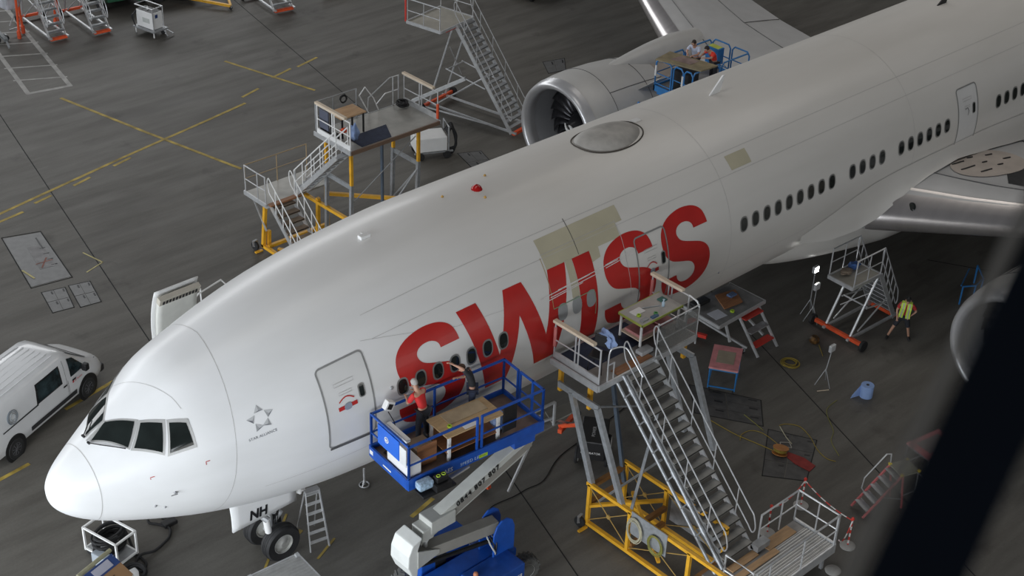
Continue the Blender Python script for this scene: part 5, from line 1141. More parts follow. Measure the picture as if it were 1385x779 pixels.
b = MB(); b.box(-.2, .2, -.1, .1, 0, .003); onp('paper_sheet', b, WHITE, 'white papers at the near edge of the boom lift bench', 'paper', -.1, -.59, .782)
b = MB(); b.cbox(-.28, .28, -.02, .02, 0, .6, .01); onp('brown_board', b, RWOOD, 'brown board standing at the front rail left of the boom lift bench', 'board', -1.25, -.44, 0)
b = MB(); b.cbox(-.25, .25, -.24, .24, 0, .45, .01); onp('cardboard_box', b, mat('cardboard', (.26, .19, .13), .8, 0, .1), 'brown cardboard box on the lift platform near its white cabinet', 'box', -1.25, -.14, 0)
b = MB(); b.cbox(-.22, .2, -.02, .03, 0, .82, .015); onp('black_tarp', b, BLK, 'black folded sheet hung on the front rail of the lift platform', 'sheet', 1.05, -.72, .2)
b = MB(); b.cbox(-.16, .16, -.12, .12, 0, .5, .06); onp('blue_overalls', b, mat('light_blue_cloth', (.26, .36, .60)), 'light blue overalls bundled at the right end of the bench', 'clothing', .98, -.3, 0)
b = MB(); b.cbox(-.16, .16, -.10, .10, 0, .14, .02); o = onp('case_with_rings', b, BLK, 'black case with two yellow rings on the lift side tray', 'case', -1.32, -1.12, 0)
for dx in (-.07, .08):
    r_ = MB(); r_.tube([(dx + .045 * math.cos(a), .045 * math.sin(a), .145) for a in [2 * PI * i / 20 for i in range(20)]], .012, 6, closed=True); r_.build('yellow_ring', LIME, o, local=True)
b = MB(); b.cbox(-.2, .2, -.12, .12, 0, .22, .05); onp('plastic_bag', b, mat('blue_white_plastic', (.35, .48, .62), .2, 0, .4, 14), 'blue and white plastic bag stuffed at the lift corner', 'bag', -1.72, -1.02, -.12)
fl_ = thing('flood_lamp', 'white flood lamp clamped on the back rail of the boom lift', 'lamp', M8(-1.66, .70, 1.1), RZ8)
b = MB(); b.cbox(-.12, .12, -.10, .06, .02, .26, .02); b.xf(Matrix.Rotation(.5, 4, 'Y')); b.build('housing', WHITE, fl_, local=True); b = MB(); b.box(-.07, .06, -.115, -.10, .06, .2); b.xf(Matrix.Rotation(.5, 4, 'Y')); b.build('lamp_glass', BLK, fl_, local=True); b = MB(); b.tube([(0, 0, -.02), (.05, 0, .08)], .02, 6); b.build('clamp', ALU_D, fl_, local=True)
b = MB(); b.tube([M8(*p) for p in [(-1.66, .6, 1.1), (-1.55, .5, .8), (-1.5, .45, .3), (-1.6, .3, .02), (-1.8, .2, .02), (-1.85, .5, .02), (-1.6, .6, .02)]], .012, 5); small('lamp_cable', b, BLK, 'thin dark cable running from the flood lamp to the lift floor', 'cable')

# stand with red base under the fuselage, between the boom lift and the dock
us = thing('service_stand', 'aluminium service stand with red wheeled base under the red lettering', 'work platform', (13.0, -1.6, 0))
for (p, q) in (((11.9, -1.7, .3), (13.0, -2.3, 2.2)), ((12.1, -2.6, .3), (12.9, -2.8, 2.2)), ((13.4, -2.4, 2.2), (15.7, -1.5, .3)), ((12.0, -2.5, 2.3), (13.6, -2.8, 2.3)), ((12.0, -2.9, 2.2), (12.0, -2.9, 3.0)), ((12.0, -2.9, 3.0), (13.4, -2.95, 3.0)), ((13.4, -2.95, 3.0), (13.4, -2.95, 2.2))):
    b = MB(); b.beam(p, q, .06); b.build('frame_bar', ALU, us)
b = MB(); b.box(12.0, 13.6, -2.95, -2.3, 2.15, 2.21); b.build('deck', DECKM, us)
b = MB(); b.beam((11.7, -1.5, .25), (11.75, -2.2, .4), .12); b.build('red_base', ORED, us); b = MB(); b.beam((15.1, -1.6, .35), (16.1, -1.2, .25), .13); b.beam((15.3, -1.4, .35), (15.2, -2.2, .9), .1); b.build('red_base', ORED, us)
castor(us, (11.8, -1.75, .17), .17, .08, (.3, 1, 0)); castor(us, (16.25, -1.15, .17), .17, .08, (.3, 1, 0))
b = MB(); b.prism([(13.4, -2.9, 2.22), (14.6, -2.75, 2.02), (14.75, -2.35, 2.02), (13.6, -2.4, 2.22)], (0, 0, .05)); b.build('side_board', mat('pale_board', (.34, .33, .30), .6), us)

# black wheeled generator beneath the near dock
gn = thing('generator', 'black wheeled generator box parked under the near dock stairs', 'generator', (15.35, -2.75, 0), math.radians(38))
b = MB(); b.cbox(-.62, .62, -.40, .40, .32, .98, .04); gb = b.build('housing', mat('satin_black', (.02, .02, .021), .4, 0, .2), gn, local=True)
tx = text_mesh('POWER', .14, .002, .1); tx.xf(frame_m((-.35, -.05, .983), (1, 0, 0), (0, 1, 0))); tx.build('top_lettering', mat('dim_white_lettering', (.4, .4, .4), .5), gb, local=True)
tx = text_mesh('GENERATOR', .10, .002, .1); tx.xf(frame_m((-.625, .32, .55), (0, -1, 0), (0, 0, 1))); tx.build('side_lettering', WHITE, gb, local=True)
for x in (-.35, .4):
    for y in (-.44, .44):
        w = MB(); w.lathe([(.1, -.05), (.24, -.05), (.26, 0), (.24, .05), (.1, .05)], (x, y, .26), (0, 1, 0), 22); o = w.build('wheel', RUB, gn, local=True, smooth=35); w = MB(); w.tube([V((x, y - .055, .26)) + V((.18 * math.cos(a), 0, .18 * math.sin(a))) for a in [2 * PI * i / 24 for i in range(24)]], .012, 6, closed=True); w.build('rim', WHITE, o, local=True)
b = MB(); b.tube([(.62, 0, .4), (1.2, 0, .25)], .03, 6); b.build('tow_bar', BLK, gn, local=True)

# ------------------------------------------------------------------ blue scissor lift over the far wing root
sl = thing('scissor_lift', 'blue scissor lift raised between fuselage and far wing, two men aboard', 'scissor lift', (29.8, 6.3, 0))
SX0, SX1, SY0, SY1, SZ = 28.0, 31.15, 5.2, 6.95, 4.9
b = MB(); b.box(SX0, SX1, SY0, SY1, SZ - .08, SZ); b.build('platform_floor', DECKM, sl)
b = MB()
for (a, c) in (((SX0, SY0), (SX1, SY0)), ((SX1, SY0), (SX1, SY1)), ((SX1, SY1), (SX0, SY1)), ((SX0, SY1), (SX0, SY0))): b.beam((*a, SZ - .04), (*c, SZ - .04), .06, .22, ext=.03)
b.build('platform_edge', LBLUE, sl)
def srail(pts, sub=None):
    b = MB(); P = [V((x, y, SZ)) for x, y in pts]; up = V((0, 0, 1))
    b.tube([P[0]] + curve_pts([P[0] + up * .95, P[0] + up * 1.08 + (P[-1] - P[0]).normalized() * .10], 3) + curve_pts([P[-1] + up * 1.08 - (P[-1] - P[0]).normalized() * .10, P[-1] + up * .95], 3) + [P[-1]], .028, 8)
    b.tube([P[0] + up * .55, P[-1] + up * .55], .02, 6); b.tube([P[0] + up * .15, P[-1] + up * .15], .02, 6)
    return b.build('guard_rail', LBLUE, sl)
srail([(SX0, SY1), (SX0, SY1 - .75)]); srail([(SX0, SY1 - .85), (SX0, SY1 - 1.3)]); srail([(SX0, SY0 + .4), (SX0, SY0)])
srail([(SX0, SY1), (SX0 + 1.5, SY1)]); srail([(SX0 + 1.6, SY1), (SX1 - .1, SY1)]); srail([(SX1, SY1), (SX1, SY0 + .9)]); srail([(SX1, SY0 + .8), (SX1, SY0)]); srail([(SX0, SY0), (SX0 + 1.5, SY0)]); srail([(SX0 + 1.6, SY0), (SX1, SY0)])
b = MB(); b.box(SX1 - .45, SX1 - .1, SY1 - .65, SY1 - .05, SZ + .3, SZ + .95); cb = b.build('control_box', LBLUE, sl, bevel=.02); b = MB(); b.box(SX1 - .42, SX1 - .14, SY1 - .6, SY1 - .1, SZ + .951, SZ + .956); b.build('yellow_label', mat('yellow_label', (.55, .60, .10), .5), cb)
for y in (SY1 - .02, SY1 - 1.3):
    b = MB(); b.tube([(SX0 - .02, y, SZ + .45), (SX0 - .02, y, SZ + .85)], .042, 10); b.build('white_sleeve', WHITE, sl)
for k in range(4):
    z0 = .9 + .91 * k
    for y in (SY0 + .2, SY1 - .2):
        b = MB(); b.beam((27.0, y, z0), (28.75, y, z0 + .93), .05, .12); b.beam((27.0, y + .06, z0 + .93), (28.75, y + .06, z0), .05, .12); b.build('scissor_arm', LBLUE, sl)
b = MB(); b.cbox(26.1, 28.7, SY0, SY1, .3, .85, .04); b.build('chassis', LBLUE, sl); b = MB(); b.box(28.05, 29.2, SY0 + .1, SY1 - .1, SZ - .28, SZ - .17); b.build('sliding_deck_frame', LBLUE, sl)
for x in (26.6, 28.2):
    for y in (SY0, SY1): w = MB(); w.lathe([(.15, -.12), (.35, -.12), (.35, .12), (.15, .12)], (x, y, .35), (0, 1, 0), 20); w.build('wheel', RUB, sl)
b = MB(); b.box(28.35, 28.95, 5.7, 6.5, SZ + .006, SZ + .75); small('black_crate', b, BLK, 'dark crate stack under the large flat panel on the scissor lift', 'crate')
pnl = thing('flat_panel', 'large greenish-brown flat panel resting across the blue scissor lift rails', 'panel', (28.65, 6.1, SZ + 1.11))
b = MB(); b.prism([(27.8, 6.85, 6.02), (28.3, 5.1, 6.02), (29.15, 5.05, 6.02), (28.75, 7.0, 6.02)], (0, 0, .05)); b.build('panel_board', mat('olive_brown_panel', (.24, .20, .12), .55, 0, .25, 3), pnl)
b = MB(); b.prism([(28.2, 6.5, 6.071), (28.4, 5.7, 6.071), (28.9, 5.7, 6.071), (28.75, 6.45, 6.071)], (0, 0, .006)); b.build('brown_patch', mat('mauve_brown_patch', (.26, .19, .17), .35, 0, .3, 4), pnl)
# blue guard frame behind the near engine
gf = thing('guard_frame', 'low blue tubular frame on the floor behind the near engine inlet', 'frame', (31.4, -4.9, 0))
b = MB()
for x, y in ((31.25, -5.05), (31.65, -5.3), (32.3, -5.2)): b.tube([(x, y, 0), (x, y, .72)], .03, 6)
b.tube([(31.25, -5.05, .72), (31.65, -5.3, .72), (32.3, -5.2, .72), (32.9, -4.6, .72), (32.9, -4.6, 0)], .03, 6); b.tube([(31.3, -4.95, .68), (32.5, -4.5, .7)], .025, 6); b.build('frame', LBLUE, gf)

# ------------------------------------------------------------------ white van
vn = thing('delivery_van', 'white panel van with dark side window parked in front of the nose', 'van', (3.72, 9.46, 0), math.radians(24.1))
VW = mat('van_white', (.72, .73, .74), .3, 0, .03, 2, coat=.3)
ST = [(-2.68, .45, 1.05, 1.70, .90, .86, .74), (-2.60, .33, 1.10, 1.88, .96, .94, .80), (-2.2, .27, 1.12, 1.94, .975, .96, .82), (0, .27, 1.10, 1.97, .98, .965, .84), (.9, .27, 1.08, 1.95, .98, .96, .83), (1.15, .27, 1.07, 1.88, .98, .96, .80), (1.55, .27, 1.06, 1.55, .975, .95, .76), (1.95, .28, 1.03, 1.20, .965, .92, .78), (2.2, .30, .98, 1.10, .94, .88, .72), (2.45, .33, .90, .98, .88, .80, .60), (2.62, .38, .70, .80, .78, .70, .50), (2.68, .42, .55, .62, .66, .58, .40)]
def vst(x):
    for a, c in zip(ST[:-1], ST[1:]):
        if a[0] <= x <= c[0]: t = (x - a[0]) / (c[0] - a[0]); return [a[i] + (c[i] - a[i]) * t for i in range(7)]
    return list(ST[-1] if x > 0 else ST[0])
def vring(x):
    _, zb, zm, zr, wb_, wm, wr = vst(x); h = [(wb_ * .88, zb), (wb_, zb + .12), (wb_ * 1.01, (zb + zm) / 2), (wm, zm), ((wm * .45 + wr * .55) * 1.015, zm + (zr - zm) * .55), (wr, zr - (zr - zm) * .10), (wr * .88, zr - (zr - zm) * .015), (wr * .45, zr + .012), (0, zr + .016)]
    return [V((x, -y, z)) for y, z in h] + [V((x, y, z)) for y, z in h[:-1][::-1]]
def side(x, z, s=-1, off=0.0):
    R = vring(x)[:9]
    for a, c in zip(R[:-1], R[1:]):
        if a.z <= z <= c.z: t = (z - a.z) / max(1e-6, c.z - a.z); p = a.lerp(c, t); return V((x, (p.y - off) * (1 if s < 0 else -1), z + off * .15))
    return V((x, R[-1].y, z))
xsv = [-2.68, -2.64, -2.6, -2.4, -2.2, -1.6, -1, -.4, 0, .4, .7, .9, 1.0, 1.15, 1.35, 1.55, 1.75, 1.95, 2.08, 2.2, 2.33, 2.45, 2.55, 2.62, 2.66, 2.68]
b = MB(); vs = []; fs = []; n = 17
for x in xsv: vs += vring(x)
for i in range(len(xsv) - 1):
    for j in range(n): fs.append((i * n + j, i * n + (j + 1) % n, (i + 1) * n + (j + 1) % n, (i + 1) * n + j))
fs += [tuple(range(n)), tuple((len(xsv) - 1) * n + j for j in range(n))[::-1]]
b.add(vs, fs); body = b.build('body', VW, vn, local=True, smooth=45)
def vpatch(poly, m, name, off=.01, s=-1, parent=None, kx=6):
    """side panel patch from (x,z) corners: bl, br, tr, tl"""
    (x0, z0), (x1, z1), (x2, z2), (x3, z3) = poly; b = MB()
    def f(u, v):
        xa = x0 + (x1 - x0) * u; za = z0 + (z1 - z0) * u; xb = x3 + (x2 - x3) * u; zb = z3 + (z2 - z3) * u
        return side(xa + (xb - xa) * v, za + (zb - za) * v, s, off)
    b.grid(f, kx, 6); return b.build(name, m, parent or body, local=True)
VGL = mat('van_glass', (.02, .035, .04), .08, 0, .8, 3)
for s in (-1, 1):
    vpatch([(1.0, 1.13), (1.72, 1.12), (1.30, 1.62), (1.02, 1.74)], VGL, 'cab_window', s=s)
    vpatch([(-.55, 1.13), (.62, 1.13), (.62, 1.74), (-.45, 1.74)], mat('rubber_black', (.015, .015, .016)), 'window_frame', .006, s)
    vpatch([(-.48, 1.17), (.56, 1.17), (.56, 1.70), (-.40, 1.70)], VGL, 'side_window', .012, s)
    vpatch([(-.95, .47), (1.15, .47), (1.15, .62), (-.95, .62)], mat('van_trim_black', (.03, .03, .032), .6), 'rubbing_strip', .015, s)
    vpatch([(-2.05, 1.08), (-.5, 1.09), (-.5, 1.14), (-2.05, 1.12)], mat('van_trim_black', (.03, .03, .032)), 'slide_rail', .012, s)
    for x in (.85, -.62 if s > 0 else .80):
        vpatch([(x, .45), (x + .012, .45), (x + .012, 1.8 if x < .84 else 1.1), (x, 1.8 if x < .84 else 1.1)], SEAMD, 'door_gap', .004, s, kx=1)
    for x in (.60, 1.02):
        vpatch([(x, .98), (x + .16, .98), (x + .16, 1.03), (x, 1.03)], BLK, 'door_handle', .03, s, kx=2)
    for xa in (-1.67, 1.67):
        b = MB(); b.lathe([(.44, -.03), (.44, .01)], (xa, s * .965, .36), (0, 1, 0), 32); b.build('wheel_arch', BLK, body, local=True)
        w = MB(); w.lathe([(.18, -.11), (.31, -.11), (.335, -.07), (.335, .07), (.31, .11), (.18, .11)], (xa, s * .90, .335), (0, 1, 0), 32); o = w.build('wheel', TYRE, vn, local=True, smooth=35)
        w = MB(); w.lathe([(.20, .07), (.20, .112), (.06, .10), (.05, .12), (.01, .12)], (xa, s * .90, .335), (0, s, 0), 24)
        for k in range(9):
            a = 2 * PI * k / 9; w.tube([V((xa, s * 1.01, .335)), V((xa + .17 * math.cos(a), s * 1.015, .335 + .17 * math.sin(a)))], .016, 5)
        w.build('hub_cap', mat('hubcap_dark_grey', (.09, .09, .095), .4, .3), o, local=True)
    b = MB(); b.cbox(1.42, 1.60, s * 1.12 - .09, s * 1.12 + .09, 1.13, 1.36, .04); b.beam((1.5, s * .93, 1.15), (1.5, s * 1.05, 1.2), .05); b.build('door_mirror', BLK, body, local=True)
    vpatch([(-2.66, .95), (-2.5, .95), (-2.52, 1.5), (-2.64, 1.5)], mat('tail_lamp_red', (.30, .01, .01), .2), 'tail_lamp', .014, s, kx=2)
    b = MB(); b.grid(lambda u, v: V((2.30 + .27 * u, s * (.80 - .17 * u - .03 * v) , .99 - .16 * u - .10 * v + .02)), 4, 4); b.build('headlamp', mat('headlamp_glass', (.45, .47, .50), .1, .2), body, local=True, solid=.03)
def roofz(x): return vst(x)[3]
b = MB(); b.grid(lambda u, v: V((1.16 + .76 * u, (v - .5) * 2 * (.76 - .02 * u), vst(1.16 + .76 * u)[3] + .024 - .03 * abs(v - .5) ** 2 * 4)), 6, 8); b.build('windscreen', VGL, body, local=True)
b = MB(); b.grid(lambda u, v: V((1.93 + .08 * u, (v - .5) * 1.5, vst(1.95 + .08 * u)[3] + .026)), 2, 6); b.build('wiper_cowl', BLK, body, local=True)
b = MB(); b.cbox(2.55, 2.74, -.80, .80, .28, .52, .05); b.build('front_bumper', mat('van_trim_black', (.03, .03, .032)), vn, local=True)
b = MB(); b.cbox(-2.76, -2.6, -.92, .92, .30, .55, .05); b.build('rear_bumper', mat('van_trim_black', (.03, .03, .032)), vn, local=True)
for k in range(7):
    y = -.60 + .2 * k; b = MB(); b.beam((-2.3, y, roofz(-2) + .022), (.7, y, roofz(.5) + .02), .035, .02); b.build('roof_rib', VW, body, local=True)
b = MB(); c_ = side(-1.45, .78, -1, .02)
for r_ in (.20, .155): b.tube([side(-1.55 + r_ * math.cos(a), 1.36 + r_ * math.sin(a), -1, .012) for a in [2 * PI * i / 28 for i in range(28)]], .012 if r_ > .18 else .007, 5, closed=True)
b.tube([side(-1.55 + .21 * math.cos(a), 1.36 + .21 * math.sin(a), -1, .013) for a in [math.radians(100 + 12 * i) for i in range(12)]], .022, 5); b.build('round_emblem', mat('emblem_blue_grey', (.16, .19, .22), .5), body, local=True)
b = MB(); b.tube([side(-1.55 + .1 * math.cos(a), 1.36 + .1 * math.sin(a), -1, .012) for a in [2 * PI * i / 20 for i in range(20)]], .02, 5, closed=True); b.build('emblem_centre', mat('emblem_grey2', (.35, .38, .40), .5), body, local=True)
tx = text_mesh('SR Technics', .095, .0, .25); b = MB(); b.add([side(1.12 + p.x * .8, .90 + p.y, -1, .012) for p in tx.v], tx.f); b.build('red_lettering', mat('van_red', (.60, .03, .03), .5), body, local=True)
b = MB(); b.add([side(1.03 + dx, .90 + dz, -1, .012) for dx, dz in ((0, 0), (.06, 0), (.07, .07), (.01, .07))], [(0, 1, 2, 3)]); b.build('red_square', mat('van_red', (.6, .03, .03)), body, local=True)
# ------------------------------------------------------------------ people
def skinned(name, pts, edges, m, parent, root=0, sub=2):
    me = bpy.data.meshes.new(name); me.from_pydata([tuple(p[0]) for p in pts], edges, []); o = bpy.data.objects.new(name, me); COL.objects.link(o); o.parent = parent
    bm = bmesh.new(); bm.from_mesh(me); L_ = bm.verts.layers.skin.verify()
    bm.verts.ensure_lookup_table()
    for v, p in zip(bm.verts, pts): v[L_].radius = (p[1], p[2] if len(p) > 2 else p[1]); v[L_].use_root = (v.index == root)
    bm.to_mesh(me); bm.free(); me.materials.append(m)
    sk = o.modifiers.new('skin', 'SKIN'); sk.use_smooth_shade = True; sk.branch_smoothing = .5
    ss = o.modifiers.new('sub', 'SUBSURF'); ss.levels = sub; ss.render_levels = sub
    return o
def person(label, loc, rz, J, top, trousers, hair, shoes=(.02, .02, .022), sleeves=.5, shorts=False, vest=None, cap=None, skin=SKIN):
    t = thing('person', label, 'person', loc, rz)
    D = dict(pel=(0, 0, .95), sp=(.0, 0, 1.12), ch=(.0, 0, 1.34), nk=(.0, 0, 1.49), hd=(.03, 0, 1.62), tp=(.03, 0, 1.71),
             sl=(0, .18, 1.43), el=(-.02, .23, 1.15), wl=(.08, .22, .92), sr=(0, -.18, 1.43), er=(-.02, -.23, 1.15), wr=(.08, -.22, .92),
             hl=(0, .09, .90), kl=(.02, .11, .50), al=(0, .12, .09), hr=(0, -.09, .90), kr=(.02, -.11, .50), ar=(0, -.12, .09))
    D.update(J); D = {k: V(v) for k, v in D.items()}
    P = []; E = []; ix = {}
    def pt(k, p, r, r2=None, to=None):
        ix[k] = len(P); P.append((V(p), r, r2 or r)); 
        if to is not None: E.append((ix[to], ix[k]))
    pt('pel', D['pel'], .125, .10); pt('sp', D['sp'], .115, .09, 'pel'); pt('ch', D['ch'], .13, .10, 'sp'); pt('nk', D['nk'], .052, .055, 'ch')
    up = (D['tp'] - D['hd']).normalized(); pt('hd', D['hd'] - up * .02, .078, .088, 'nk'); pt('tp', D['tp'] - up * .01, .070, .078, 'hd')
    side_ = (D['sl'] - D['sr']).normalized(); fw = side_.cross(up).normalized()
    pt('ns', D['hd'] + fw * .098 - up * .01, .014, None, 'hd')
    for s in 'lr':
        S_, E_, W_ = D['s' + s], D['e' + s], D['w' + s]
        pt('s' + s, S_, .062, None, 'ch'); pt('e' + s, E_, .042, None, 's' + s); pt('w' + s, W_, .028, .024, 'e' + s)
        d = (W_ - E_).normalized(); pa = W_ + d * .07; pt('p' + s, pa, .034, .018, 'w' + s)
        x = d.cross(V((0, 0, 1))); x = x.normalized() if x.length > .1 else V((1, 0, 0)); y = x.cross(d)
        for k in range(4):
            off = (k - 1.5) * .019; l_ = (.075, .085, .08, .062)[k]; b0 = pa + x * off + d * .015; pt('f%s%d' % (s, k), b0 + d * l_ * .5 - y * .006, .0085, None, 'p' + s); pt('g%s%d' % (s, k), b0 + d * l_ * .9 - y * .03, .0075, None, 'f%s%d' % (s, k))
        sg = 1 if s == 'l' else -1; pt('t' + s, W_ + d * .03 + x * .038 * sg, .011, None, 'w' + s); pt('u' + s, W_ + d * .065 + x * .055 * sg - y * .01, .009, None, 't' + s)
        pt('h' + s, D['h' + s], .085, None, 'pel'); pt('k' + s, D['k' + s], .055, None, 'h' + s); pt('a' + s, D['a' + s], .038, None, 'k' + s)
    skinned('body', P, E, skin, t)
    def cl(name, keys, m, edges):
        PP = [(V(p), r, r2) for _, p, r, r2 in keys]; nm = [k[0] for k in keys]; return skinned(name, PP, [(nm.index(a), nm.index(b)) for a, b in edges], m, t, 0, 2)
    mid = lambda a, b, k: D[a].lerp(D[b], k)
    sk_ = sleeves
    cl('shirt', [('ch', D['ch'], .165, .125), ('sp', D['sp'], .145, .115), ('pe', D['pel'].lerp(D['sp'], .1), .150, .12), ('nk', D['ch'].lerp(D['nk'], .72), .075, .075),
                 ('sl', D['sl'], .085, .085), ('el', mid('sl', 'el', min(1, sk_ * 1.6)), .066, .066), ('sr', D['sr'], .085, .085), ('er', mid('sr', 'er', min(1, sk_ * 1.6)), .066, .066)],
       top, [('ch', 'sp'), ('sp', 'pe'), ('ch', 'nk'), ('ch', 'sl'), ('sl', 'el'), ('ch', 'sr'), ('sr', 'er')])
    kk = 1.0 if not shorts else .0
    ks = [('pe', D['pel'], .150, .12)]
    ed = []
    for s in 'lr':
        ks += [('h' + s, D['h' + s], .105, .105), ('k' + s, D['k' + s], .078 if not shorts else .088, .078 if not shorts else .088)]; ed += [('pe', 'h' + s), ('h' + s, 'k' + s)]
        if not shorts: ks += [('a' + s, D['a' + s] + V((0, 0, .02)), .066, .066)]; ed += [('k' + s, 'a' + s)]
    cl('shorts' if shorts else 'trousers', ks, trousers, ed)
    for s in 'lr':
        a = D['a' + s]; f = V((1, 0, 0)); f = V((.97, .2 if s == 'l' else -.2, 0))
        b = MB(); b.from_bm(MBshoe(a, f)); b.build('shoe', mat('shoe_black', shoes, .5), t, local=True, smooth=60)
    # hair: a cap following the skull
    b = MB(); c = D['tp'].lerp(D['hd'], .35)
    hm = hair
    def hf(u, v):
        a = 2 * PI * u; el = (PI / 2) * (v * 1.25 - .25) ; q = V((math.cos(a) * math.cos(el), math.sin(a) * math.cos(el), math.sin(el))); low = .0
        if q.x > .35: q.z = max(q.z, .38 + .1 * q.x)
        return c + (fw * q.x * .098 + side_ * q.y * .084 + up * q.z * .108) - fw * .008
    b.grid(hf, 20, 8); b.build('cap' if cap else 'hair', cap or hm, t, local=True, smooth=80)
    if cap: b = MB(); b.prism([c + fw * .07 + side_ * .07 + up * .03, c + fw * .17 + side_ * .05 + up * .02, c + fw * .17 - side_ * .05 + up * .02, c + fw * .07 - side_ * .07 + up * .03], up * .012); b.build('cap_peak', cap, t, local=True)
    for s in (-1, 1):
        b = MB(); e = D['hd'] + fw * .084 + side_ * .032 * s + up * .018; bm = bmesh.new(); bmesh.ops.create_uvsphere(bm, u_segments=8, v_segments=6, radius=.012)
        for v in bm.verts: v.co += e
        b.from_bm(bm); b.build('eye', mat('eye_dark', (.03, .02, .02), .3), t, local=True)
        b = MB(); e = D['hd'] - fw * .0 + side_ * .088 * s; b.tube([e - up * .02, e + up * .025 - fw * .01], [.014, .018], 6); b.build('ear', skin, t, local=True, smooth=80)
    b = MB(); b.tube([D['hd'] + fw * .088 - up * .048 + side_ * .022, D['hd'] + fw * .093 - up * .05, D['hd'] + fw * .088 - up * .048 - side_ * .022], .006, 5); b.build('mouth', mat('lip_tone', (.35, .13, .11), .5), t, local=True)
    if vest:
        for s in (-1, 1):
            S_ = D['sl'] if s > 0 else D['sr']; b = MB()
            q = lambda kf, w_, z: D['ch'] + V((0, 0, 0))
            c1 = D['nk'].lerp(S_, .55) + up * .035
            front = [c1 + fw * .05, D['ch'] + side_ * .10 * s + fw * .155, D['sp'] + side_ * .11 * s + fw * .150, D['pel'] + side_ * .12 * s + fw * .150 + up * .02]
            back = [c1 - fw * .05, D['ch'] + side_ * .09 * s - fw * .15, D['sp'] + side_ * .1 * s - fw * .14, D['pel'] + side_ * .1 * s - fw * .145 + up * .02]
            for ln in (front, back):
                for a_, b_ in zip(ln[:-1], ln[1:]): b.beam(a_, b_, .15, .03, up=fw, ext=.01)
            b.beam(front[0], back[0], .14, .03, up=up, ext=.02)
            vv = b.build('vest_panel', vest, t, local=True, bevel=.01)
            g = MB()
            for a_, b_ in zip(front[:-1], front[1:]): g.beam(a_ + fw * .018, b_ + fw * .018, .04, .006, up=fw)
            g.build('reflective_strip', mat('silver_strip', (.55, .57, .55), .3, .3), vv, local=True)
    return t
def MBshoe(a, f):
    bm = bmesh.new(); bmesh.ops.create_uvsphere(bm, u_segments=14, v_segments=8, radius=1); f = f.normalized(); s = V((-f.y, f.x, 0))
    for v in bm.verts:
        c = v.co.copy(); z = a.z - .09 + max(0, .06 + c.z * .065 * (1 - .35 * max(0, c.x))); v.co = V((a.x, a.y, z)) + f * (.05 + c.x * .145) + s * c.y * .052 * (1 - .1 * c.x)
    return bm
REDS = mat('red_polo', (.62, .03, .03), .8, 0, .08, 8); DKT = mat('dark_trousers', (.022, .024, .032), .85, 0, .15, 8); BLKS = mat('charcoal_polo', (.025, .026, .030), .85, 0, .12, 8)
GREYH = mat('grey_hair', (.42, .40, .38), .8); BRH = mat('brown_hair', (.10, .055, .035), .7); DKH = mat('dark_hair', (.03, .02, .016), .7)
FZ = (R8 @ V((0, 0, .034))).z
q = R8 @ V((-.80, .36, .034))
person('grey-haired person in red polo and dark trousers leaning towards the fuselage on the boom lift', q, math.radians(95), dict(
    sp=(.04, 0, 1.10), ch=(.16, 0, 1.31), nk=(.23, 0, 1.43), hd=(.31, .0, 1.54), tp=(.33, 0, 1.63), sl=(.16, .18, 1.38), sr=(.16, -.18, 1.38), el=(.26, .27, 1.12), wl=(.38, .20, 1.18), er=(.26, -.22, 1.15), wr=(.38, -.14, 1.22),
    kl=(.03, .14, .5), al=(-.03, .19, .09), kr=(.05, -.12, .5), ar=(.02, -.17, .09)), REDS, DKT, GREYH, sleeves=.55)
q = R8 @ V((.72, .40, .034))
person('person in black polo and jeans pressing one raised arm against the red lettering', q, math.radians(140), dict(
    pel=(0, 0, .95), sp=(.03, 0, 1.13), ch=(.10, 0, 1.36), nk=(.19, .03, 1.47), hd=(.28, .06, 1.56), tp=(.30, .07, 1.65), sl=(.10, .17, 1.46), sr=(.10, -.18, 1.40), el=(.28, .22, 1.68), wl=(.50, .16, 1.76), er=(.18, -.24, 1.12), wr=(.36, -.14, 1.16)), BLKS, mat('dark_jeans', (.03, .04, .075), .85, 0, .12, 8), BRH, sleeves=.55)
person('dark-haired person in a pale blue shirt standing behind the large flat panel', (29.45, 6.35, SZ + .004), math.radians(195), dict(
    sp=(.03, 0, 1.12), ch=(.12, 0, 1.34), nk=(.19, 0, 1.48), hd=(.27, 0, 1.58), tp=(.29, 0, 1.67), sl=(.12, .18, 1.42), sr=(.12, -.18, 1.42), el=(.30, .24, 1.24), wl=(.50, .14, 1.235), er=(.30, -.24, 1.24), wr=(.48, -.12, 1.235)), mat('pale_blue_shirt', (.55, .60, .74), .8, 0, .06, 8), DKT, DKH, sleeves=.5)
person('person in a red shirt bending over the large flat panel on the scissor lift', (29.75, 5.68, SZ + .004), math.radians(165), dict(
    sp=(.05, 0, 1.10), ch=(.20, 0, 1.30), nk=(.30, 0, 1.41), hd=(.40, .02, 1.48), tp=(.45, .02, 1.56), sl=(.20, .18, 1.36), sr=(.20, -.18, 1.36), el=(.36, .24, 1.22), wl=(.56, .16, 1.235), er=(.36, -.24, 1.22), wr=(.56, -.10, 1.235)), mat('bright_red_shirt', (.80, .05, .03), .8, 0, .08, 8), DKT, DKH, sleeves=.5)
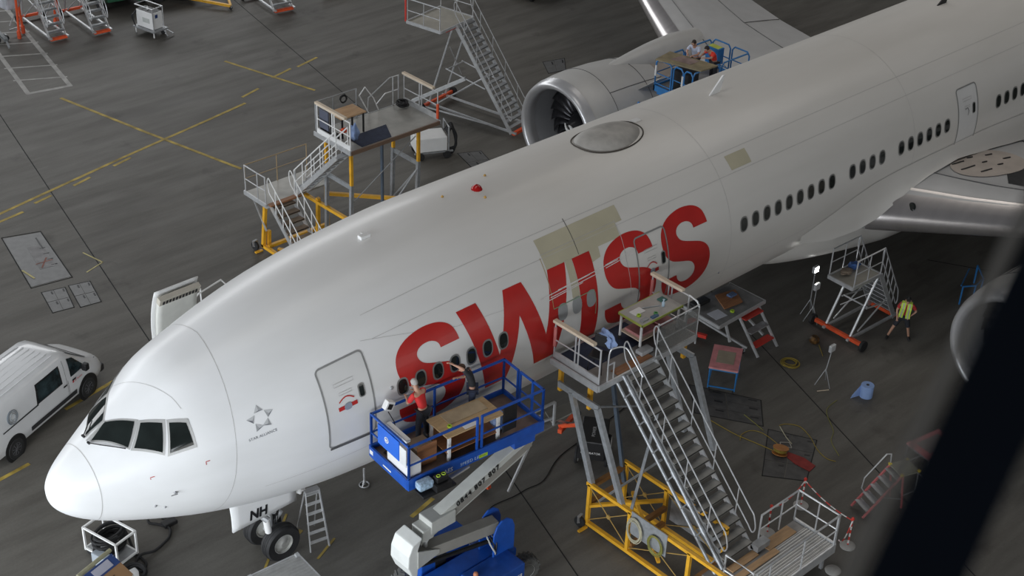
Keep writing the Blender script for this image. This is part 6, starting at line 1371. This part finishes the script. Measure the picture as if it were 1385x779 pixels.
person('person in yellow high-visibility vest, red shirt and shorts walking on the hangar floor', (27.8, -4.95, 0), math.radians(-150), dict(
    pel=(0, 0, .90), sp=(.02, .0, 1.07), ch=(.05, .02, 1.29), nk=(.07, .03, 1.44), hd=(.12, .04, 1.56), tp=(.13, .04, 1.65), sl=(.05, .20, 1.38), sr=(.05, -.16, 1.39), el=(.0, .36, 1.14), wl=(.10, .20, .98), er=(.10, -.26, 1.14), wr=(.22, -.22, .95),
    hl=(0, .10, .86), kl=(.04, .20, .48), al=(-.04, .28, .09), hr=(0, -.10, .86), kr=(.10, -.26, .50), ar=(.12, -.40, .09)), mat('red_worker_shirt', (.50, .04, .04), .8, 0, .08, 8), DKT, DKH, shorts=True, vest=mat('hi_vis_yellow', (.60, .80, .10), .6, 0, .06, 8), cap=BLK)

# ------------------------------------------------------------------ barrier posts with chain
BAR = stripes('red_white_bands', (.60, .04, .03), (.72, .71, .69), 4.2, (0, 0, 1), .5)
BARX = stripes('red_white_chain', (.60, .05, .04), (.70, .69, .67), 3.0, (.7, .7, .3), .5)
posts = [((17.90, -10.08), 'striped barrier post furthest from the airliner, beside the dock landing corner'), ((18.28, -8.18), 'striped barrier post behind the dock landing, nearest the orange cable reel'), ((16.62, -8.30), 'striped barrier post close to the foot of the long dock stairs')]
for (x, y), lb in posts:
    t = thing('barrier_post', lb, 'barrier post', (x, y, 0))
    b = MB(); b.lathe([(.21, 0), (.22, .03), (.19, .06), (.04, .075)], (x, y, 0), (0, 0, 1), 28); b.build('base', mat('pale_concrete_base', (.42, .41, .39), .7, 0, .15, 4), t, smooth=40)
    b = MB(); b.tube([(x, y, .06), (x, y, .95)], .024, 10); b.build('pole', BAR, t)
    b = MB(); b.lathe([(.03, 0), (.045, .03), (.045, .07), (.02, .1)], (x, y, .93), (0, 0, 1), 12); b.tube([V((x - .05, y, .93)), V((x + .05, y, .93))], .012, 5); b.build('cap', RED, t)
def chain(a, c, sag, lb):
    A_, C_ = V((*a, .92)), V((*c, .92)); pts = [A_.lerp(C_, i / 16) - V((0, 0, sag * 4 * (i / 16) * (1 - i / 16))) for i in range(17)]
    o = MB().tube(pts, .017, 6).build('barrier_chain', BARX, None, loc=tuple(A_)); tag(o, lb, 'chain', None)
chain(posts[0][0], posts[1][0], .12, 'red and white chain between the two barrier posts beyond the dock landing'); chain(posts[1][0], posts[2][0], .22, 'red and white chain sagging from the reel-side barrier post to the stair foot'); chain(posts[0][0], (16.96, -10.32), .30, 'red and white chain falling from the outermost barrier post to the landing corner')
pb_ = MB(); pb_.lathe([(.21, 0), (.22, .03), (.19, .06), (.04, .075)], (16.78, -10.42, 0), (0, 0, 1), 28); small('post_base', pb_, mat('pale_concrete_base', (.42, .41, .39)), 'round pale post base on the floor under the landing corner', 'post base', smooth=True)

# ------------------------------------------------------------------ work lights, cables, reel, paper roll
def worklight(x, y, h, lb, lit, dx=0, dy=0):
    t = thing('work_light', lb, 'lamp', (x, y, 0))
    b = MB(); b.tube([(x, y, .5), (x + dx, y + dy, h)], .018, 6); b.build('pole', ALU_D, t)
    for k in range(3):
        a = 2.1 * k + .4; b = MB(); b.tube([(x, y, .62), (x + .28 * math.cos(a), y + .28 * math.sin(a), .02)], .014, 5); b.build('leg', ALU_D, t)
    c = V((x + dx, y + dy, h)); b = MB(); b.cbox(c.x - .13, c.x + .13, c.y - .05, c.y + .05, c.z - .02, c.z + .22, .02); hd_ = b.build('lamp_head', ALU if not lit else ALU, t)
    b = MB(); b.box(c.x - .10, c.x + .10, c.y - .058, c.y - .05, c.z + .01, c.z + .19); b.build('lamp_glass', mat('lit_lamp', (1, 1, 1), .4, emit=((1, .98, .95), 30.0)) if lit else mat('frosted_lamp', (.5, .5, .5), .3), hd_)
worklight(26.6, -2.05, 1.7, 'lit work light on a tripod beside the red-beamed stand', True)
worklight(26.3, -2.4, 1.3, 'unlit work light on a tripod next to the lit one', False)
worklight(23.6, -4.95, 1.1, 'unlit work light on a leaning pole near the blue paper roll', False, .35, .12)
b = MB(); b.lathe([(.12, 0), (.17, .06), (.17, .16), (.10, .24)], (25.35, -3.25, 0), (0, 0, 1), 16); small('orange_float', b, mat('black_orange_drum', (.14, .07, .02), .5, 0, .8, 6), 'small dark drum with orange rim by the end of the red-beamed stand', 'drum', smooth=True)
def cable(pts, r, m, lb, nm='floor_cable'):
    P = [V((x, y, r + .003)) for x, y in pts]; o = MB().tube(curve_pts(P, 5), r, 5).build(nm, m, None, loc=(P[0].x, P[0].y, 0)); return tag(o, lb, 'cable')
YC = mat('yellow_cable', (.30, .22, .03), .6); OLC = mat('olive_cable', (.22, .21, .05), .6)
cable([(19.37, -3.67), (19.41, -4.75), (19.55, -5.46), (19.66, -6.0), (19.7, -6.2)], .013, YC, 'yellow cable from the dock stairs to the orange cable reel')
cable([(19.99, -6.0), (20.05, -5.85), (20.1, -5.32), (19.92, -5.0), (19.55, -4.95), (19.3, -5.1)], .012, YC, 'yellow cable looping over the service hatch beside the reel')
cable([(20.8, -5.4), (21.03, -5.5), (21.24, -5.85), (21.06, -6.39), (20.74, -6.89), (20.6, -7.34), (20.7, -7.6)], .011, YC, 'thin yellow cable curving round the far side of the hatch')
cable([(23.26, -5.75), (22.54, -5.88), (21.87, -6.64), (21.39, -6.92), (20.99, -7.51)], .011, OLC, 'thin olive cable running from the paper roll towards the barrier posts')
cable([(20.4, -4.35), (20.3, -4.9), (20.22, -5.25)], .012, OLC, 'short olive cable ending at the service hatch')
cable([(20.77, -5.45), (20.5, -5.9), (20.36, -6.23)], .014, mat('cream_cable', (.45, .42, .30)), 'short cream cable across the service hatch plates')
cable([(11.19, -2.69), (11.6, -2.53), (12.31, -2.61), (12.84, -2.61), (13.46, -2.64), (14.59, -2.15), (16.2, -1.95), (17.9, -1.7)], .012, BLK, 'long black cable on the floor between boom lift and dock')
cable([(25.35, -3.45), (25.0, -3.85), (24.9, -3.95)], .012, YC, 'short yellow cable lying by the orange-rimmed drum')
b = MB(); b.beam((23.5, -5.25, .02), (23.15, -5.05, .02), .025, .02); small('marker_stick', b, PINE, 'short pale stick on the floor beside the leaning work light', 'stick')
c = coil((23.75, -3.5, .03), .24, 5, .014, seed=6, wob=.25); small('cable_coil', c, YC, 'yellow cable coil dropped on the floor near the blue trolley', 'cable')
rl = thing('cable_reel', 'orange cable reel lying open on the floor beside the service hatch', 'cable reel', (19.72, -6.28, 0))
b = MB(); b.lathe([(.08, 0), (.24, .01), (.24, .03), (.12, .05), (.12, .17), (.24, .19), (.24, .21), (.06, .22)], (19.72, -6.28, 0), (.25, .1, 1), 24); b.build('drum', mat('orange_drum', (.42, .17, .04), .5, 0, .2), rl, smooth=35)
c = coil((19.73, -6.27, .10), .19, 6, .014, h=.08, ax=(.25, .1, 1), seed=3, wob=.03); c.build('wound_cable', YC, rl)
b = MB(); b.prism([(19.72, -6.55, .016), (19.95, -6.4, .016), (20.1, -6.9, .016), (20.05, -7.35, .016), (19.7, -7.4, .016), (19.66, -6.9, .016)], (0, 0, .012)); small('red_mat', b, mat('faded_red_cloth', (.26, .035, .03), .9, 0, .2, 4), 'flat red mat on the floor next to the orange cable reel', 'mat')
b = MB(); b.beam((20.0, -6.1, .02), (20.2, -6.35, .02), .02, .02); b.beam((20.2, -6.35, .02), (20.35, -6.15, .02), .02, .02); b.beam((20.35, -6.15, .02), (20.15, -5.95, .02), .02, .02); b.beam((20.15, -5.95, .02), (20.0, -6.1, .02), .02, .02); small('hatch_ring', b, mat('pale_ring', (.42, .40, .36), .6), 'small pale square ring lying on the service hatch', 'ring')
pr = thing('paper_roll', 'blue paper roll standing on the floor with its loose end trailing', 'paper roll', (24.15, -6.2, 0))
PAP = mat('blue_paper', (.26, .38, .66), .8, 0, .05, 6)
b = MB(); b.lathe([(.05, .44), (.20, .44), (.205, .43), (.205, .01), (.19, 0)], (24.15, -6.2, 0), (0, 0, 1), 36); b.build('roll', PAP, pr, smooth=35)
b = MB(); b.lathe([(.035, .445), (.05, .445), (.05, .44)], (24.15, -6.2, 0), (0, 0, 1), 16); b.build('core', BLK, pr)
b = MB(); b.grid(lambda u, v: V((24.0 - .34 * u * (1 - .3 * v), -6.06 + .10 * u, .01 + (.42 * v) * (1 - .75 * u))), 8, 6); b.build('loose_end', PAP, pr, solid=.004)

# small pink-and-yellow steps near the foreground bar
sm = thing('step_ladder', 'small rolling steps with pink stringers and yellow corners near the blurred bar', 'steps', (19.9, -9.65, 0), math.radians(-20))
PK = mat('pink_red_tube', (.50, .14, .14), .5)
for y in (-.28, .28):
    b = MB(); b.beam((-.70, y, .05), (.40, y, 1.25), .045, .06); b.build('stringer', PK, sm, local=True)
    b = MB(); b.beam((.42, y, 1.22), (.62, y, .03), .04); b.build('rear_leg', PK, sm, local=True)
    b = MB(); b.tube([(.95, y, 1.22), (1.0, y, .04)], .018, 6); b.build('front_leg', ALU_D, sm, local=True)
for k in range(5):
    b = MB(); x = -.50 + .21 * k; b.box(x - .12, x + .10, -.27, .27, .24 + .225 * k, .265 + .225 * k); b.build('tread', ALU_D, sm, local=True)
b = MB(); b.box(.36, .98, -.3, .3, 1.23, 1.27); b.build('platform', mat('grey_green_deck', (.26, .26, .20), .6), sm, local=True)
b = MB(); b.tube([(.4, .29, 1.27), (.36, .29, 1.62), (.2, .29, 1.66), (-.42, .29, .98), (-.45, .29, .62), (-.35, .29, .48)], .018, 7); b.build('handrail', ALU, sm, local=True)
for x, y in ((.38, -.28), (.38, .28), (.96, -.28), (.96, .28)): b = MB(); b.cbox(x - .04, x + .04, y - .04, y + .04, 1.24, 1.31, .01); b.build('yellow_corner', mat('corner_yellow', (.65, .50, .05), .5), sm, local=True)
b = MB(); b.beam((-.1, -.28, .62), (.55, -.28, .38), .03); b.beam((.5, -.28, .5), (.98, -.28, .55), .025); b.build('brace', ALU_D, sm, local=True)

# ------------------------------------------------------------------ around the nose gear
ld = thing('step_ladder', 'aluminium step ladder behind the nose wheels with a bag on its top', 'ladder', (6.85, -.85, 0), math.radians(-12))
for x in (-.24, .24):
    b = MB(); b.beam((x * 1.15, 0, .02), (x * .8, .38, 1.78), .03, .06); b.build('rail', ALU, ld, local=True)
    b = MB(); b.beam((x * 1.1, .95, .02), (x * .75, .45, 1.75), .03); b.build('rear_leg', ALU, ld, local=True)
for k in range(6):
    b = MB(); z = .27 + .28 * k; b.box(-.26 + .01 * k, .26 - .01 * k, .03 + .06 * k, .13 + .06 * k, z - .025, z); b.build('tread', ALU, ld, local=True)
b = MB(); b.box(-.2, .2, .30, .50, 1.76, 1.79); b.build('top_step', mat('grey_cap', (.35, .35, .36), .5), ld, local=True)
crumple((6.62, -.38, 1.98), (.13, .13, .18), WHITE, 'white_bag', 'white cloth bag with a red strap on top of the step ladder', 'bag', 31)
lp = thing('low_platform', 'ribbed aluminium work platform in front of the nose wheels, cut by the frame', 'work platform', (4.9, -2.2, 0), math.radians(-4))
b = MB(); b.box(-.75, .72, -.8, .75, .94, .99)
for k in range(14): b.box(-.75, .72, -.78 + .11 * k, -.74 + .11 * k, .99, 1.0)
b.build('ribbed_deck', mat('ribbed_alu', (.42, .42, .41), .45, .3, .1, 5), lp, local=True)
for y in (-.8, .75): b = MB(); b.beam((-.78, y, .95), (.76, y, .95), .04, .09); b.build('edge', ALU, lp, local=True)
for x in (-.78, .74): b = MB(); b.beam((x, -.8, .95), (x, .78, .95), .04, .09); b.build('edge', ALU, lp, local=True)
for x in (-.7, .68):
    for y in (-.72, .68): b = MB(); b.beam((x, y, 0), (x, y, .95), .05); b.build('leg', ALU, lp, local=True); b = MB(); b.box(x - .05, x + .05, y - .05, y + .05, .9, 1.06); b.build('corner_socket', ALU, lp, local=True)
jk = thing('tie_down', 'small grey stand with a ring base on the floor under the nose', 'stand', (9.42, .52, 0))
b = MB(); b.tube([V((9.42, .52, .02)) + V((.14 * math.cos(a), .14 * math.sin(a), 0)) for a in [2 * PI * i / 20 for i in range(20)]], .02, 6, closed=True); b.build('ring', ALU_D, jk); b = MB(); b.tube([(9.42, .52, .02), (9.42, .52, .6)], .03, 8); b.tube([(9.3, .45, .02), (9.42, .52, .2), (9.54, .6, .02)], .02, 6); b.build('post', ALU, jk)

hc = thing('hose_cart', 'white-framed cart full of black ground-power hoses under the nose', 'cart', (2.55, 2.5, 0), math.radians(14))
b = MB()
for x in (-.34, .34):
    for y in (-.58, .62): b.beam((x, y, .15), (x, y, .92), .05)
for z in (.2, .9):
    for x in (-.34, .34): b.beam((x, -.58, z), (x, .62, z), .05)
    for y in (-.58, .62): b.beam((-.34, y, z), (.34, y, z), .05)
b.build('frame', WHITE, hc, local=True)
b = MB(); b.box(-.36, .36, -.6, .64, .18, .22); b.build('base_tray', ALU_D, hc, local=True)
b = MB(); b.cbox(-.62, -.36, -.55, .1, .12, .5, .03); b.build('side_box', mat('grey_blue_box', (.34, .38, .42), .5), hc, local=True)
for k in range(3):
    c = coil((0, .05, .3 + .2 * k), .30, 4, .035, h=.14, seed=40 + k, wob=.10, sq=1.5); c.build('hose_coil', RUB, hc, local=True)
for x in (-.3, .3):
    for y in (-.5, .55): b = MB(); b.lathe([(.07, -.025), (.07, .025)], (x, y, .08), (1, 0, 0), 12); b.build('castor', RUB, hc, local=True)
c = coil((2.6, 1.45, .06), .27, 6, .03, h=.10, seed=50, wob=.16); small('hose_heap', c, RUB, 'black hoses coiled on the floor in front of the hose cart', 'hose')
P = [(3.02, 2.9, .7), (3.12, 2.72, .3), (3.07, 2.33, .05), (3.05, 1.9, .04), (3.03, 1.62, .04), (2.82, 1.44, .04), (2.75, 1.6, .04), (2.86, 1.85, .04), (3.10, 1.96, .09), (3.45, 1.92, .04), (3.83, 2.03, .04), (4.06, 2.15, .04), (4.23, 2.38, .04), (4.22, 2.57, .04), (4.08, 2.8, .04), (3.95, 3.03, .04), (4.1, 3.3, .3)]
o = MB().tube(curve_pts(P, 5), .036, 8).build('power_cable', RUB, None, loc=(3.05, 1.9, 0), smooth=60); tag(o, 'thick black power cable snaking from the hose cart to the nose gear', 'cable')
b = MB(); b.cbox(4.15, 4.55, 2.5, 2.75, 0, .12, .03); b.cbox(4.3, 4.5, 2.75, 3.0, 0, .1, .03); small('power_plug', b, BLK, 'black plug block at the end of the thick power cable', 'plug')
nb = thing('notice_stand', 'stand with blue-edged wooden board and rolled cover at the lower left frame edge', 'stand', (1.65, .95, 0), math.radians(16))
b = MB(); b.prism([(-.5, .35, 1.12), (.48, .35, 1.12), (.48, -.35, .78), (-.5, -.35, .78)], (0, -.02, -.03)); bd = b.build('board', mat('varnished_board', (.30, .17, .08), .4, 0, .12, 3), nb, local=True)
b = MB(); b.prism([(-.5, .352, 1.124), (.48, .352, 1.124), (.48, .06, .984), (-.5, .06, .984)], (0, -.002, .006)); b.build('blue_header', mat('navy_header', (.02, .05, .18), .4), bd, local=True)
b = MB(); b.prism([(-.3, .30, 1.108), (.28, .30, 1.108), (.28, .10, 1.012), (-.3, .10, 1.012)], (0, -.002, .010)); b.build('paper', mat('grey_lilac_paper', (.42, .42, .50), .5), bd, local=True)
b = MB(); b.beam((-.3, -.1, .92), (.1, -.1, .92), .02, .01); b.build('slot', BLK, bd, local=True)
b = MB(); b.tube([(-.62, .42, 1.16), (.52, .42, 1.18)], .055, 10); b.build('rolled_cover', mat('khaki_canvas', (.27, .26, .17), .85, 0, .15, 6), nb, local=True, smooth=60)
for x in (-.48, .46):
    b = MB(); b.tube([(x, .3, 0), (x, .3, 1.1)], .025, 6); b.build('leg', ALU, nb, local=True); b = MB(); b.tube([(x, -.35, 0), (x, -.35, .78)], .025, 6); b.build('leg', ALU, nb, local=True)
b = MB(); b.cbox(2.25, 2.5, 1.0, 1.2, 0, .55, .04); small('white_canister', b, WHITE, 'small white canister standing between the hoses and the notice stand', 'canister')

# ------------------------------------------------------------------ along the top of the picture
wc = thing('service_cart', 'white service cart with dark top and hoses, left of centre at the top', 'cart', (22.15, 32.95, 0), math.radians(12)); wc.scale = (.72, .72, .76)
b = MB(); b.cbox(-.42, .42, -.75, .75, .5, 1.55, .03); bd = b.build('body', WHITE, wc, local=True)
b = MB(); b.box(-.38, .38, -.70, .70, 1.551, 1.56); b.build('dark_top', BLK, bd, local=True)
b = MB(); b.box(-.2, .02, -.756, -.75, 1.2, 1.42); b.build('control_panel', mat('navy_header', (.02, .05, .18)), bd, local=True)
b = MB(); b.box(-.426, -.42, -.45, .2, .85, 1.15); b.build('side_label', mat('pale_grey_label', (.5, .52, .5), .5), bd, local=True)
b = MB(); b.box(-.62, .62, -1.0, .95, .40, .48); b.build('base_plate', ALU_D, wc, local=True)
b = MB(); b.tube([(-.44, -.8, .48), (-.44, -.8, 1.85), (-.44, .8, 1.85), (.44, .8, 1.85), (.44, -.8, 1.85), (.44, -.8, .48)], .03, 6); b.tube([(-.44, -.8, 1.85), (.44, -.8, 1.85)], .03, 6); b.build('guard_frame', ALU, wc, local=True)
for x in (-.5, .5):
    for y in (-.85, .8): b = MB(); b.beam((x, y, .05), (x, y, .42), .06); b.build('leg', WHITE, wc, local=True)
b = MB(); b.lathe([(.09, 0), (.09, .1), (.03, .14), (.03, .2)], (0, .1, 1.56), (0, 0, 1), 12); b.build('filler_cap', WHITE, wc, local=True)
for k in range(4): b = MB(); b.tube(curve_pts([(-.4, .75, 1.5 - .05 * k), (-.62 - .05 * k, .8, 1.2), (-.66, .75, .75), (-.5, .8, .45)], 4), .035, 6); b.build('hose', BLK, wc, local=True)
b = MB(); b.tube([(.5, -.9, .4), (.75, -1.3, .12), (.2, -1.35, .12), (.3, -.9, .4)], .03, 6); b.build('tow_handle', ALU, wc, local=True)
b = MB(); b.lathe([(.08, -.06), (.2, -.06), (.2, .06), (.08, .06)], (.5, -.6, .2), (1, 0, 0), 18); b.build('wheel', RUB, wc, local=True)
tr = thing('tow_tractor', 'dark green tow tractor cut by the top edge beside the white service cart', 'tractor', (23.0, 37.6, 0), math.radians(-8))
GRN = mat('dark_green_paint', (.035, .075, .045), .5, 0, .25, 3)
b = MB(); b.cbox(-1.1, 1.1, -1.3, 1.6, .45, 1.25, .08); b.cbox(-1.0, 1.0, .1, 1.4, 1.2, 1.9, .08); b.build('body', GRN, tr, local=True)
b = MB(); b.cbox(-.9, .9, -1.42, -1.28, .5, .8, .04); b.build('bumper', mat('green_bumper', (.03, .13, .07), .5), tr, local=True); b = MB(); b.tube([(.2, -1.35, .6), (.6, -1.6, .45), (.9, -1.35, .6)], .04, 6); b.build('tow_hook', mat('green_bumper', (.03, .13, .07)), tr, local=True)
for x in (-1.05, 1.05):
    for y in (-.8, 1.1): w = MB(); w.lathe([(.2, -.14), (.42, -.14), (.44, 0), (.42, .14), (.2, .14)], (x, y, .44), (1, 0, 0), 24); o = w.build('wheel', RUB, tr, local=True, smooth=35); w = MB(); w.lathe([(.2, -.1), (.2, .1)], (x, y, .44), (1, 0, 0), 14); w.build('hub', ALU_D, o, local=True)
tv = thing('tow_vehicle', 'low dark vehicle with grey front wheel at the top edge right of the tractor', 'vehicle', (25.3, 36.6, 0), math.radians(-25))
b = MB(); b.cbox(-1.0, 1.3, -.75, 1.2, .4, 1.0, .08); b.build('body', mat('dark_vehicle', (.03, .03, .032), .5), tv, local=True); b = MB(); b.cbox(-1.05, .3, -.8, 1.2, .75, 1.1, .05); b.build('grey_hood', ALU_D, tv, local=True)
for x, y in ((-.5, -.72), (.8, -.72), (-.5, 1.1), (.8, 1.1)): w = MB(); w.lathe([(.14, -.1), (.30, -.1), (.32, 0), (.30, .1), (.14, .1)], (x, y, .32), (0, 1, 0), 20); o = w.build('wheel', RUB, tv, local=True); w = MB(); w.lathe([(.16, -.11), (.16, .11), (.06, .12)], (x, y, .32), (0, 1, 0), 14); w.build('hub', ALU, o, local=True)
v3 = thing('tow_vehicle', 'small white and rust cart with two wheels at the top edge right of centre', 'vehicle', (39.9, 26.0, 0), math.radians(15))
b = MB(); b.cbox(-.9, 1.0, -.7, .9, .35, .8, .06); b.build('body', mat('worn_white_rust', (.42, .36, .32), .6, 0, .35, 4), v3, local=True)
for x in (-.8, .8): w = MB(); w.lathe([(.1, -.08), (.22, -.08), (.22, .08), (.1, .08)], (x, -.72, .22), (0, 1, 0), 18); o = w.build('wheel', RUB, v3, local=True); w = MB(); w.lathe([(.09, -.09), (.09, .09)], (x, -.72, .22), (0, 1, 0), 12); w.build('hub', ALU, o, local=True)
yf = thing('tow_triangle', 'yellow triangular tow frame on the floor at the top edge', 'frame', (27.0, 34.0, 0))
b = MB(); b.beam((25.2, 35.6, .35), (26.75, 33.2, .2), .12); b.beam((26.75, 33.2, .2), (27.7, 35.2, .4), .10); b.beam((25.6, 35.0, .35), (27.3, 34.4, .35), .08); b.build('bars', YEL, yf); castor(yf, (26.75, 33.2, .1), .09, .05)
y2 = thing('yellow_stand', 'edge of a yellow and white stand at the top, right of the red-stepped stairs', 'stand', (32.3, 31.8, 0))
b = MB(); b.beam((31.3, 32.0, .3), (33.4, 31.5, .3), .14); b.beam((31.4, 32.4, .9), (33.4, 32.0, .9), .08); b.build('bars', YEL, y2); b = MB(); b.tube([(31.3, 31.9, 0), (31.3, 31.9, 1.2)], .05, 8); b.build('post', WHITE, y2)
# red-legged trestles and covered frame behind the top-left steps
for k, (x, y, lb) in enumerate([(17.35, 36.3, 'red-footed trestle with a white cover beside the hatched floor box'), (19.35, 36.6, 'red-footed trestle between the two white mobile steps')]):
    t = thing('red_trestle', lb, 'trestle', (x, y, 0), math.radians(8))
    for dx in (-.25, .25): b = MB(); b.beam((dx, dx * .8, 0), (dx * .6, dx * .8, 2.2), .08); b.lathe([(.09, 0), (.09, .35), (.05, .4)], (dx, dx * .8, 0), (0, 0, 1), 12); b.build('red_leg', ORED, t, local=True)
    b = MB(); b.beam((-.35, .3, .5), (.35, .2, 1.6), .05); b.beam((.35, .3, .4), (-.35, .2, 1.5), .05); b.beam((-.4, .3, .3), (.4, .3, .3), .06); b.build('brace', ALU_D, t, local=True)
    if k == 0: b = MB(); b.cbox(-.5, .2, .1, .9, 1.3, 2.3, .1); b.build('white_cover', mat('grey_white_cover', (.45, .46, .50), .8, 0, .2, 3), t, local=True)
tb = thing('tow_bar', 'long grey tow bar lying beside the hatched floor box at the top left', 'tow bar', (18.1, 38.0, 0))
b = MB(); b.beam((16.2, 35.4, .35), (17.0, 41.5, .45), .16, .12); b.build('bar', mat('tow_bar_grey', (.15, .16, .165), .5, .2), tb); b = MB(); b.beam((16.2, 35.4, .3), (16.1, 35.0, .15), .08); b.build('eye', ALU_D, tb)
for x, y in ((16.1, 36.1), (16.5, 36.1)): castor(tb, (x, y, .15), .15, .08)
# foreground: a steel railing bar close to the photographer
d0 = (CAM_F * 2010.42 + CAM_R * (1448 - 692.5) - CAM_U * (330 - 389.5)).normalized(); d1 = (CAM_F * 2010.42 + CAM_R * (1183 - 692.5) - CAM_U * (900 - 389.5)).normalized()
A0 = CAM_C + d0 * .64; A1 = CAM_C + d1 * .56; ax = (A1 - A0).normalized()
rb = thing('railing_bar', 'dark blue steel railing bar crossing the lower right corner, out of focus', 'railing', tuple((A0 + A1) / 2))
n_ = ((A0 + A1) / 2 - CAM_C).normalized()
b = MB(); b.beam(A0 - ax * .25, A1 + ax * .25, .032, .03, up=n_); b.build('bar', mat('near_black_blue_paint', (.004, .014, .032), .7, 0, .2, 6), rb)
sd = ax.cross(n_).normalized()
if sd.dot(CAM_R) > 0: sd = -sd
b = MB(); b.beam(A0 - ax * .25 + sd * .0212, A1 + ax * .25 + sd * .0212, .0048, .03, up=n_); b.build('lit_edge_strip', mat('lit_edge_tone', (.75, .71, .62), .7), rb)  # added pale strip: the bar's soft lit edge put into its colour

bs = thing('boarding_steps', 'white handrail of boarding steps just visible behind the crown near the open door', 'mobile stairs', (7.3, 5.4, 0))
b = MB(); b.tube([(4.4, 4.5, 0), (4.4, 4.5, 3.6), (6.9, 4.4, 5.55), (7.75, 4.62, 5.55), (7.85, 4.5, 5.4), (7.85, 4.5, 0)], .022, 6); b.tube([(7.6, 5.5, 0), (7.6, 5.5, 4.9)], .022, 6); b.build('handrail', WHITE, bs)
b = MB(); b.box(6.4, 7.8, 4.45, 5.5, 4.3, 4.38); b.build('deck', ALU_D, bs)
for x in (6.5, 7.7):
    for y in (4.55, 5.4): b = MB(); b.beam((x, y, 0), (x, y, 4.3), .08); b.build('leg', ALU_D, bs)

b = MB(); b.cbox(31.75, 32.25, -.38, .05, 0, .10, .02); small('pale_box', b, mat('pale_board', (.34, .33, .30)), 'small pale flat box on the floor under the wing root', 'box')
